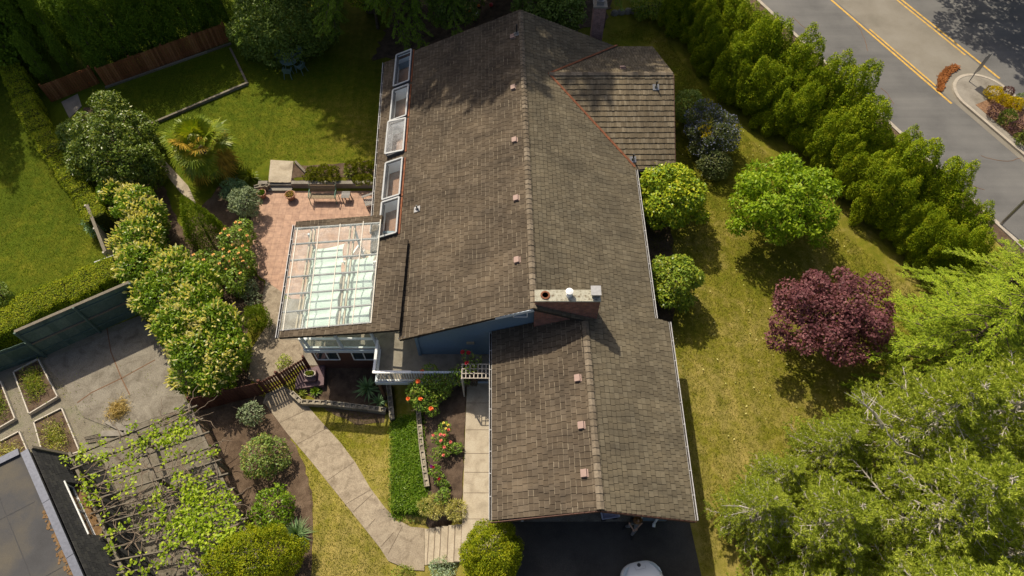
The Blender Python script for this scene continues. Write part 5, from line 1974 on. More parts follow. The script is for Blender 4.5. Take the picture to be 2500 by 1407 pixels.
leaf_mat("grass_blade", [(0.036, 0.05, 0.003), (0.062, 0.068, 0.005), (0.1, 0.084, 0.012), (0.17, 0.13, 0.042)], 0.3, 0.8, 0.1, 0.55, 0.9)
leaf_mat("lush_grass_blade", [(0.028, 0.055, 0.003), (0.048, 0.072, 0.004), (0.075, 0.085, 0.008), (0.13, 0.115, 0.03)], 0.3, 0.8, 0.1, 0.55, 0.9)
lawn_blades("grass", "short yellow-green grass of the lawns east and south of the house", [LAWN_E, LAWN_F1, LAWN_F2], [], 420, "grass_blade", 1)
lawn_blades("grass", "short lush grass of the back garden and the left lawn", [LAWN_B, LAWN_L], [[(655, 388), (720, 392), (716, 455), (650, 455)]], 330, "lush_grass_blade", 2)

g = np.random.default_rng(31)
k = 170
q = np.stack([g.uniform(7.6, 18, k), g.uniform(7, 30, k)], 1)
p = np.concatenate([q, np.full((k, 1), .06)], 1)
o = link("leaf_litter", flat_leaves("leaf_litter", p, np.tile([0, 0, 1.0], (k, 1)), g, .11, .07, up=1.5, rnd=.3, droop=0), "dry_grass")
tag(o, "scattered dry leaves lying on the east lawn", None, None, "stuff")

# ------------------------------------------------------------ palm
def palm():
    rng = random.Random(9)
    b = G(528, 425)
    root = empty("palm_tree", tuple(b), "shaggy fan palm with yellowing fronds on the back lawn", "palm")
    top = b + Vector((-0.1, 0.1, 2.3))
    MB().tube([b, b.lerp(top, .5), top], [0.2, 0.17, 0.14], 10).build("trunk", "bark", root)
    for i in range(40):
        a = i * 2.39996 + rng.uniform(-.25, .25)
        t = i / 39
        el = 0.25 + 1.9 * t ** 0.9 + rng.uniform(-.3, .3)       # from upright to hanging
        base = top + Vector((0, 0, 0.15 - 1.3 * max(0, t - 0.45)))
        d = Vector((math.cos(a) * math.sin(el), math.sin(a) * math.sin(el), math.cos(el)))
        pl = 1.15 * rng.uniform(.8, 1.15)
        tipb = base + d * pl
        s = Vector((-math.sin(a), math.cos(a), 0))
        nrm = s.cross(d)
        mb = MB()
        mb.tube([base, base.lerp(tipb, .5) + Vector((0, 0, .05)), tipb], [0.022, 0.016, 0.012], 4, False)
        R = 1.0 * rng.uniform(.8, 1.1)
        for k in range(26):
            ph = -2.1 + 4.2 * k / 25
            dd = d * math.cos(ph) + s * math.sin(ph)
            l = R * (0.75 + 0.25 * math.cos(ph * .8)) * rng.uniform(.9, 1.08)
            w = 0.05
            side = d * -math.sin(ph) + s * math.cos(ph)
            up = nrm * 0.012 * (1 if k % 2 else -1)
            q0 = tipb
            q1 = tipb + dd * l * 0.6 + up - Vector((0, 0, 0.04 * l))
            q2 = tipb + dd * l - Vector((0, 0, rng.uniform(0.12, 0.4) * l))
            mb.add([q0, q1 - side * w, q1 + side * w, q2 - side * w * .3, q2 + side * w * .3], [(0, 1, 2), (1, 3, 4, 2)])
        mb.build("frond", "palm_leaf" if t < 0.8 and rng.random() < 0.88 else "dead_frond", root)
    sk = MB()
    for i in range(160):
        a = rng.uniform(0, 6.28)
        z = rng.uniform(0.6, 2.2)
        p = b + Vector((math.cos(a) * .16, math.sin(a) * .16, z))
        e = p + Vector((math.cos(a) * rng.uniform(.2, .6), math.sin(a) * rng.uniform(.2, .6), rng.uniform(-.4, .15)))
        sk.tube([p, e], [0.014, 0.006], 3, False)
    sk.build("old_stalks", "vine_bark", root)


palm()


# ------------------------------------------------------------ conifers
def conifer(seed, h, R, m_leaf, style, bare=0.3, whorls=13, nb=7, low=0.1):
    """trunk, whorls of limbs, side twigs and needle tufts; returns the two meshes (bark, needles) around the origin"""
    rng = random.Random(seed)
    wood = MB()
    wood.tube([(0, 0, -0.2), (0.05, 0, h * .5), (0, 0, h)], [0.02 * h, 0.013 * h, 0.02], 8)
    TP, TD, TS = [], [], []
    for wv in range(whorls):
        t = low + (0.97 - low) * wv / (whorls - 1)
        z = h * t
        r = R * (1 - t) ** 0.72 + 0.35
        for b in range(nb):
            a = wv * 0.9 + b * 6.283 / nb + rng.uniform(-.3, .3)
            rr = r * rng.uniform(.72, 1.12)
            dirh = Vector((math.cos(a), math.sin(a), 0))
            droop = (-0.42 if style == 'hemlock' else -0.06) * rr
            lift = 0.0 if style == 'hemlock' else 0.16 * rr
            pts = []
            for k in range(7):
                s = k / 6
                pts.append(Vector((0, 0, z)) + dirh * rr * s + Vector((0, 0, (0.10 * rr if style == 'hemlock' else 0) * math.sin(s * 2.2) + droop * s * s + lift * s ** 3)) + Vector((rng.uniform(-1, 1), rng.uniform(-1, 1), rng.uniform(-.5, .5))) * 0.035 * rr)
            wood.tube(pts, [(0.009 if style == 'hemlock' else 0.02) * rr * (1 - k / 7) + 0.006 for k in range(7)], 5, False)
            side = Vector((-dirh.y, dirh.x, 0))
            bare_ = bare * (1 if t < .7 else .15)
            ntw = int(5 + rr * (5.0 if style == 'hemlock' else 3.0))
            for q in range(ntw):
                s = bare_ + (1.0 - bare_) * (q + rng.random()) / ntw
                i = min(5, int(s * 6))
                p = pts[i].lerp(pts[i + 1], s * 6 - i)
                sg = 1 if q % 2 else -1
                ln = rr * ((0.22 if style == 'hemlock' else 0.34) * (1.15 - s) + (0.08 if style == 'hemlock' else 0.12)) * rng.uniform(.7, 1.2)
                td = (dirh * (rng.uniform(.9, 1.2) if style == 'hemlock' else rng.uniform(.5, .9)) + side * sg * (rng.uniform(.35, .8) if style == 'hemlock' else rng.uniform(.5, 1.0)) + Vector((0, 0, rng.uniform(-.25, .3) if style != 'hemlock' else rng.uniform(-.45, -.05)))).normalized()
                e = p + td * ln
                wood.tube([p, e], [0.011, 0.005], 3, False)
                steps = max(2, int(ln / (0.11 if style == 'hemlock' else 0.15)))
                for k in range(steps + 1):
                    f = (k + 0.3) / (steps + 0.3)
                    if style != 'hemlock' and f < 0.25: continue
                    TP.append(p.lerp(e, f))
                    TD.append(td)
                    TS.append(side * sg)
            for k in range(4):
                f = bare_ + (1 - bare_) * (k + 1) / 4
                i = min(5, int(f * 6 - 1e-6))
                TP.append(pts[i].lerp(pts[i + 1], f * 6 - i))
                TD.append(dirh)
                TS.append(side)
    g = np.random.default_rng(seed)
    TP, TD = np.array(TP), np.array(TD)
    if style == 'hemlock':
        k = 11
        p = np.repeat(TP, k, 0) + g.normal(size=(len(TP) * k, 3)) * np.array([.04, .04, .018])
        d = np.repeat(TD, k, 0) * 1.0 + g.normal(size=p.shape) * np.array([.5, .5, .2]) + np.array([0, 0, -0.1])
        nn = np.array([0, 0, 1.0]) + g.normal(size=p.shape) * 0.35
        me = leaf_mesh("needles", p, d, nn, 0.11 * g.uniform(.7, 1.3, len(p)), 0.034)
    else:
        k = 27
        p = np.repeat(TP, k, 0) + g.normal(size=(len(TP) * k, 3)) * 0.02
        d = np.repeat(TD, k, 0) * 0.75 + g.normal(size=p.shape) * 0.55 + np.array([0, 0, 0.3])
        me = leaf_mesh("needles", p, d, g.normal(size=p.shape), 0.15 * g.uniform(.7, 1.25, len(p)), 0.031)
    me.materials.append(MATS[m_leaf])
    return wood.mesh("limbs"), me


def place_tree(name, label, meshes, x, y, wood_m, sc=1.0, rz=0.0, group=None, z=None, cat="conifer"):
    w, l = meshes
    if not w.materials: w.materials.append(MATS[wood_m])
    if name == 'fir_tree': y += 1.3
    root = empty(name, (x, y, gzf(x, y) if z is None else z), label, cat, group, rz)
    if name == 'fir_tree': sc *= 1.24
    root.scale = (sc, sc, sc)
    for nm, me in (("trunk", w), ("needles", l)):
        o = bpy.data.objects.new(nm, me)
        COL.objects.link(o)
        o.parent = root
    return root


pineA = conifer(5, 9.0, 3.3, "pine_leaf", 'pine', 0.3)
pineB = conifer(6, 7.0, 2.9, "pine_leaf", 'pine', 0.25, 11)
hem = conifer(7, 8.5, 5.0, "hemlock_leaf", 'hemlock', 0.05, 9, 7)
place_tree("hemlock_tree", "feathery light green hemlock spreading over the purple maple", hem, 19.9, 13.4, "bark", 1.0, 0.4)
place_tree("hemlock_tree", "feathery light green hemlock at the right edge against the road", hem, 22.8, 16.4, "bark", 0.8, 2.4)
for i, (x, y, sc, rz, mm, lb) in enumerate((
        (11.3, 3.0, 0.72, 0.3, pineB, "pale-limbed pine nearest the driveway at the bottom edge"),
        (12.2, 5.9, 0.85, 1.3, pineB, "bare-twigged pine whose tips reach the lawn beside the garage"),
        (14.6, 2.6, 1.0, 2.2, pineA, "large pine with white dead limbs at the bottom right edge"),
        (15.6, 6.0, 1.0, 4.1, pineA, "large pine with bleached limbs in the middle of the lower grove"),
        (16.2, 9.3, 0.95, 0.9, pineA, "pine with white bare limbs just below the purple maple"),
        (19.2, 9.6, 1.05, 3.0, pineA, "tall pine between the hemlock and the lower grove"),
        (18.6, 4.6, 1.0, 5.2, pineA, "tall pine near the lower right corner"),
        (12.6, -0.6, 0.9, 2.7, pineB, "pine mostly below the bottom edge right of the driveway"),
        (9.5, 2.3, 0.75, 1.0, pineB, "small pine overhanging the driveway edge at the bottom"),
        (9.9, 6.6, 0.6, 4.4, pineB, "low young pine at the lawn edge beside the garage gutter"),
        (11.2, 8.0, 0.5, 3.4, pineB, "low young pine whose tip points into the open lawn"),
        (13.6, 9.2, 0.6, 2.0, pineB, "small pine in front of the bleached limbs facing the lawn"))):
    place_tree("pine_tree", lb, mm, x, y, "pale_bark", sc, rz, "pines in the lower right grove")
# bleached dead limbs
for i, (a, b, za, zb, lb) in enumerate((((2168, 1062), (2272, 1182), 5.5, 3.5, "thick bleached dead limb in the middle of the pine grove"), ((2108, 985), (2158, 1046), 5.0, 4.2, "forked bleached dead limb below the purple maple"), ((1805, 1235), (1925, 1285), 3.0, 2.6, "long bleached dead limb low in the pine grove"))):
    rng = random.Random(i)
    p, q = P(*a, za), P(*b, zb)
    m = MB().tube([p, p.lerp(q, .5) + Vector((.05, .08, .05)), q], [0.025, 0.06, 0.1], 7)
    for k in range(16):
        s = p.lerp(q, rng.random())
        e = s + Vector((rng.uniform(-.9, .5), rng.uniform(-.6, .6), rng.uniform(.1, .7)))
        m.tube([s, s.lerp(e, .5) + Vector((0, 0, .06)), e], [0.022, 0.014, 0.006], 4, False)
    o = m.build("dead_limb", "pale_bark")
    tag(o, lb, "branch")

# tall firs north of the frame: they throw the long shade over the back garden and the roof's north end
fir = conifer(21, 19.0, 5.7, "dark_cedar_leaf", 'hemlock', 0.1, 16, 8, 0.2)
for i, (x, y, sc, rz) in enumerate(((-16.8, 43.8, 1.0, 1), (-13.4, 42.4, 1.08, 2), (-10.2, 41.9, 1.22, 3), (-7.2, 42.3, 1.16, 4.2), (-4.4, 42.6, 1.2, 5), (-8.7, 43.2, 1.3, 2.9), (-1.4, 43.0, 1.12, 0.4), (1.8, 43.0, 1.08, .5), (5.2, 44, .9, .9), (-44.5, 37.5, .8, 1.5), (-42.5, 43.5, .9, 2.5))):
    place_tree("fir_tree", "tall dark fir beyond the top edge shading the back garden", fir, x, y, "bark", sc, rz, "firs beyond the top edge")
big = None
airy_tree("street_tree", "broad tree beyond the top right corner shading the far lane", (2560, -290), 7.0, (6.0, 5.2, 3.2), "dark_leaf", 0.34, 0.17, 71, 90, 1.1, 26)

# trees along the top edge
big_shrub("broadleaf_tree", "bushy grey-green tree over the patio table on the back lawn", "tree",
          [(688, 45, 3.2, 1.7), (635, 60, 2.6, 1.5), (745, 40, 2.8, 1.4), (690, 0, 3.4, 1.7), (650, 92, 2.2, 0.9), (595, 75, 2.0, 1.0), (775, 10, 3.0, 1.3), (620, 15, 2.8, 1.3)],
          "dark_leaf", 0.2, 0.1, 85, 72, -1.8, 0.55)
airy_tree("broadleaf_tree", "dark leafy branch mass hanging in at the top beside the roof ridge", (1345, 20), 2.6, (2.2, 1.5, 1.6), "dark_leaf", 0.2, 0.1, 73, 40, 0.5, 90)
airy_tree("broadleaf_tree", "dark drooping branches at the top above the bare earth", (1105, 18), 3.0, (1.5, 1.3, 1.4), "dark_leaf", 0.18, 0.09, 74, 36, 0.45, 80)
airy_tree("broadleaf_tree", "bright-tipped branches cut by the top edge beside the back lawn", (905, -22), 3.0, (1.6, 1.2, 1.3), "lime_leaf", 0.16, 0.08, 75, 30, 0.45, 80)
ball("garden_shrub", "dark shrub at the top beside the end of the roadside hedge", "shrub", (1590, 15), 0.8, (1.3, 1.0, 1.0), "camellia_dark_leaf", 0.15, 0.08, 120, 76, 22, 0.35)
# a row of rough stones behind the small chimney
rs = random.Random(4)
for i in range(9):
    q = G(1500 + i * 16, 36 - i * 2.2)
    m = MB()
    m.lathe([(0.3, -0.1), (0.34, 0.1), (0.25, 0.28), (0.08, 0.34)], (q.x, q.y, q.z), 7, rs.uniform(.7, 1.3), rs.uniform(.6, 1.0))
    tag(m.build("edging_stone", "old_concrete", None, bevel=0.04), "rough grey stone in the row behind the small chimney", "stone", "stones behind the small chimney")

# ------------------------------------------------------------ fences
island_mat("red_fence", [(0.2, 0.075, 0.03), (0.3, 0.12, 0.045), (0.38, 0.17, 0.07)], 0.9, 12, 0.4, None, 0.15, 0.4)
island_mat("brown_fence", [(0.085, 0.035, 0.025), (0.12, 0.052, 0.038), (0.15, 0.07, 0.05)], 0.85, 12, 0.35, None, 0.2, 0.3)
island_mat("green_fence", [(0.085, 0.14, 0.115), (0.12, 0.18, 0.15), (0.15, 0.21, 0.175)], 0.85, 10, 0.35, None, 0.2, 0.3, stain=0.3)
island_mat("grey_timber", [(0.13, 0.115, 0.085), (0.19, 0.165, 0.125), (0.25, 0.22, 0.17)], 0.9, 14, 0.4, None, 0.15, 0.4)
island_mat("white_timber", [(0.45, 0.4, 0.33), (0.55, 0.5, 0.42), (0.62, 0.56, 0.48)], 0.85, 14, 0.35, None, 0.15, 0.3)
island_mat("block_stone", [(0.22, 0.19, 0.145), (0.32, 0.28, 0.21), (0.4, 0.35, 0.27)], 0.95, 14, 0.4, None, 0.1, 0.5)


def fence(name, label, a, b, h, m, bw=0.14, gap=0.012, post=2.2, rail_side=1, tops=None, rail_m=None, cap=False, zb=None):
    a, b = Vector(a), Vector(b)
    d = Vector((b.x - a.x, b.y - a.y, 0))
    L = d.length
    d.normalize()
    s = Vector((d.y, -d.x, 0))
    rng = random.Random(int(L * 100))
    mid = a.lerp(b, .5)
    root = empty(name, (mid.x, mid.y, gzf(mid.x, mid.y)), label, "fence")
    mb = MB()
    n = int(L / bw)
    for i in range(n):
        p = a + d * (i + .5) * bw
        z = gzf(p.x, p.y) if zb is None else zb
        hh = h * rng.uniform(.985, 1.01)
        mb.beam((p.x, p.y, z + 0.03), (p.x, p.y, z + hh), bw - gap, 0.022, tuple(s))
    mb.build("boards", m, root)
    for f in (0.2, 0.85):
        rl, cp = MB(), MB()
        k = max(1, int(L / 2))
        for i in range(k):
            p, q = a.lerp(b, i / k), a.lerp(b, (i + 1) / k)
            zp, zq = (gzf(p.x, p.y), gzf(q.x, q.y)) if zb is None else (zb, zb)
            rl.beam(Vector((p.x, p.y, zp + h * f)) + s * rail_side * 0.04, Vector((q.x, q.y, zq + h * f)) + s * rail_side * 0.04, 0.045, 0.09)
            if cap and f > .5:
                cp.beam(Vector((p.x, p.y, zp + h + 0.03)), Vector((q.x, q.y, zq + h + 0.03)), 0.16, 0.045)
        rl.build("rail", rail_m or m, root)
        if cp.v: cp.build("cap_rail", "grey_timber", root)
    k = max(1, round(L / post))
    for i in range(k + 1):
        p = a.lerp(b, i / k) + s * rail_side * 0.09
        z = gzf(p.x, p.y) if zb is None else zb
        MB().beam((p.x, p.y, z - 0.2), (p.x, p.y, z + h + 0.05), 0.1, 0.1).build("post", rail_m or m, root)
    return root


fence("wooden_fence", "long red-brown board fence under the dark cedars", G(262, 212), G(562, 102), 1.5, "red_fence", 0.15, 0.02, 2.4, -1)
fence("wooden_fence", "short red-brown board fence left of the fence corner", G(128, 250), G(243, 205), 1.4, "red_fence", 0.15, 0.02, 2.4, -1)
fence("wooden_fence", "brown solid board fence between the laurel and the soil bed", G(486, 1003), G(652, 962), 1.45, "brown_fence", 0.13, 0.012, 1.9, -1)
fence("wooden_fence", "brown slatted fence with light showing between its boards", G(696, 940), G(758, 902), 1.35, "brown_fence", 0.13, 0.035, 1.6, -1)
g = fence("garden_gate", "brown slatted gate across the garden path", G(655, 961), G(694, 941), 1.45, "brown_fence", 0.13, 0.04, 1.3, -1)
g["category"] = "gate"
# tall green fence in two tiers
ga, gb = P(112, 868, -2.27), P(372, 752, -2.27)
fence("green_fence", "tall dark green panelled fence in two tiers with pale cap", ga, gb, 2.65, "green_fence", 0.30, 0.0, 2.9, 1, cap=True, rail_m="green_fence")
fence("green_fence", "lower dark green fence at the left edge", P(-60, 930, -2.27), P(108, 868, -2.27), 1.6, "green_fence", 0.30, 0.0, 2.4, 1)
mb = MB()
gs = Vector((gb - ga).normalized().yx.to_3d())
gs.y *= -1
mb.beam(ga + gs * .05 + Vector((0, 0, 1.33)), gb + gs * .05 + Vector((0, 0, 1.33)), 0.06, 0.1)
gfo = [o for o in bpy.data.objects if o.get("label", "").startswith("tall dark green panelled")][0]
mb.build("middle_rail", "grey_timber", gfo)
fence("wooden_fence", "pale weathered fence top between the left lawn and the laurels", P(246, 540, -2.2), P(290, 652, -2.2), 1.6, "white_timber", 0.16, 0.01, 2.4, 1, cap=True)
pt = [P(230, 641, -0.6), P(282, 622, -0.7)]
o = MB().tube(pt, 0.03, 8).build("metal_pole", "white_paint")
tag(o, "thin white pole lying out over the clipped hedge corner", "pole")


# timber lawn edging
def edging(label, pxs, h=0.2, m="grey_timber"):
    q = [G(*p) for p in pxs]
    mb = MB()
    for a, b in zip(q, q[1:]):
        k = max(1, int((b - a).length / 1.6))
        for i in range(k):
            p, r = a.lerp(b, i / k), a.lerp(b, (i + 1) / k)
            p.z, r.z = gzf(p.x, p.y) + h / 2, gzf(r.x, r.y) + h / 2
            mb.beam(p, r, 0.14, h)
    tag(mb.build("lawn_edging", m), label, "edging")


edging("pale sunlit timber edging along the raised back lawn", [(372, 306), (605, 207)])
edging("thin shaded timber edging running up to the fence corner", [(605, 207), (563, 120)], 0.12)
edging("grey timber edging at the foot of the long fence", [(258, 216), (565, 108)], 0.12)
edging("weathered log edging beside the concrete slab", [(722, 398), (748, 425)], 0.18)


# low block walls: hollow blocks seen from above
def block_wall(label, pxs, h=0.35, w=0.24, dz=0.0):
    q = [G(*p) for p in pxs]
    mb = MB()
    for a, b in zip(q, q[1:]):
        L = (b.xy - a.xy).length
        k = max(1, int(L / 0.3))
        d = Vector((b.x - a.x, b.y - a.y, 0)).normalized()
        s = Vector((d.y, -d.x, 0))
        for i in range(k):
            c = a.lerp(b, (i + .5) / k)
            z = gzf(c.x, c.y)
            R = Matrix.Rotation(math.atan2(d.y, d.x), 3, 'Z')
            l = L / k - 0.012
            mb.box((c.x, c.y, z + h * .4 + dz), (l, w * .62, h * .8), M=R)
            for o_, ww in ((-w * .4, .05), (w * .4, .05)):
                mb.box(Vector((c.x, c.y, z + h / 2 + dz)) + s * o_, (l, ww, h + .003), M=R)
            for e in (-1, 1):
                mb.box(Vector((c.x, c.y, z + h * .5 + dz)) + d * e * (l * .42), (l * .16, w * .7, h - .002), M=R)
    tag(mb.build("block_wall", "block_stone"), label, "wall")


block_wall("low hollow-block wall between the front lawn and the soil under the deck", [(716, 965), (740, 988), (800, 990), (945, 1008)], 0.4)
block_wall("short hollow-block wall running down from the deck corner", [(951, 945), (960, 1030)], 0.4)
block_wall("long hollow-block wall edging the rose bed", [(1021, 985), (1030, 1090), (1044, 1192)], 0.3, 0.22)
block_wall("low block wall behind the bench", [(625, 467), (655, 462), (660, 466)], 0.45)
mb = MB()
zt = -1.82
mb.prism([(-15.3, 26.76), (-14.75, 26.76), (-14.75, 27.0), (-15.3, 27.0)], -2.4, zt)
mb.prism([(-13.3, 26.76), (-6.8, 26.76), (-6.8, 27.0), (-13.3, 27.0)], -2.4, zt)
for i in range(2):
    mb.prism([(-14.74, 26.5 + i * .3), (-13.31, 26.5 + i * .3), (-13.31, 26.8 + i * .3), (-14.74, 26.8 + i * .3)], -2.4, -2.13 + i * .16)
tag(mb.build("retaining_wall", "old_concrete"), "low grey retaining wall with two steps behind the patio bench", "wall")

# ------------------------------------------------------------ lattice arch by the garage
arch = empty("lattice_arch", (-1.5, 13.0, 0), "white lattice arch over the walk beside the garage", "trellis")
z = 2.05
mb = MB()
x0, x1, y0, y1 = P(1127, 925, z).x, P(1196, 925, z).x, P(1127, 924, z).y, P(1127, 890, z).y
for i in range(8):
    x = x0 + (x1 - x0) * i / 7
    mb.beam((x, y0, z), (x, y1, z), 0.035, 0.02)
for i in range(4):
    y = y0 + (y1 - y0) * i / 3
    mb.beam((x0, y, z + .021), (x1, y, z + .021), 0.035, 0.02)
mb.build("lattice", "white_timber", arch)
for x, y in ((x0, y0), (x0, y1), (x1 - .05, y0)):
    MB().beam((x, y, 0), (x, y, z), 0.06, 0.06).build("post", "white_timber", arch)
mb = MB()
for i in range(9):
    mb.beam((x0, y0, 0.2 + i * .2), (x0, y1, 0.2 + i * .2), 0.02, 0.03)
mb.build("side_lattice", "white_timber", arch)

# ------------------------------------------------------------ platform and planter
pf = empty("timber_platform", tuple(G(758, 920)), "purple-brown stepped timber platform behind the slatted fence", "platform")
zg = gzf(-10.0, 13.0)
plain("purple_paint", (0.13, 0.075, 0.08), 0.7, var=0.15)
A_ = [P(*q, zg + .3) for q in ((735, 905), (793, 888), (790, 940), (720, 950), (722, 925))]
mb = MB().prism([(v.x, v.y) for v in A_], zg - .1, zg + .3)
mb.build("deck_boards", "purple_paint", pf)
B_ = [P(*q, zg + .55) for q in ((745, 905), (772, 902), (770, 928), (742, 932))]
MB().prism([(v.x, v.y) for v in B_], zg + .302, zg + .52).build("plinth", "purple_paint", pf, bevel=0.015)
pl = P(756, 912, zg + .75)
po = empty("planter", (pl.x, pl.y, zg + .52), "oval cream-rimmed planter on the timber platform", "planter")
plain("terracotta_pot", (0.32, 0.15, 0.09), 0.7, var=0.15)
MB().lathe([(0.15, 0), (0.2, 0.2), (0.235, 0.215), (0.235, 0.25), (0.205, 0.25), (0.195, 0.2), (0.05, 0.19)], (pl.x, pl.y, zg + .52), 24, 1.25, .75).build("bowl", "white_timber", po)
MB().lathe([(0.19, 0), (0.15, 0.02)], (pl.x, pl.y, zg + .715), 20, 1.25, .75).build("potting_soil", "dark_soil", po)
rng = np.random.default_rng(3)
k = 160
p = np.stack([pl.x + rng.uniform(-.19, .19, k), pl.y + rng.uniform(-.1, .1, k), np.full(k, zg + .735)], 1)
link("leaves", spiky_leaves("leaves", p, np.tile([0, 0, 1.0], (k, 1)), rng, 0.12, 0.05), "weed_leaf", po)

# ------------------------------------------------------------ patio furniture
def pot(pxy, label, r, m, leafm):
    c = G(*pxy)
    c.z = -2.25
    root = empty("flower_pot", tuple(c), label, "flower pot")
    MB().lathe([(r * .68, 0), (r * .95, .33), (r * 1.05, .34), (r * 1.05, .4), (r * .9, .4), (r * .86, .34), (.02, .33)], tuple(c), 22).build("pot", m, root)
    MB().lathe([(r * .85, 0), (r * .5, .02)], (c.x, c.y, c.z + .335), 18).build("potting_soil", "dark_soil", root)
    if leafm:
        g = np.random.default_rng(2)
        k = 90
        a, q = g.uniform(0, 6.28, k), r * .8 * np.sqrt(g.random(k))
        p = np.stack([c.x + q * np.cos(a), c.y + q * np.sin(a), np.full(k, c.z + .34)], 1)
        link("leaves", spiky_leaves("leaves", p, np.tile([0, 0, 1.0], (k, 1)), g, 0.16, 0.06), leafm, root)


pot((712, 486), "terracotta pot with dry plants on the sunny patio", 0.3, "terracotta_pot", "straw")
pot((643, 482), "terracotta pot with a green plant beside the shrub", 0.27, "terracotta_pot", "ground_cover_leaf")
island_mat("bench_wood", [(0.2, 0.15, 0.095), (0.27, 0.2, 0.13), (0.33, 0.26, 0.17)], 0.8, 12, 0.3)
island_mat("grey_wood", [(0.2, 0.19, 0.18), (0.27, 0.26, 0.24), (0.33, 0.31, 0.29)], 0.85, 12, 0.3)
plain("green_iron", (0.13, 0.24, 0.18), 0.5, 0.3)
plain("green_plastic", (0.13, 0.2, 0.18), 0.5, var=0.08)

bc = G(788, 500)
bc = Vector((P(788, 480, -1.85).x, P(788, 478, -1.85).y, -2.27))
bench = empty("garden_bench", tuple(bc), "slatted wooden garden bench with green iron ends facing the patio", "bench")
W2 = 0.78
mb = MB()
for i in range(6):
    mb.box((bc.x, bc.y - 0.22 + i * .075, bc.z + .45 - 0.008 * i), (2 * W2, .06, .025))
mb.build("seat", "bench_wood", bench)
mb = MB()
for i in range(5):
    mb.box((bc.x, bc.y + .26 + i * .028, bc.z + .55 + i * .085), (2 * W2, .025, .065))
mb.build("backrest", "bench_wood", bench)
for sx in (-1, 1):
    x = bc.x + sx * W2
    mb = MB()
    mb.tube([(x, bc.y - .3, bc.z), (x, bc.y - .24, bc.z + .3), (x, bc.y - .26, bc.z + .44)], 0.025, 6)
    mb.tube([(x, bc.y + .36, bc.z), (x, bc.y + .24, bc.z + .44), (x, bc.y + .4, bc.z + .95)], 0.025, 6)
    mb.tube([(x, bc.y - .26, bc.z + .42), (x, bc.y + .24, bc.z + .42)], 0.022, 6)
    mb.tube([(x, bc.y - .3, bc.z + .62), (x, bc.y, bc.z + .68), (x, bc.y + .3, bc.z + .66)], 0.028, 6)
    mb.tube([(x, bc.y - .26, bc.z + .42), (x, bc.y - .3, bc.z + .62)], 0.022, 6)
    mb.build("iron_end", "green_iron", bench)

tc = P(844, 476, -1.85)
tb = empty("side_table", (tc.x, tc.y, -2.27), "small grey slatted side table between bench and armchair", "table")
mb = MB()
for i in range(5):
    mb.box((tc.x, tc.y - .2 + i * .1, -1.83), (.5, .085, .025))
mb.build("table_top", "grey_wood", tb)
for a in (-1, 1):
    for b in (-1, 1):
        MB().box((tc.x + a * .21, tc.y + b * .2, -2.055), (.05, .05, .42)).build("leg", "grey_wood", tb)
ac = P(902, 492, -1.9)
ad = empty("wooden_armchair", (ac.x, ac.y, -2.27), "low grey slatted wooden armchair half under the roof edge", "chair", rz=0.0)
R = Matrix.Rotation(math.radians(-65), 3, 'Z')


def lb(mb, c, s, tilt=0.0):
    Mx = R @ Matrix.Rotation(tilt, 3, 'X')
    v = R @ Vector(c)
    mb.box((ac.x + v.x, ac.y + v.y, -2.27 + c[2]), s, M=Mx)


mb = MB()
for i in range(5):
    lb(mb, (0, -.25 + i * .11, .38 - i * .03), (.55, .095, .025), -.25)
mb.build("seat", "grey_wood", ad)
mb = MB()
for i in range(5):
    lb(mb, (-.22 + i * .11, .42, .62), (.095, .025, .75), -.4)
mb.build("backrest", "grey_wood", ad)
for sx in (-1, 1):
    mb = MB()
    lb(mb, (sx * .34, 0.02, .56), (.13, .72, .03))
    mb.build("armrest", "grey_wood", ad)
    mb = MB()
    lb(mb, (sx * .3, -.27, .27), (.09, .03, .54))
    mb.build("leg", "grey_wood", ad)

# round table with four green chairs
tt = G(713, 165)
tz = gzf(tt.x, tt.y)
tabl = empty("patio_table", (tt.x, tt.y, tz), "round dark green table under the bushy tree", "table")
MB().lathe([(.62, .68), (.64, .7), (.64, .72), (.02, .725)], (tt.x, tt.y, tz), 30).build("table_top", "green_plastic", tabl)
for k in range(4):
    a = .8 + k * 1.571
    MB().tube([(tt.x + .5 * math.cos(a), tt.y + .5 * math.sin(a), tz), (tt.x + .35 * math.cos(a), tt.y + .35 * math.sin(a), tz + .68)], .03, 6).build("leg", "green_plastic", tabl)


def plastic_chair():
    root = empty("patio_chair", (0, 0, 0), None, "chair", "green chairs round the patio table")
    s = MB()
    s.box((0, 0, .43), (.46, .46, .03))
    s.build("seat", "green_plastic", root, bevel=0.01)
    b = MB()
    n = 9
    vs, fs = [], []
    for j in range(6):
        t = j / 5
        for i in range(n):
            u = -1 + 2 * i / (n - 1)
            w = .24 * math.sqrt(max(0.02, 1 - max(0, t - .35) ** 2 / .46)) + .02
            vs.append((u * w, -.22 - .16 * t + .05 * u * u, .44 + .5 * t - .06 * u * u * t))
    for j in range(5):
        for i in range(n - 1):
            fs.append((j * n + i, j * n + i + 1, (j + 1) * n + i + 1, (j + 1) * n + i))
    b.add(vs, fs)
    bo = b.build("backrest", "green_plastic", root)
    so = bo.modifiers.new("thick", 'SOLIDIFY')
    so.thickness = 0.02
    for sx in (-1, 1):
        MB().tube([(sx * .25, .2, .44), (sx * .27, .18, .64), (sx * .27, -.1, .66), (sx * .24, -.28, .7)], .025, 6).build("armrest", "green_plastic", root)
        MB().tube([(sx * .22, .2, .43), (sx * .26, .25, 0)], .024, 6).build("leg", "green_plastic", root)
        MB().tube([(sx * .2, -.2, .43), (sx * .26, -.32, 0)], .024, 6).build("leg", "green_plastic", root)
    return root


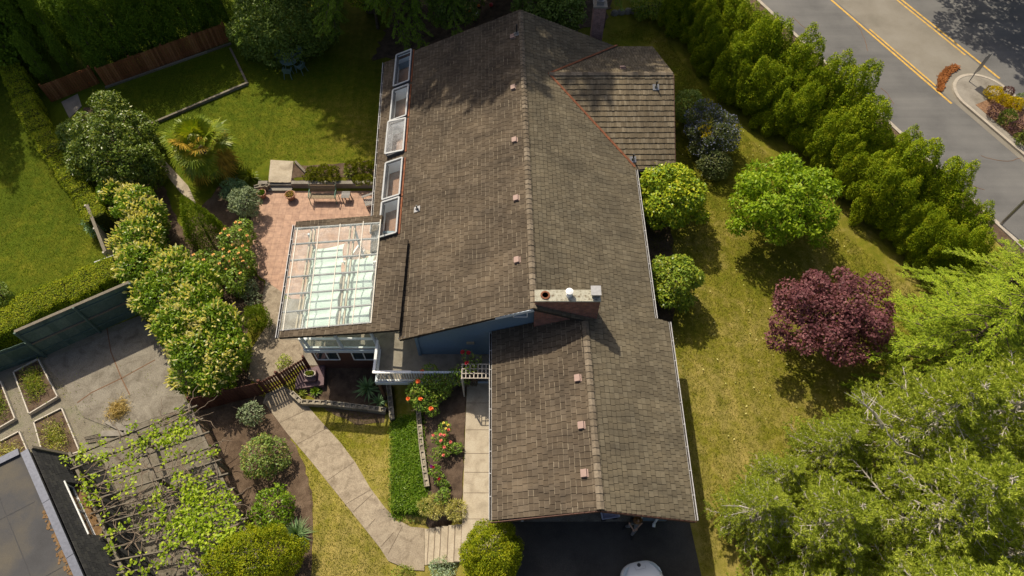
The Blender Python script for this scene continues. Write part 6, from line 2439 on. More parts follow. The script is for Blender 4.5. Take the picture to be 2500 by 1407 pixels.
pc = plastic_chair()
lbs = ["green plastic chair on the upper left of the round table", "green plastic chair on the upper right of the round table", "green plastic chair on the lower left of the round table", "green plastic chair on the lower right of the round table"]
for i, (q, l) in enumerate(zip(((690, 152), (738, 140), (706, 188), (742, 178)), lbs)):
    o = pc if i == 0 else copy_tree(pc)
    c = G(*q)
    d = Vector((tt.x - c.x, tt.y - c.y, 0))
    c = Vector((tt.x, tt.y, 0)) - d.normalized() * 0.88
    o.location = (c.x, c.y, gzf(c.x, c.y))
    o.rotation_euler = (0, 0, math.atan2(-d.x, d.y))
    o["label"] = l

# coloured garden toys on the dark earth behind the roof
plain("toy_orange", (0.8, 0.22, 0.03), 0.5)
plain("toy_yellow", (0.75, 0.55, 0.05), 0.5)
plain("toy_red", (0.6, 0.04, 0.05), 0.5)
plain("toy_blue", (0.03, 0.08, 0.5), 0.5)


def toy(kind, pxy, m, label, s=0.3):
    c = G(*pxy)
    mb = MB()
    if kind == 'ball':
        mb.lathe([(s * .5 * math.sin(math.pi * (i + .15) / 8), s * .5 * (1 - math.cos(math.pi * (i + .15) / 8))) for i in range(9)], tuple(c), 14)
        tag(mb.build("toy_ball", m, None, True), label, "ball")
    else:
        r = empty("toy_crate", tuple(c), label, "toy box")
        mb.box((c.x, c.y, c.z + s * .3), (s * 1.3, s, s * .6), .2)
        mb.build("tub", m, r, bevel=0.03)
        MB().box((c.x, c.y, c.z + s * .64), (s * 1.4, s * 1.08, s * .1), .2).build("lid", "toy_yellow", r, bevel=0.015)


toy('box', (1141, 27), "toy_orange", "orange toy tub with a yellow lid on the dark earth", .5)
for q, m, l, s in (((1126, 22), "white_paint", "pale white ball left of the orange tub", .26), ((1166, 38), "white_paint", "white ball right of the orange tub", .28), ((1155, 50), "toy_yellow", "yellow ball nearest the roof edge", .26), ((1140, 12), "toy_yellow", "yellow ball above the orange tub", .2), ((1199, 16), "toy_red", "red ball on the dark earth near the leaves", .28), ((1169, 17), "toy_orange", "orange ball between tub and red ball", .22), ((1128, 37), "toy_blue", "blue ball below the pale white ball", .24)):
    toy('ball', q, m, l, s)

# ------------------------------------------------------------ neighbouring building with flat roof
surf("flat_roof", [(0.062, 0.061, 0.062), (0.08, 0.079, 0.08), (0.12, 0.107, 0.085), (0.072, 0.071, 0.072)], 0.5, 40, 0.25, 0.95, 0.2, 0.005, 0.03, lo=0.25, hi=0.85)
island_mat("slate", [(0.03, 0.03, 0.031), (0.042, 0.042, 0.042), (0.055, 0.054, 0.05)], 0.8, 14, 0.3, None, 0.3, 0.3)
plain("blue_metal", (0.16, 0.17, 0.2), 0.35, 0.7, var=0.15)
surf("moss_tan", [(0.15, 0.085, 0.035), (0.27, 0.17, 0.085)], 8, 40, 0.4, 0.95, 0.6, 0.02)
bld = empty("annexe_building", (-22, 4, -2.3), "dark building with a flat roof and steep shingled side in the lower left corner", "building")
zr_ = 1.6
K = P(65, 1098, zr_ + .12)
E1 = P(200, 1407, zr_ + .12)
N1 = P(0, 1130, zr_ + .12)
de = Vector((E1.x - K.x, E1.y - K.y, 0)).normalized()      # along the east edge, southward
dn = Vector((N1.x - K.x, N1.y - K.y, 0)).normalized()      # along the north edge, westward
Q = lambda s, w, z: Vector((K.x, K.y, 0)) + de * s + dn * w + Vector((0, 0, z))
mb = MB()
c4 = [Q(0, 0, 0), Q(16, 0, 0), Q(16, 9, 0), Q(0, 9, 0)]
mb.prism([(v.x, v.y) for v in c4], -2.3, zr_)
mb.build("wall", "slate", bld)
MB().prism([(v.x, v.y) for v in [Q(.05, .05, 0), Q(16, .05, 0), Q(16, 9, 0), Q(.05, 9, 0)]], zr_ + .002, zr_ + .02).build("flat_roof", "flat_roof", bld)
mb = MB()
for i in range(6):
    mb.beam(Q(i * 2.7, .1, zr_ + .06), Q(i * 2.7 + 2.68, .1, zr_ + .06), .3, .14)
for i in range(4):
    mb.beam(Q(-.1, .3 + i * 2.7, zr_ + .06), Q(-.1, .3 + i * 2.7 + 2.68, zr_ + .06), .3, .14)
mb.build("metal_coping", "blue_metal", bld)
mb = MB()
for s in (2.4, 5.6, 9):
    mb.beam(Q(s, .5, zr_ + .024), Q(s, 8, zr_ + .024), .03, .008)
for w in (1.6, 3.6):
    mb.beam(Q(.2, w, zr_ + .025), Q(14, w, zr_ + .025), .03, .008)
mb.build("roof_seam", "dark_metal", bld)
ld = MB()
rng = random.Random(4)
for i in range(150):
    s = 3.0 + rng.random() * 7
    c = Q(s, .27 + abs(rng.gauss(0, .1)), zr_ + .024 + rng.random() * .01)
    ld.box(c, (rng.uniform(.05, .2), rng.uniform(.04, .12), .012), rz=rng.uniform(0, 3))
ld.build("leaf_dirt", "moss_tan", bld)
# steep shingled side: from the coping down and out
top0 = Q(-.05, -.12, zr_ - .02)
foot = P(230, 1150, -1.9)
out = -dn
hz = 1.05
dz = zr_ + 2.15
V = (out * hz + Vector((0, 0, -dz)))
Lm = V.length
SW0, SW1, SV0, SV1 = 1.65, 4.45, Lm * .25, Lm * .5
pcs = [[(0, 0), (16, 0), (16, SV0), (0, SV0)], [(0, SV1), (16, SV1), (16, Lm), (0, Lm)], [(0, SV0), (SW0, SV0), (SW0, SV1), (0, SV1)], [(SW1, SV0), (16, SV0), (16, SV1), (SW1, SV1)]]
mb = boards(top0, de, V, pcs, 0.17, 0.26, 0.01, 0.015, .1, 5)
man = mb.build("shingle_side", "slate", bld)
Vn = V.normalized()
Nn_ = de.cross(Vn)
if Nn_.z < 0: Nn_ = -Nn_
pt_ = lambda u, v, h=0.0: top0 + de * u + Vn * v + Nn_ * h
# recessed window with a mossy sill
w = MB()
w.beam(pt_(SW0, SV0, 0.03), pt_(SW1, SV0, 0.03), .035, .07, Nn_)
w.build("window_head", "white_paint", bld)
lo = -0.75
wf = MB()
a, b_ = pt_(SW0, SV0, -.05), pt_(SW1, SV0, -.05)
dwn = Vector((0, 0, -1.0)) * ((SV1 - SV0) / Lm * dz - .12)
for p, q in ((a, b_), (a + dwn, b_ + dwn), (a, a + dwn), (b_, b_ + dwn), ((a + b_) / 2, (a + b_) / 2 + dwn)):
    wf.beam(p, q, .06, .06, tuple(out))
win = wf.build("window", "white_paint", bld)
MB().add([q - out * .01 for q in (a, b_, b_ + dwn, a + dwn)], [(0, 1, 2, 3)]).build("pane", "window_glass", win)
sl_ = MB()
e0, e1 = pt_(SW0, SV1, 0), pt_(SW1, SV1, 0)
sl_.add([a + dwn, b_ + dwn, e1, e0], [(0, 1, 2, 3)])
sl_.build("sill", "moss_tan", win)
for tri in ((a, a + dwn, e0), (b_, e1, b_ + dwn)):
    MB().add(tri, [(0, 1, 2)]).build("window_cheek", "slate", win)
mb = MB()
mb.beam(pt_(0, Lm, -.05), pt_(16, Lm, -.05), .14, .14, Nn_)
mb.beam(pt_(-.03, 0, 0.02), pt_(-.03, Lm, 0.02), .14, .12, Nn_)
mb.build("edge_board", "grey_timber", bld)

# ------------------------------------------------------------ grape pergola
zp = -0.05
perg = empty("grape_pergola", tuple(G(400, 1200)), "weathered timber pergola carrying grape vines beside the dark building", "pergola")
pr0, pr1 = P(466, 1000, zp), P(640, 1385, zp)
pl0, pl1 = P(176, 1118, zp), P(318, 1430, zp)
for i in range(12):
    t = i / 11
    a, b = pl0.lerp(pl1, t), pr0.lerp(pr1, t)
    d = (b - a).normalized()
    MB().beam(a - d * .2 + Vector((0, 0, .1)), b + d * .35 + Vector((0, 0, .1)), .055, .12).build("rafter", "grey_timber", perg)
for a, b in ((pr0, pr1), (pl0, pl1), (pl0.lerp(pr0, .52), pl1.lerp(pr1, .52))):
    d = (b - a).normalized()
    MB().beam(a - d * .3, b + d * .3, .12, .16).build("carrier_beam", "grey_timber", perg)
for t in (0.02, .34, .67, .98):
    for a, b in ((pr0, pr1), (pl0.lerp(pr0, .52), pl1.lerp(pr1, .52))):
        p = a.lerp(b, t)
        MB().beam((p.x, p.y, -2.35), (p.x, p.y, zp - .08), .12, .12).build("post", "grey_timber", perg)
rng = random.Random(12)
vn = MB()
VP = []
dens = lambda u, v: 0.06 + 0.9 * math.exp(-((u - .85) ** 2 / .06 + (v - .68) ** 2 / .05)) + .55 * math.exp(-((u - .62) ** 2 / .02 + (v - .78) ** 2 / .02)) + .5 * math.exp(-((u - .6) ** 2 / .02 + (v - .12) ** 2 / .006)) + .55 * math.exp(-((u - .85) ** 2 / .02 + (v - .1) ** 2 / .01)) + .35 * math.exp(-((u - .08) ** 2 / .004 + (v - .2) ** 2 / .03)) + .4 * math.exp(-((u - .28) ** 2 / .01 + (v - .12) ** 2 / .01))
at_ = lambda u, v, h: pl0.lerp(pl1, v).lerp(pr0.lerp(pr1, v), u) + Vector((0, 0, h))
clus = 0
tries = 0
while clus < 230 and tries < 9000:
    tries += 1
    u, v = rng.uniform(-.08, 1.06), rng.uniform(-.03, .98)
    if rng.random() > dens(u, v) * .75: continue
    clus += 1
    c = at_(u, v, rng.uniform(.12, .4))
    for k in range(rng.randint(10, 22)):
        VP.append(c + Vector((rng.gauss(0, .14), rng.gauss(0, .14), rng.gauss(0, .07))))
for i in range(150):
    u, v = rng.uniform(.05, 1.0), rng.uniform(0, .95)
    p = at_(u, v, .2)
    a = rng.uniform(0, 6.28)
    pts = [p]
    for k in range(6):
        a += rng.uniform(-.7, .7)
        p = p + Vector((math.cos(a) * .24, math.sin(a) * .24, rng.uniform(-.07, .07)))
        p.z = max(zp + .1, min(zp + .5, p.z))
        pts.append(p.copy())
    vn.tube(pts, [.02 * (1 - j / 8) + .004 for j in range(7)], 5, False)
for v0_ in (.02, .1, .3, .5, .75):
    p = at_(1.0, v0_, 0)
    pts = [Vector((p.x, p.y, -2.3)), Vector((p.x + .1, p.y, -1.2)), at_(1.0, v0_, .2), at_(.8, v0_ + .03, .25), at_(.55, v0_ + .02, .22)]
    vn.tube(pts, [.055, .05, .045, .03, .015], 7)
vine = empty("grape_vine", tuple(G(520, 1120)), "leafing grape vine trained over the timber pergola", "vine")
vn.build("stems", "vine_bark", vine)
g = np.random.default_rng(5)
VPa = np.array(VP)
o = link("leaves", flat_leaves("leaves", VPa, np.tile([0, 0, 1.0], (len(VPa), 1)), g, 0.14, 0.12, rnd=0.6), "vine_leaf", vine)

# ------------------------------------------------------------ raised beds, straw and bits
def raised(label, pxs, fill, seed, closed=True, n=260):
    zb = -2.27
    q = [P(a, b, zb + .22) for a, b in pxs]
    c = sum(q, Vector()) / len(q)
    root = empty("raised_bed", (c.x, c.y, zb), label, "raised bed")
    for a, b in zip(q, q[1:] + (q[:1] if closed else [])):
        d = (b - a).normalized()
        MB().beam(a - d * .02 - Vector((0, 0, .1)), b + d * .02 - Vector((0, 0, .1)), .055, .22).build("side_board", "white_timber", root)
    MB().prism([(v.x, v.y) for v in q], zb, zb + .14).build("bed_soil", "soil", root)
    g = np.random.default_rng(seed)
    for nm, m, k in fill:
        w = g.dirichlet(np.ones(len(q)) * .7, k)
        p = w @ np.array([(v.x, v.y, zb + .15) for v in q])
        cc = p[g.integers(0, k, max(3, k // 30))]
        p = p * .55 + cc[g.integers(0, len(cc), k)] * .45 + g.normal(size=p.shape) * np.array([.07, .07, 0])
        p[:, 2] = zb + .15 + g.random(k) * .15
        link(nm, spiky_leaves(nm, p, np.tile([0, 0, 1.0], (k, 1)), g, .2, .035, rnd=.8, up=.2), m, root)["kind"] = "stuff"


raised("raised bed with weeds and straw against the dark green fence", [(32, 908), (92, 876), (140, 968), (70, 1010)], (("weeds", "weed_leaf", 900), ("straw", "straw", 120)), 1)
raised("raised bed with dry stalks above the dark building", [(82, 1030), (150, 996), (194, 1102), (110, 1130)], (("weeds", "weed_leaf", 350), ("straw", "dry_grass", 420)), 2)
raised("nearly bare raised bed at the left edge touching the dark building", [(-40, 1098), (46, 1053), (66, 1100), (10, 1150)], (("straw", "dry_grass", 300),), 3)
raised("green weedy raised bed cut by the left edge", [(-60, 940), (0, 930), (36, 1022), (-30, 1060)], (("weeds", "weed_leaf", 800),), 4)
g = np.random.default_rng(8)
c = G(291, 1003)
k = 1500
d = g.normal(size=(k, 3)) * np.array([.22, .25, .1])
p = np.array(c) + d + np.array([0, 0, .12])
p[:, 2] = np.maximum(p[:, 2], c.z + .04)
o = link("straw_heap", leaf_mesh("straw_heap", p, g.normal(size=(k, 3)), g.normal(size=(k, 3)), .26, .022), "straw")
tag(o, "loose heap of yellow straw on the concrete pad", "straw heap")
for q, l in ((((262, 1028), (318, 1058)), "curved grey concrete strip above the pergola"), (((248, 1060), (304, 1058)), "straight grey concrete strip beside the rubble")):
    a, b = G(*q[0], .06), G(*q[1], .06)
    o = MB().beam(a, b, .3, .12).build("concrete_strip", "old_concrete", None, bevel=.02)
    tag(o, l, "kerb block")
tb_ = empty("timber_bundle", tuple(G(220, 1072)), "little bundle of grey sticks on the weedy gravel", "stick bundle")
m = MB()
for i in range(6):
    a = G(206 + i, 1068 + i * 2.5, .06 + .02 * (i % 3))
    b = G(240 + i * 1.5, 1060 + i * 3, .06 + .02 * (i % 3))
    m.tube([a, b], .03, 6)
m.build("sticks", "grey_timber", tb_)
# weeds on the gravel
k = 2600
q = np.stack([g.uniform(-26, -17, k), g.uniform(8.5, 15, k)], 1)
f = np.sin(q[:, 0] * 1.3) * np.sin(q[:, 1] * 1.9) + g.normal(size=k) * .4
q = q[f > .25]
p = np.stack([q[:, 0], q[:, 1], gz(q[:, 0], q[:, 1]) + .03], 1)
o = link("weeds", spiky_leaves("weeds", p, np.tile([0, 0, 1.0], (len(p), 1)), g, .1, .03, rnd=.9, up=.2), "weed_leaf")
tag(o, "sparse weeds growing through the gravel yard", None, None, "stuff")

# ------------------------------------------------------------ traffic island planting and street furniture
def isl(pxy):
    return P(pxy[0], pxy[1], .35)


for nm, q, R, m, sd, l in (("gold_shrub", (2424, 232), (.5, .45, .45), "yellow_leaf", 81, "bright yellow shrub nearest the sign on the traffic island"),
                       ("gold_shrub", (2449, 250), (.42, .4, .4), "yellow_leaf", 82, "middle of the three yellow shrubs on the traffic island"),
                       ("gold_shrub", (2476, 258), (.45, .45, .42), "yellow_leaf", 83, "yellow shrub farthest from the sign on the traffic island"),
                       ("purple_shrub", (2428, 275), (.5, .42, .38), "purple_leaf", 84, "dark purple mound on the near side of the traffic island"),
                       ("green_shrub", (2457, 291), (.55, .5, .5), "evergreen_leaf", 85, "glossy green shrub beside the purple mound on the traffic island"),
                       ("purple_shrub", (2486, 315), (.6, .55, .42), "purple_leaf", 86, "large purple shrub mound lower on the traffic island"),
                       ("green_shrub", (2500, 342), (.5, .5, .45), "evergreen_leaf", 87, "glossy green shrub cut by the right edge"),
                       ("purple_shrub", (2458, 228), (.32, .3, .3), "purple_leaf", 88, "small purple shrub on the far side of the traffic island"),
                       ("green_shrub", (2492, 247), (.4, .4, .35), "grey_leaf", 89, "dull green shrub on the far side at the right edge")):
    c = isl(q)
    plant(nm, l, "shrub", (c.x, c.y, .15), round_lumps((c.x, c.y, .45), R, 14, .2, random.Random(sd), -.5, .8), m, .09, .045, 330, sd, 'spiky', None)
g = np.random.default_rng(4)
k = 2600
pts = [P(a, b, .03) for a, b in ((2290, 222), (2292, 190), (2308, 170), (2330, 160), (2340, 166), (2318, 180), (2306, 198), (2297, 222))]
cc = np.array([(v.x, v.y) for v in pts])
t = g.random(k) * (len(cc) / 2 - 1)
i = t.astype(int)
fr_ = (t - i)[:, None]
o1 = cc[:4][np.minimum(i, 3)] * (1 - fr_) + cc[:4][np.minimum(i + 1, 3)] * fr_
inn = cc[4:][::-1]
o2 = inn[np.minimum(i, 3)] * (1 - fr_) + inn[np.minimum(i + 1, 3)] * fr_
s = g.random((k, 1))
q = o1 * s + o2 * (1 - s) + g.normal(size=(k, 2)) * .05
p = np.concatenate([q, np.full((k, 1), .045) + g.random((k, 1)) * .02], 1)
o = link("fallen_leaves", flat_leaves("fallen_leaves", p, np.tile([0, 0, 1.0], (k, 1)), g, .12, .09, up=1.5, rnd=.35, droop=0), "litter_leaf")
tag(o, "drift of rusty fallen leaves against the island kerb", None, None, "stuff")
# sign seen from above, edge on
sg = empty("road_sign", (28.72, 33.42, .135), "grey traffic sign on a thin post seen edge-on on the island", "sign")
MB().tube([(28.72, 33.42, .1), (28.72, 33.42, 2.3)], .035, 8).build("post", "grey_metal", sg)
dd = RD
pa = Vector((28.72, 33.42, 0))
MB().box((28.72 + .03, 33.42 - .02, 1.55), (.62, .02, 1.35), M=Matrix.Rotation(math.atan2(RN.y, RN.x) + .12, 3, 'Z')).build("sign_plate", "grey_metal", sg, bevel=.004)
# street lamp whose head is above the frame
lp = P(2441, 550, 0)
lm = empty("street_lamp", (lp.x, lp.y, .05), "grey lamp post rising out of the frame at the road edge", "street lamp")
MB().tube([(lp.x, lp.y, .05), (lp.x, lp.y, 3.5), (lp.x, lp.y, 7.5)], [.1, .085, .06], 12).build("pole", "grey_metal", lm)
ar = rp((lp - RA).dot(RD), 1.8, 8.0)
MB().tube([(lp.x, lp.y, 7.4), (lp.x, lp.y, 7.9), (ar.x, ar.y, 8.05)], [.06, .05, .04], 8).build("arm", "grey_metal", lm)
MB().box((ar.x, ar.y, 8.05), (.6, .25, .12), rz=math.atan2(RN.y, RN.x)).build("lamp_head", "grey_metal", lm, bevel=.03)

# ------------------------------------------------------------ garden cart under the garage eave
gc = P(1487, 1252, .45)
cart = empty("garden_cart", (gc.x, gc.y, .05), "pale lilac cart tub on small wheels at the garage opening", "cart")
plain("lilac_plastic", (0.7, 0.7, 0.8), 0.5)
M_ = Matrix.Rotation(.15, 3, 'Z')
vs = []
for zz, sx, sy in ((.25, .26, .17), (.6, .36, .26), (.62, .4, .3), (.6, .33, .23), (.3, .24, .15)):
    vs += [M_ @ Vector((a * sx, b * sy, 0)) + Vector((gc.x, gc.y, .05 + zz)) for a, b in ((-1, -1), (1, -1), (1, 1), (-1, 1))]
fs = [(0, 3, 2, 1), (16, 17, 18, 19)]
for k in range(4):
    for i in range(4):
        fs.append((k * 4 + i, k * 4 + (i + 1) % 4, k * 4 + 4 + (i + 1) % 4, k * 4 + 4 + i))
MB().add(vs, fs).build("tub", "lilac_plastic", cart, bevel=.02)
for a in (-1, 1):
    for b in (-1, 1):
        wv = M_ @ Vector((a * .25, b * .2, 0))
        MB().tube([Vector((gc.x, gc.y, .16)) + wv + M_ @ Vector((0, -.03, 0)), Vector((gc.x, gc.y, .16)) + wv + M_ @ Vector((0, .03, 0))], .11, 14).build("wheel", "dark_metal", cart)
MB().tube([Vector((gc.x, gc.y, .5)) + M_ @ Vector((.36, 0, 0)), Vector((gc.x, gc.y, .9)) + M_ @ Vector((.7, .1, 0))], .02, 8).build("handle", "dark_metal", cart)


# ------------------------------------------------------------ white car
def car():
    nose = P(1556, 1371, .62)
    ang = math.radians(11)
    root = empty("parked_car", (nose.x, nose.y, 0.02), "white hatchback parked nose to the garage with its bonnet half in the sun", "car", rz=ang)
    Mw = root.matrix_basis
    plain("car_paint", (0.7, 0.71, 0.7), 0.22, spec=0.6, var=0.01)
    plain("tyre_rubber", (0.02, 0.02, 0.02), 0.8)
    plain("headlight_glass", (0.5, 0.58, 0.62), 0.08, spec=0.9, var=0.05)
    T = lambda vs: [Mw @ Vector(v) for v in vs]
    # stations: distance back from the nose, half width at shoulder, top height, bottom height
    st = [(0.0, .32, .66, .30), (.06, .52, .72, .24), (.18, .70, .80, .2), (.4, .82, .88, .18), (.75, .87, .95, .18), (1.1, .88, 1.0, .18), (1.3, .88, 1.02, .18), (2.6, .88, 1.02, .18), (3.4, .87, 1.02, .2), (3.75, .8, .98, .26), (3.86, .68, .9, .36)]
    prof = []
    for y, w, t, b in st:
        ring = []
        for (a, zf) in ((1.0, .0), (1.02, .35), (1.0, .62), (.94, .80), (.80, .92), (.55, .985), (.25, 1.0)):
            ring.append((w * a, -y, b + (t - b) * zf))
        full = ring + [(-x, yy, z) for x, yy, z in ring[::-1]]
        prof.append(full)
    n = len(prof[0])
    vs = [v for r in prof for v in r]
    fs = []
    for i in range(len(prof) - 1):
        for k in range(n):
            fs.append((i * n + k, i * n + (k + 1) % n, (i + 1) * n + (k + 1) % n, (i + 1) * n + k))
    fs += [tuple(range(n))[::-1], tuple((len(prof) - 1) * n + k for k in range(n))]
    o = MB().add(T(vs), fs).build("body", "car_paint", root, smooth=True)
    sb_ = o.modifiers.new("sub", 'SUBSURF')
    sb_.levels = sb_.render_levels = 2
    # cabin
    cb = [(1.05, .68, .98), (1.75, .60, 1.42), (2.4, .6, 1.48), (3.2, .58, 1.42), (3.72, .6, 1.0)]
    vs = []
    for y, w, z in cb:
        vs += [(-w, -y, z), (w, -y, z)]
    base = [(-.8, -1.05, .98), (.8, -1.05, .98), (.8, -1.75, 1.0), (.8, -2.4, 1.0), (.8, -3.2, 1.0), (.75, -3.72, .98), (-.75, -3.72, .98), (-.8, -3.2, 1.0), (-.8, -2.4, 1.0), (-.8, -1.75, 1.0)]
    V_ = vs + base
    MB().add(T(V_), [(2, 3, 5, 4), (4, 5, 7, 6)]).build("roof_panel", "car_paint", root)
    MB().add(T(V_), [(0, 1, 3, 2)]).build("windscreen", "window_glass", root)
    MB().add(T(V_), [(6, 7, 9, 8)]).build("rear_window", "window_glass", root)
    MB().add(T(V_), [(1, 12, 3), (3, 12, 13, 5), (5, 13, 14, 7), (7, 14, 15, 9), (0, 2, 19), (2, 4, 18, 19), (4, 6, 17, 18), (6, 8, 16, 17)]).build("side_window", "window_glass", root)
    for sx in (-1, 1):
        hv = [(sx * .42, -.16, .80), (sx * .60, -.20, .775), (sx * .76, -.42, .83), (sx * .79, -.62, .88), (sx * .64, -.44, .895), (sx * .52, -.28, .86)]
        MB().add(T([(x, y, z + .015) for x, y, z in hv] + [(x, y, z - .06) for x, y, z in hv]), [tuple(range(6)) if sx > 0 else tuple(range(6))[::-1]] + [(i, 6 + i, 6 + (i + 1) % 6, (i + 1) % 6) for i in range(6)]).build("headlight", "headlight_glass", root)
        mb = MB()
        for k in range(8):
            pass
        c_ = Mw @ Vector((sx * .98, -1.35, 1.02))
        mb.box(c_, (.2, .1, .13), rz=ang)
        mb.build("wing_mirror", "car_paint", root, bevel=.03)
        for y in (.78, 3.1):
            a, b = Mw @ Vector((sx * .7, -y, .3)), Mw @ Vector((sx * .9, -y, .3))
            wl_ = MB().tube([a, b], .31, 20).build("wheel", "tyre_rubber", root)
            b2 = Mw @ Vector((sx * .905, -y, .3))
            MB().tube([b, b2], .2, 16).build("rim", "grey_metal", wl_)
    e = Mw @ Vector((-.02, -.17, .795))
    MB().lathe([(.07, 0), (.075, .015), (.05, .02)], tuple(e + Vector((0, 0, .012))), 18).build("emblem", "dark_metal", root)
    sm = MB()
    ptsl = [(-.22, -.2, .825), (-.2, -.34, .885), (.2, -.34, .885), (.22, -.2, .825)]
    for p, q in zip(ptsl, ptsl[1:]):
        sm.beam(Mw @ Vector(p), Mw @ Vector(q), .008, .006)
    sm.build("bonnet_seam", "grey_metal", root)


car()


# ------------------------------------------------------------ person walking out of the garage
def person():
    plain("skin", (0.42, 0.25, 0.17), 0.55, var=0.05)
    plain("black_cloth", (0.018, 0.016, 0.016), 0.85, var=0.2)
    plain("grey_trousers", (0.16, 0.155, 0.15), 0.85, var=0.1)
    plain("black_shoe", (0.012, 0.012, 0.013), 0.6)
    leaf_mat("brown_hair", [(0.03, 0.015, 0.008), (0.08, 0.035, 0.012), (0.2, 0.085, 0.02)], 0.0, 0.5, 0.4)
    f = P(1541, 1310, .05)
    o0 = Vector((f.x + .05, f.y + .42, .02))                       # below the hips
    root = empty("person", (o0.x, o0.y, .02), "person with brown hair in a black top and grey trousers stepping out of the garage", "person")
    # joints in the figure's own frame: -y is forward
    J = {'pelvis': (0, 0, .93), 'chest': (.01, -.05, 1.22), 'neck': (.01, -.07, 1.45), 'headb': (.01, -.1, 1.53),
         'hl': (.1, 0, .9), 'kl': (.07, -.26, .52), 'al': (-.04, -.38, .1), 'tl': (-.05, -.55, .05),
         'hr': (-.1, .02, .9), 'kr': (-.16, -.1, .5), 'ar': (-.24, -.02, .1), 'tr': (-.36, -.13, .05),
         'sl': (.19, -.06, 1.4), 'el': (.26, -.1, 1.12), 'wl': (.06, -.3, 1.08),
         'sr': (-.18, -.06, 1.4), 'er': (-.27, -.12, 1.13), 'wr': (-.12, -.33, 1.02)}
    W = {k: Vector(v) + o0 - Vector((0, 0, .0)) for k, v in J.items()}

    def skin(name, chain, m, rad, rootv, sub=2):
        me = bpy.data.meshes.new(name)
        keys = list(rad)
        me.from_pydata([W[k] for k in keys], [(keys.index(a), keys.index(b)) for a, b in chain], [])
        ob = link(name, me, m, root)
        sk = ob.modifiers.new("skin", 'SKIN')
        sk.use_smooth_shade = True
        for i, k in enumerate(keys):
            r = rad[k]
            me.skin_vertices[0].data[i].radius = r if isinstance(r, tuple) else (r, r)
        me.skin_vertices[0].data[keys.index(rootv)].use_root = True
        ss = ob.modifiers.new("sub", 'SUBSURF')
        ss.levels = ss.render_levels = sub
        return ob

    skin("body", [('pelvis', 'chest'), ('chest', 'neck'), ('neck', 'headb'), ('pelvis', 'hl'), ('hl', 'kl'), ('kl', 'al'), ('pelvis', 'hr'), ('hr', 'kr'), ('kr', 'ar'),
                  ('chest', 'sl'), ('sl', 'el'), ('el', 'wl'), ('chest', 'sr'), ('sr', 'er'), ('er', 'wr')], "skin",
         {'pelvis': (.13, .1), 'chest': (.14, .1), 'neck': .05, 'headb': .05, 'hl': .085, 'kl': .055, 'al': .038, 'hr': .085, 'kr': .055, 'ar': .038, 'sl': .055, 'el': .038, 'wl': .026, 'sr': .055, 'er': .038, 'wr': .026}, 'pelvis')
    skin("trousers", [('pelvis', 'hl'), ('hl', 'kl'), ('kl', 'al'), ('pelvis', 'hr'), ('hr', 'kr'), ('kr', 'ar')], "grey_trousers",
         {'pelvis': (.155, .125), 'hl': .105, 'kl': .082, 'al': .068, 'hr': .105, 'kr': .082, 'ar': .068}, 'pelvis')
    W['hem'] = W['pelvis'] + Vector((0, 0, -.02))
    W['sel'] = W['sl'].lerp(W['el'], .75)
    W['ser'] = W['sr'].lerp(W['er'], .75)
    skin("shirt", [('hem', 'chest'), ('chest', 'nk'), ('chest', 'sl'), ('sl', 'sel'), ('chest', 'sr'), ('sr', 'ser')] if W.setdefault('nk', W['neck'] - Vector((0, 0, .05))) else None, "black_cloth",
         {'hem': (.17, .14), 'chest': (.175, .135), 'nk': .075, 'sl': .085, 'sel': .06, 'sr': .085, 'ser': .06}, 'hem')
    # head with face
    hc_ = W['headb'] + Vector((0, -.03, .1))
    nu, nv = 20, 14
    vs, fs = [], []
    for j in range(nv + 1):
        th = math.pi * j / nv
        for i in range(nu):
            ph = 2 * math.pi * i / nu
            x, y, z = math.sin(th) * math.cos(ph), math.sin(th) * math.sin(ph), math.cos(th)
            r = Vector((x * .076, y * .095, z * .115))
            if y < 0:
                fr = -y
                r.y -= .028 * math.exp(-(x / .16) ** 2 - ((z + .08) / .2) ** 2) * fr      # nose
                r.y += .012 * math.exp(-((abs(x) - .38) / .16) ** 2 - ((z - .06) / .14) ** 2)  # eye sockets
                r.y -= .008 * math.exp(-(x / .3) ** 2 - ((z + .55) / .12) ** 2)             # lips
                r.y -= .010 * math.exp(-(x / .35) ** 2 - ((z + .85) / .15) ** 2)            # chin
            if z < 0: r.x *= 1 + .25 * z
            vs.append(hc_ + Matrix.Rotation(math.radians(-25), 3, 'X') @ r if False else hc_ + r)
    for j in range(nv):
        for i in range(nu):
            fs.append((j * nu + i, j * nu + (i + 1) % nu, (j + 1) * nu + (i + 1) % nu, (j + 1) * nu + i))
    MB().add(vs, fs).build("head", "skin", root, smooth=True)
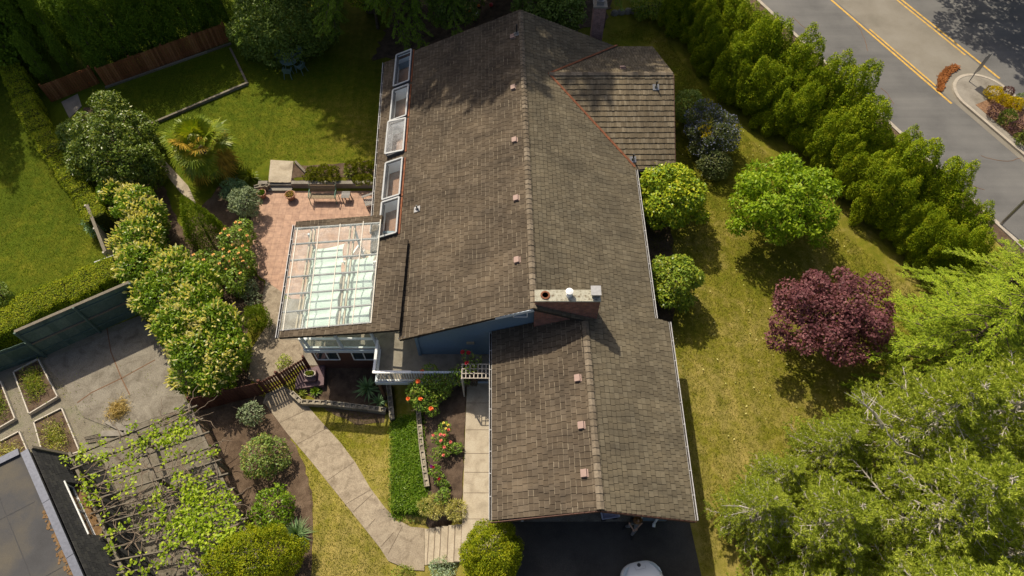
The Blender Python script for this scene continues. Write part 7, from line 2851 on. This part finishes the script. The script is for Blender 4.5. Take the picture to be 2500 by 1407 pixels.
    for sx in (-1, 1):
        MB().lathe([(.004, -.005), (.012, 0), (.004, .005)], tuple(hc_ + Vector((sx * .03, -.088, .008))), 8).build("eye", "black_shoe", root)
        MB().lathe([(.01, -.02), (.014, 0), (.008, .022)], tuple(hc_ + Vector((sx * .078, .01, -.005))), 8, .6, 1.3).build("ear", "skin", root)
    g = np.random.default_rng(1)
    k = 1400
    d = unit(g.normal(size=(k, 3)))
    ok = (d[:, 2] > -.25) & ~((d[:, 1] < -.55) & (d[:, 2] < .45))
    d = d[ok]
    p = np.array(hc_) + d * np.array([.084, .102, .122])
    dr = np.stack([d[:, 0] * .7, .35 + d[:, 1] * .6, -.55 * np.ones(len(d))], 1) + g.normal(size=d.shape) * .2
    link("hair", leaf_mesh("hair", p, dr, d, .13, .022), "brown_hair", root)
    # hands: palm, four fingers, thumb, closed on a small phone-like card
    for w_, e_, sg_ in (('wl', 'el', -1), ('wr', 'er', 1)):
        a = W[w_]
        d_ = (a - W[e_]).normalized()
        s_ = d_.cross(Vector((0, 0, 1))).normalized()
        u_ = s_.cross(d_)
        hb = MB()
        hb.tube([a - d_ * .02, a + d_ * .04, a + d_ * .085], [.024, .034, .032], 8)
        for i, ln in enumerate((.062, .072, .066, .05)):
            b0_ = a + d_ * .082 + s_ * (i - 1.5) * .018
            b1_ = b0_ + d_ * ln * .5 - u_ * .012
            b2_ = b0_ + d_ * ln * .75 - u_ * (.02 + ln * .35)
            hb.tube([b0_, b1_, b2_], [.009, .0085, .007], 6)
        t0 = a + d_ * .03 + s_ * sg_ * .03
        hb.tube([t0, t0 + d_ * .03 + s_ * sg_ * .022 - u_ * .01, t0 + d_ * .058 + s_ * sg_ * .016 - u_ * .025], [.011, .0095, .008], 6)
        hb.build("hand", "skin", root, smooth=True)
    for an, to in (('al', 'tl'), ('ar', 'tr')):
        a, t = W[an], W[to]
        d_ = Vector((t.x - a.x, t.y - a.y, 0)).normalized()
        z0 = o0.z + .045
        b = Vector((a.x, a.y, z0)) - d_ * .07
        MB().tube([b, b + d_ * .06 + Vector((0, 0, .01)), b + d_ * .17, b + d_ * .25, b + d_ * .275], [.03, .047, .044, .034, .012], 10).build("shoe", "black_shoe", root, smooth=True)


person()
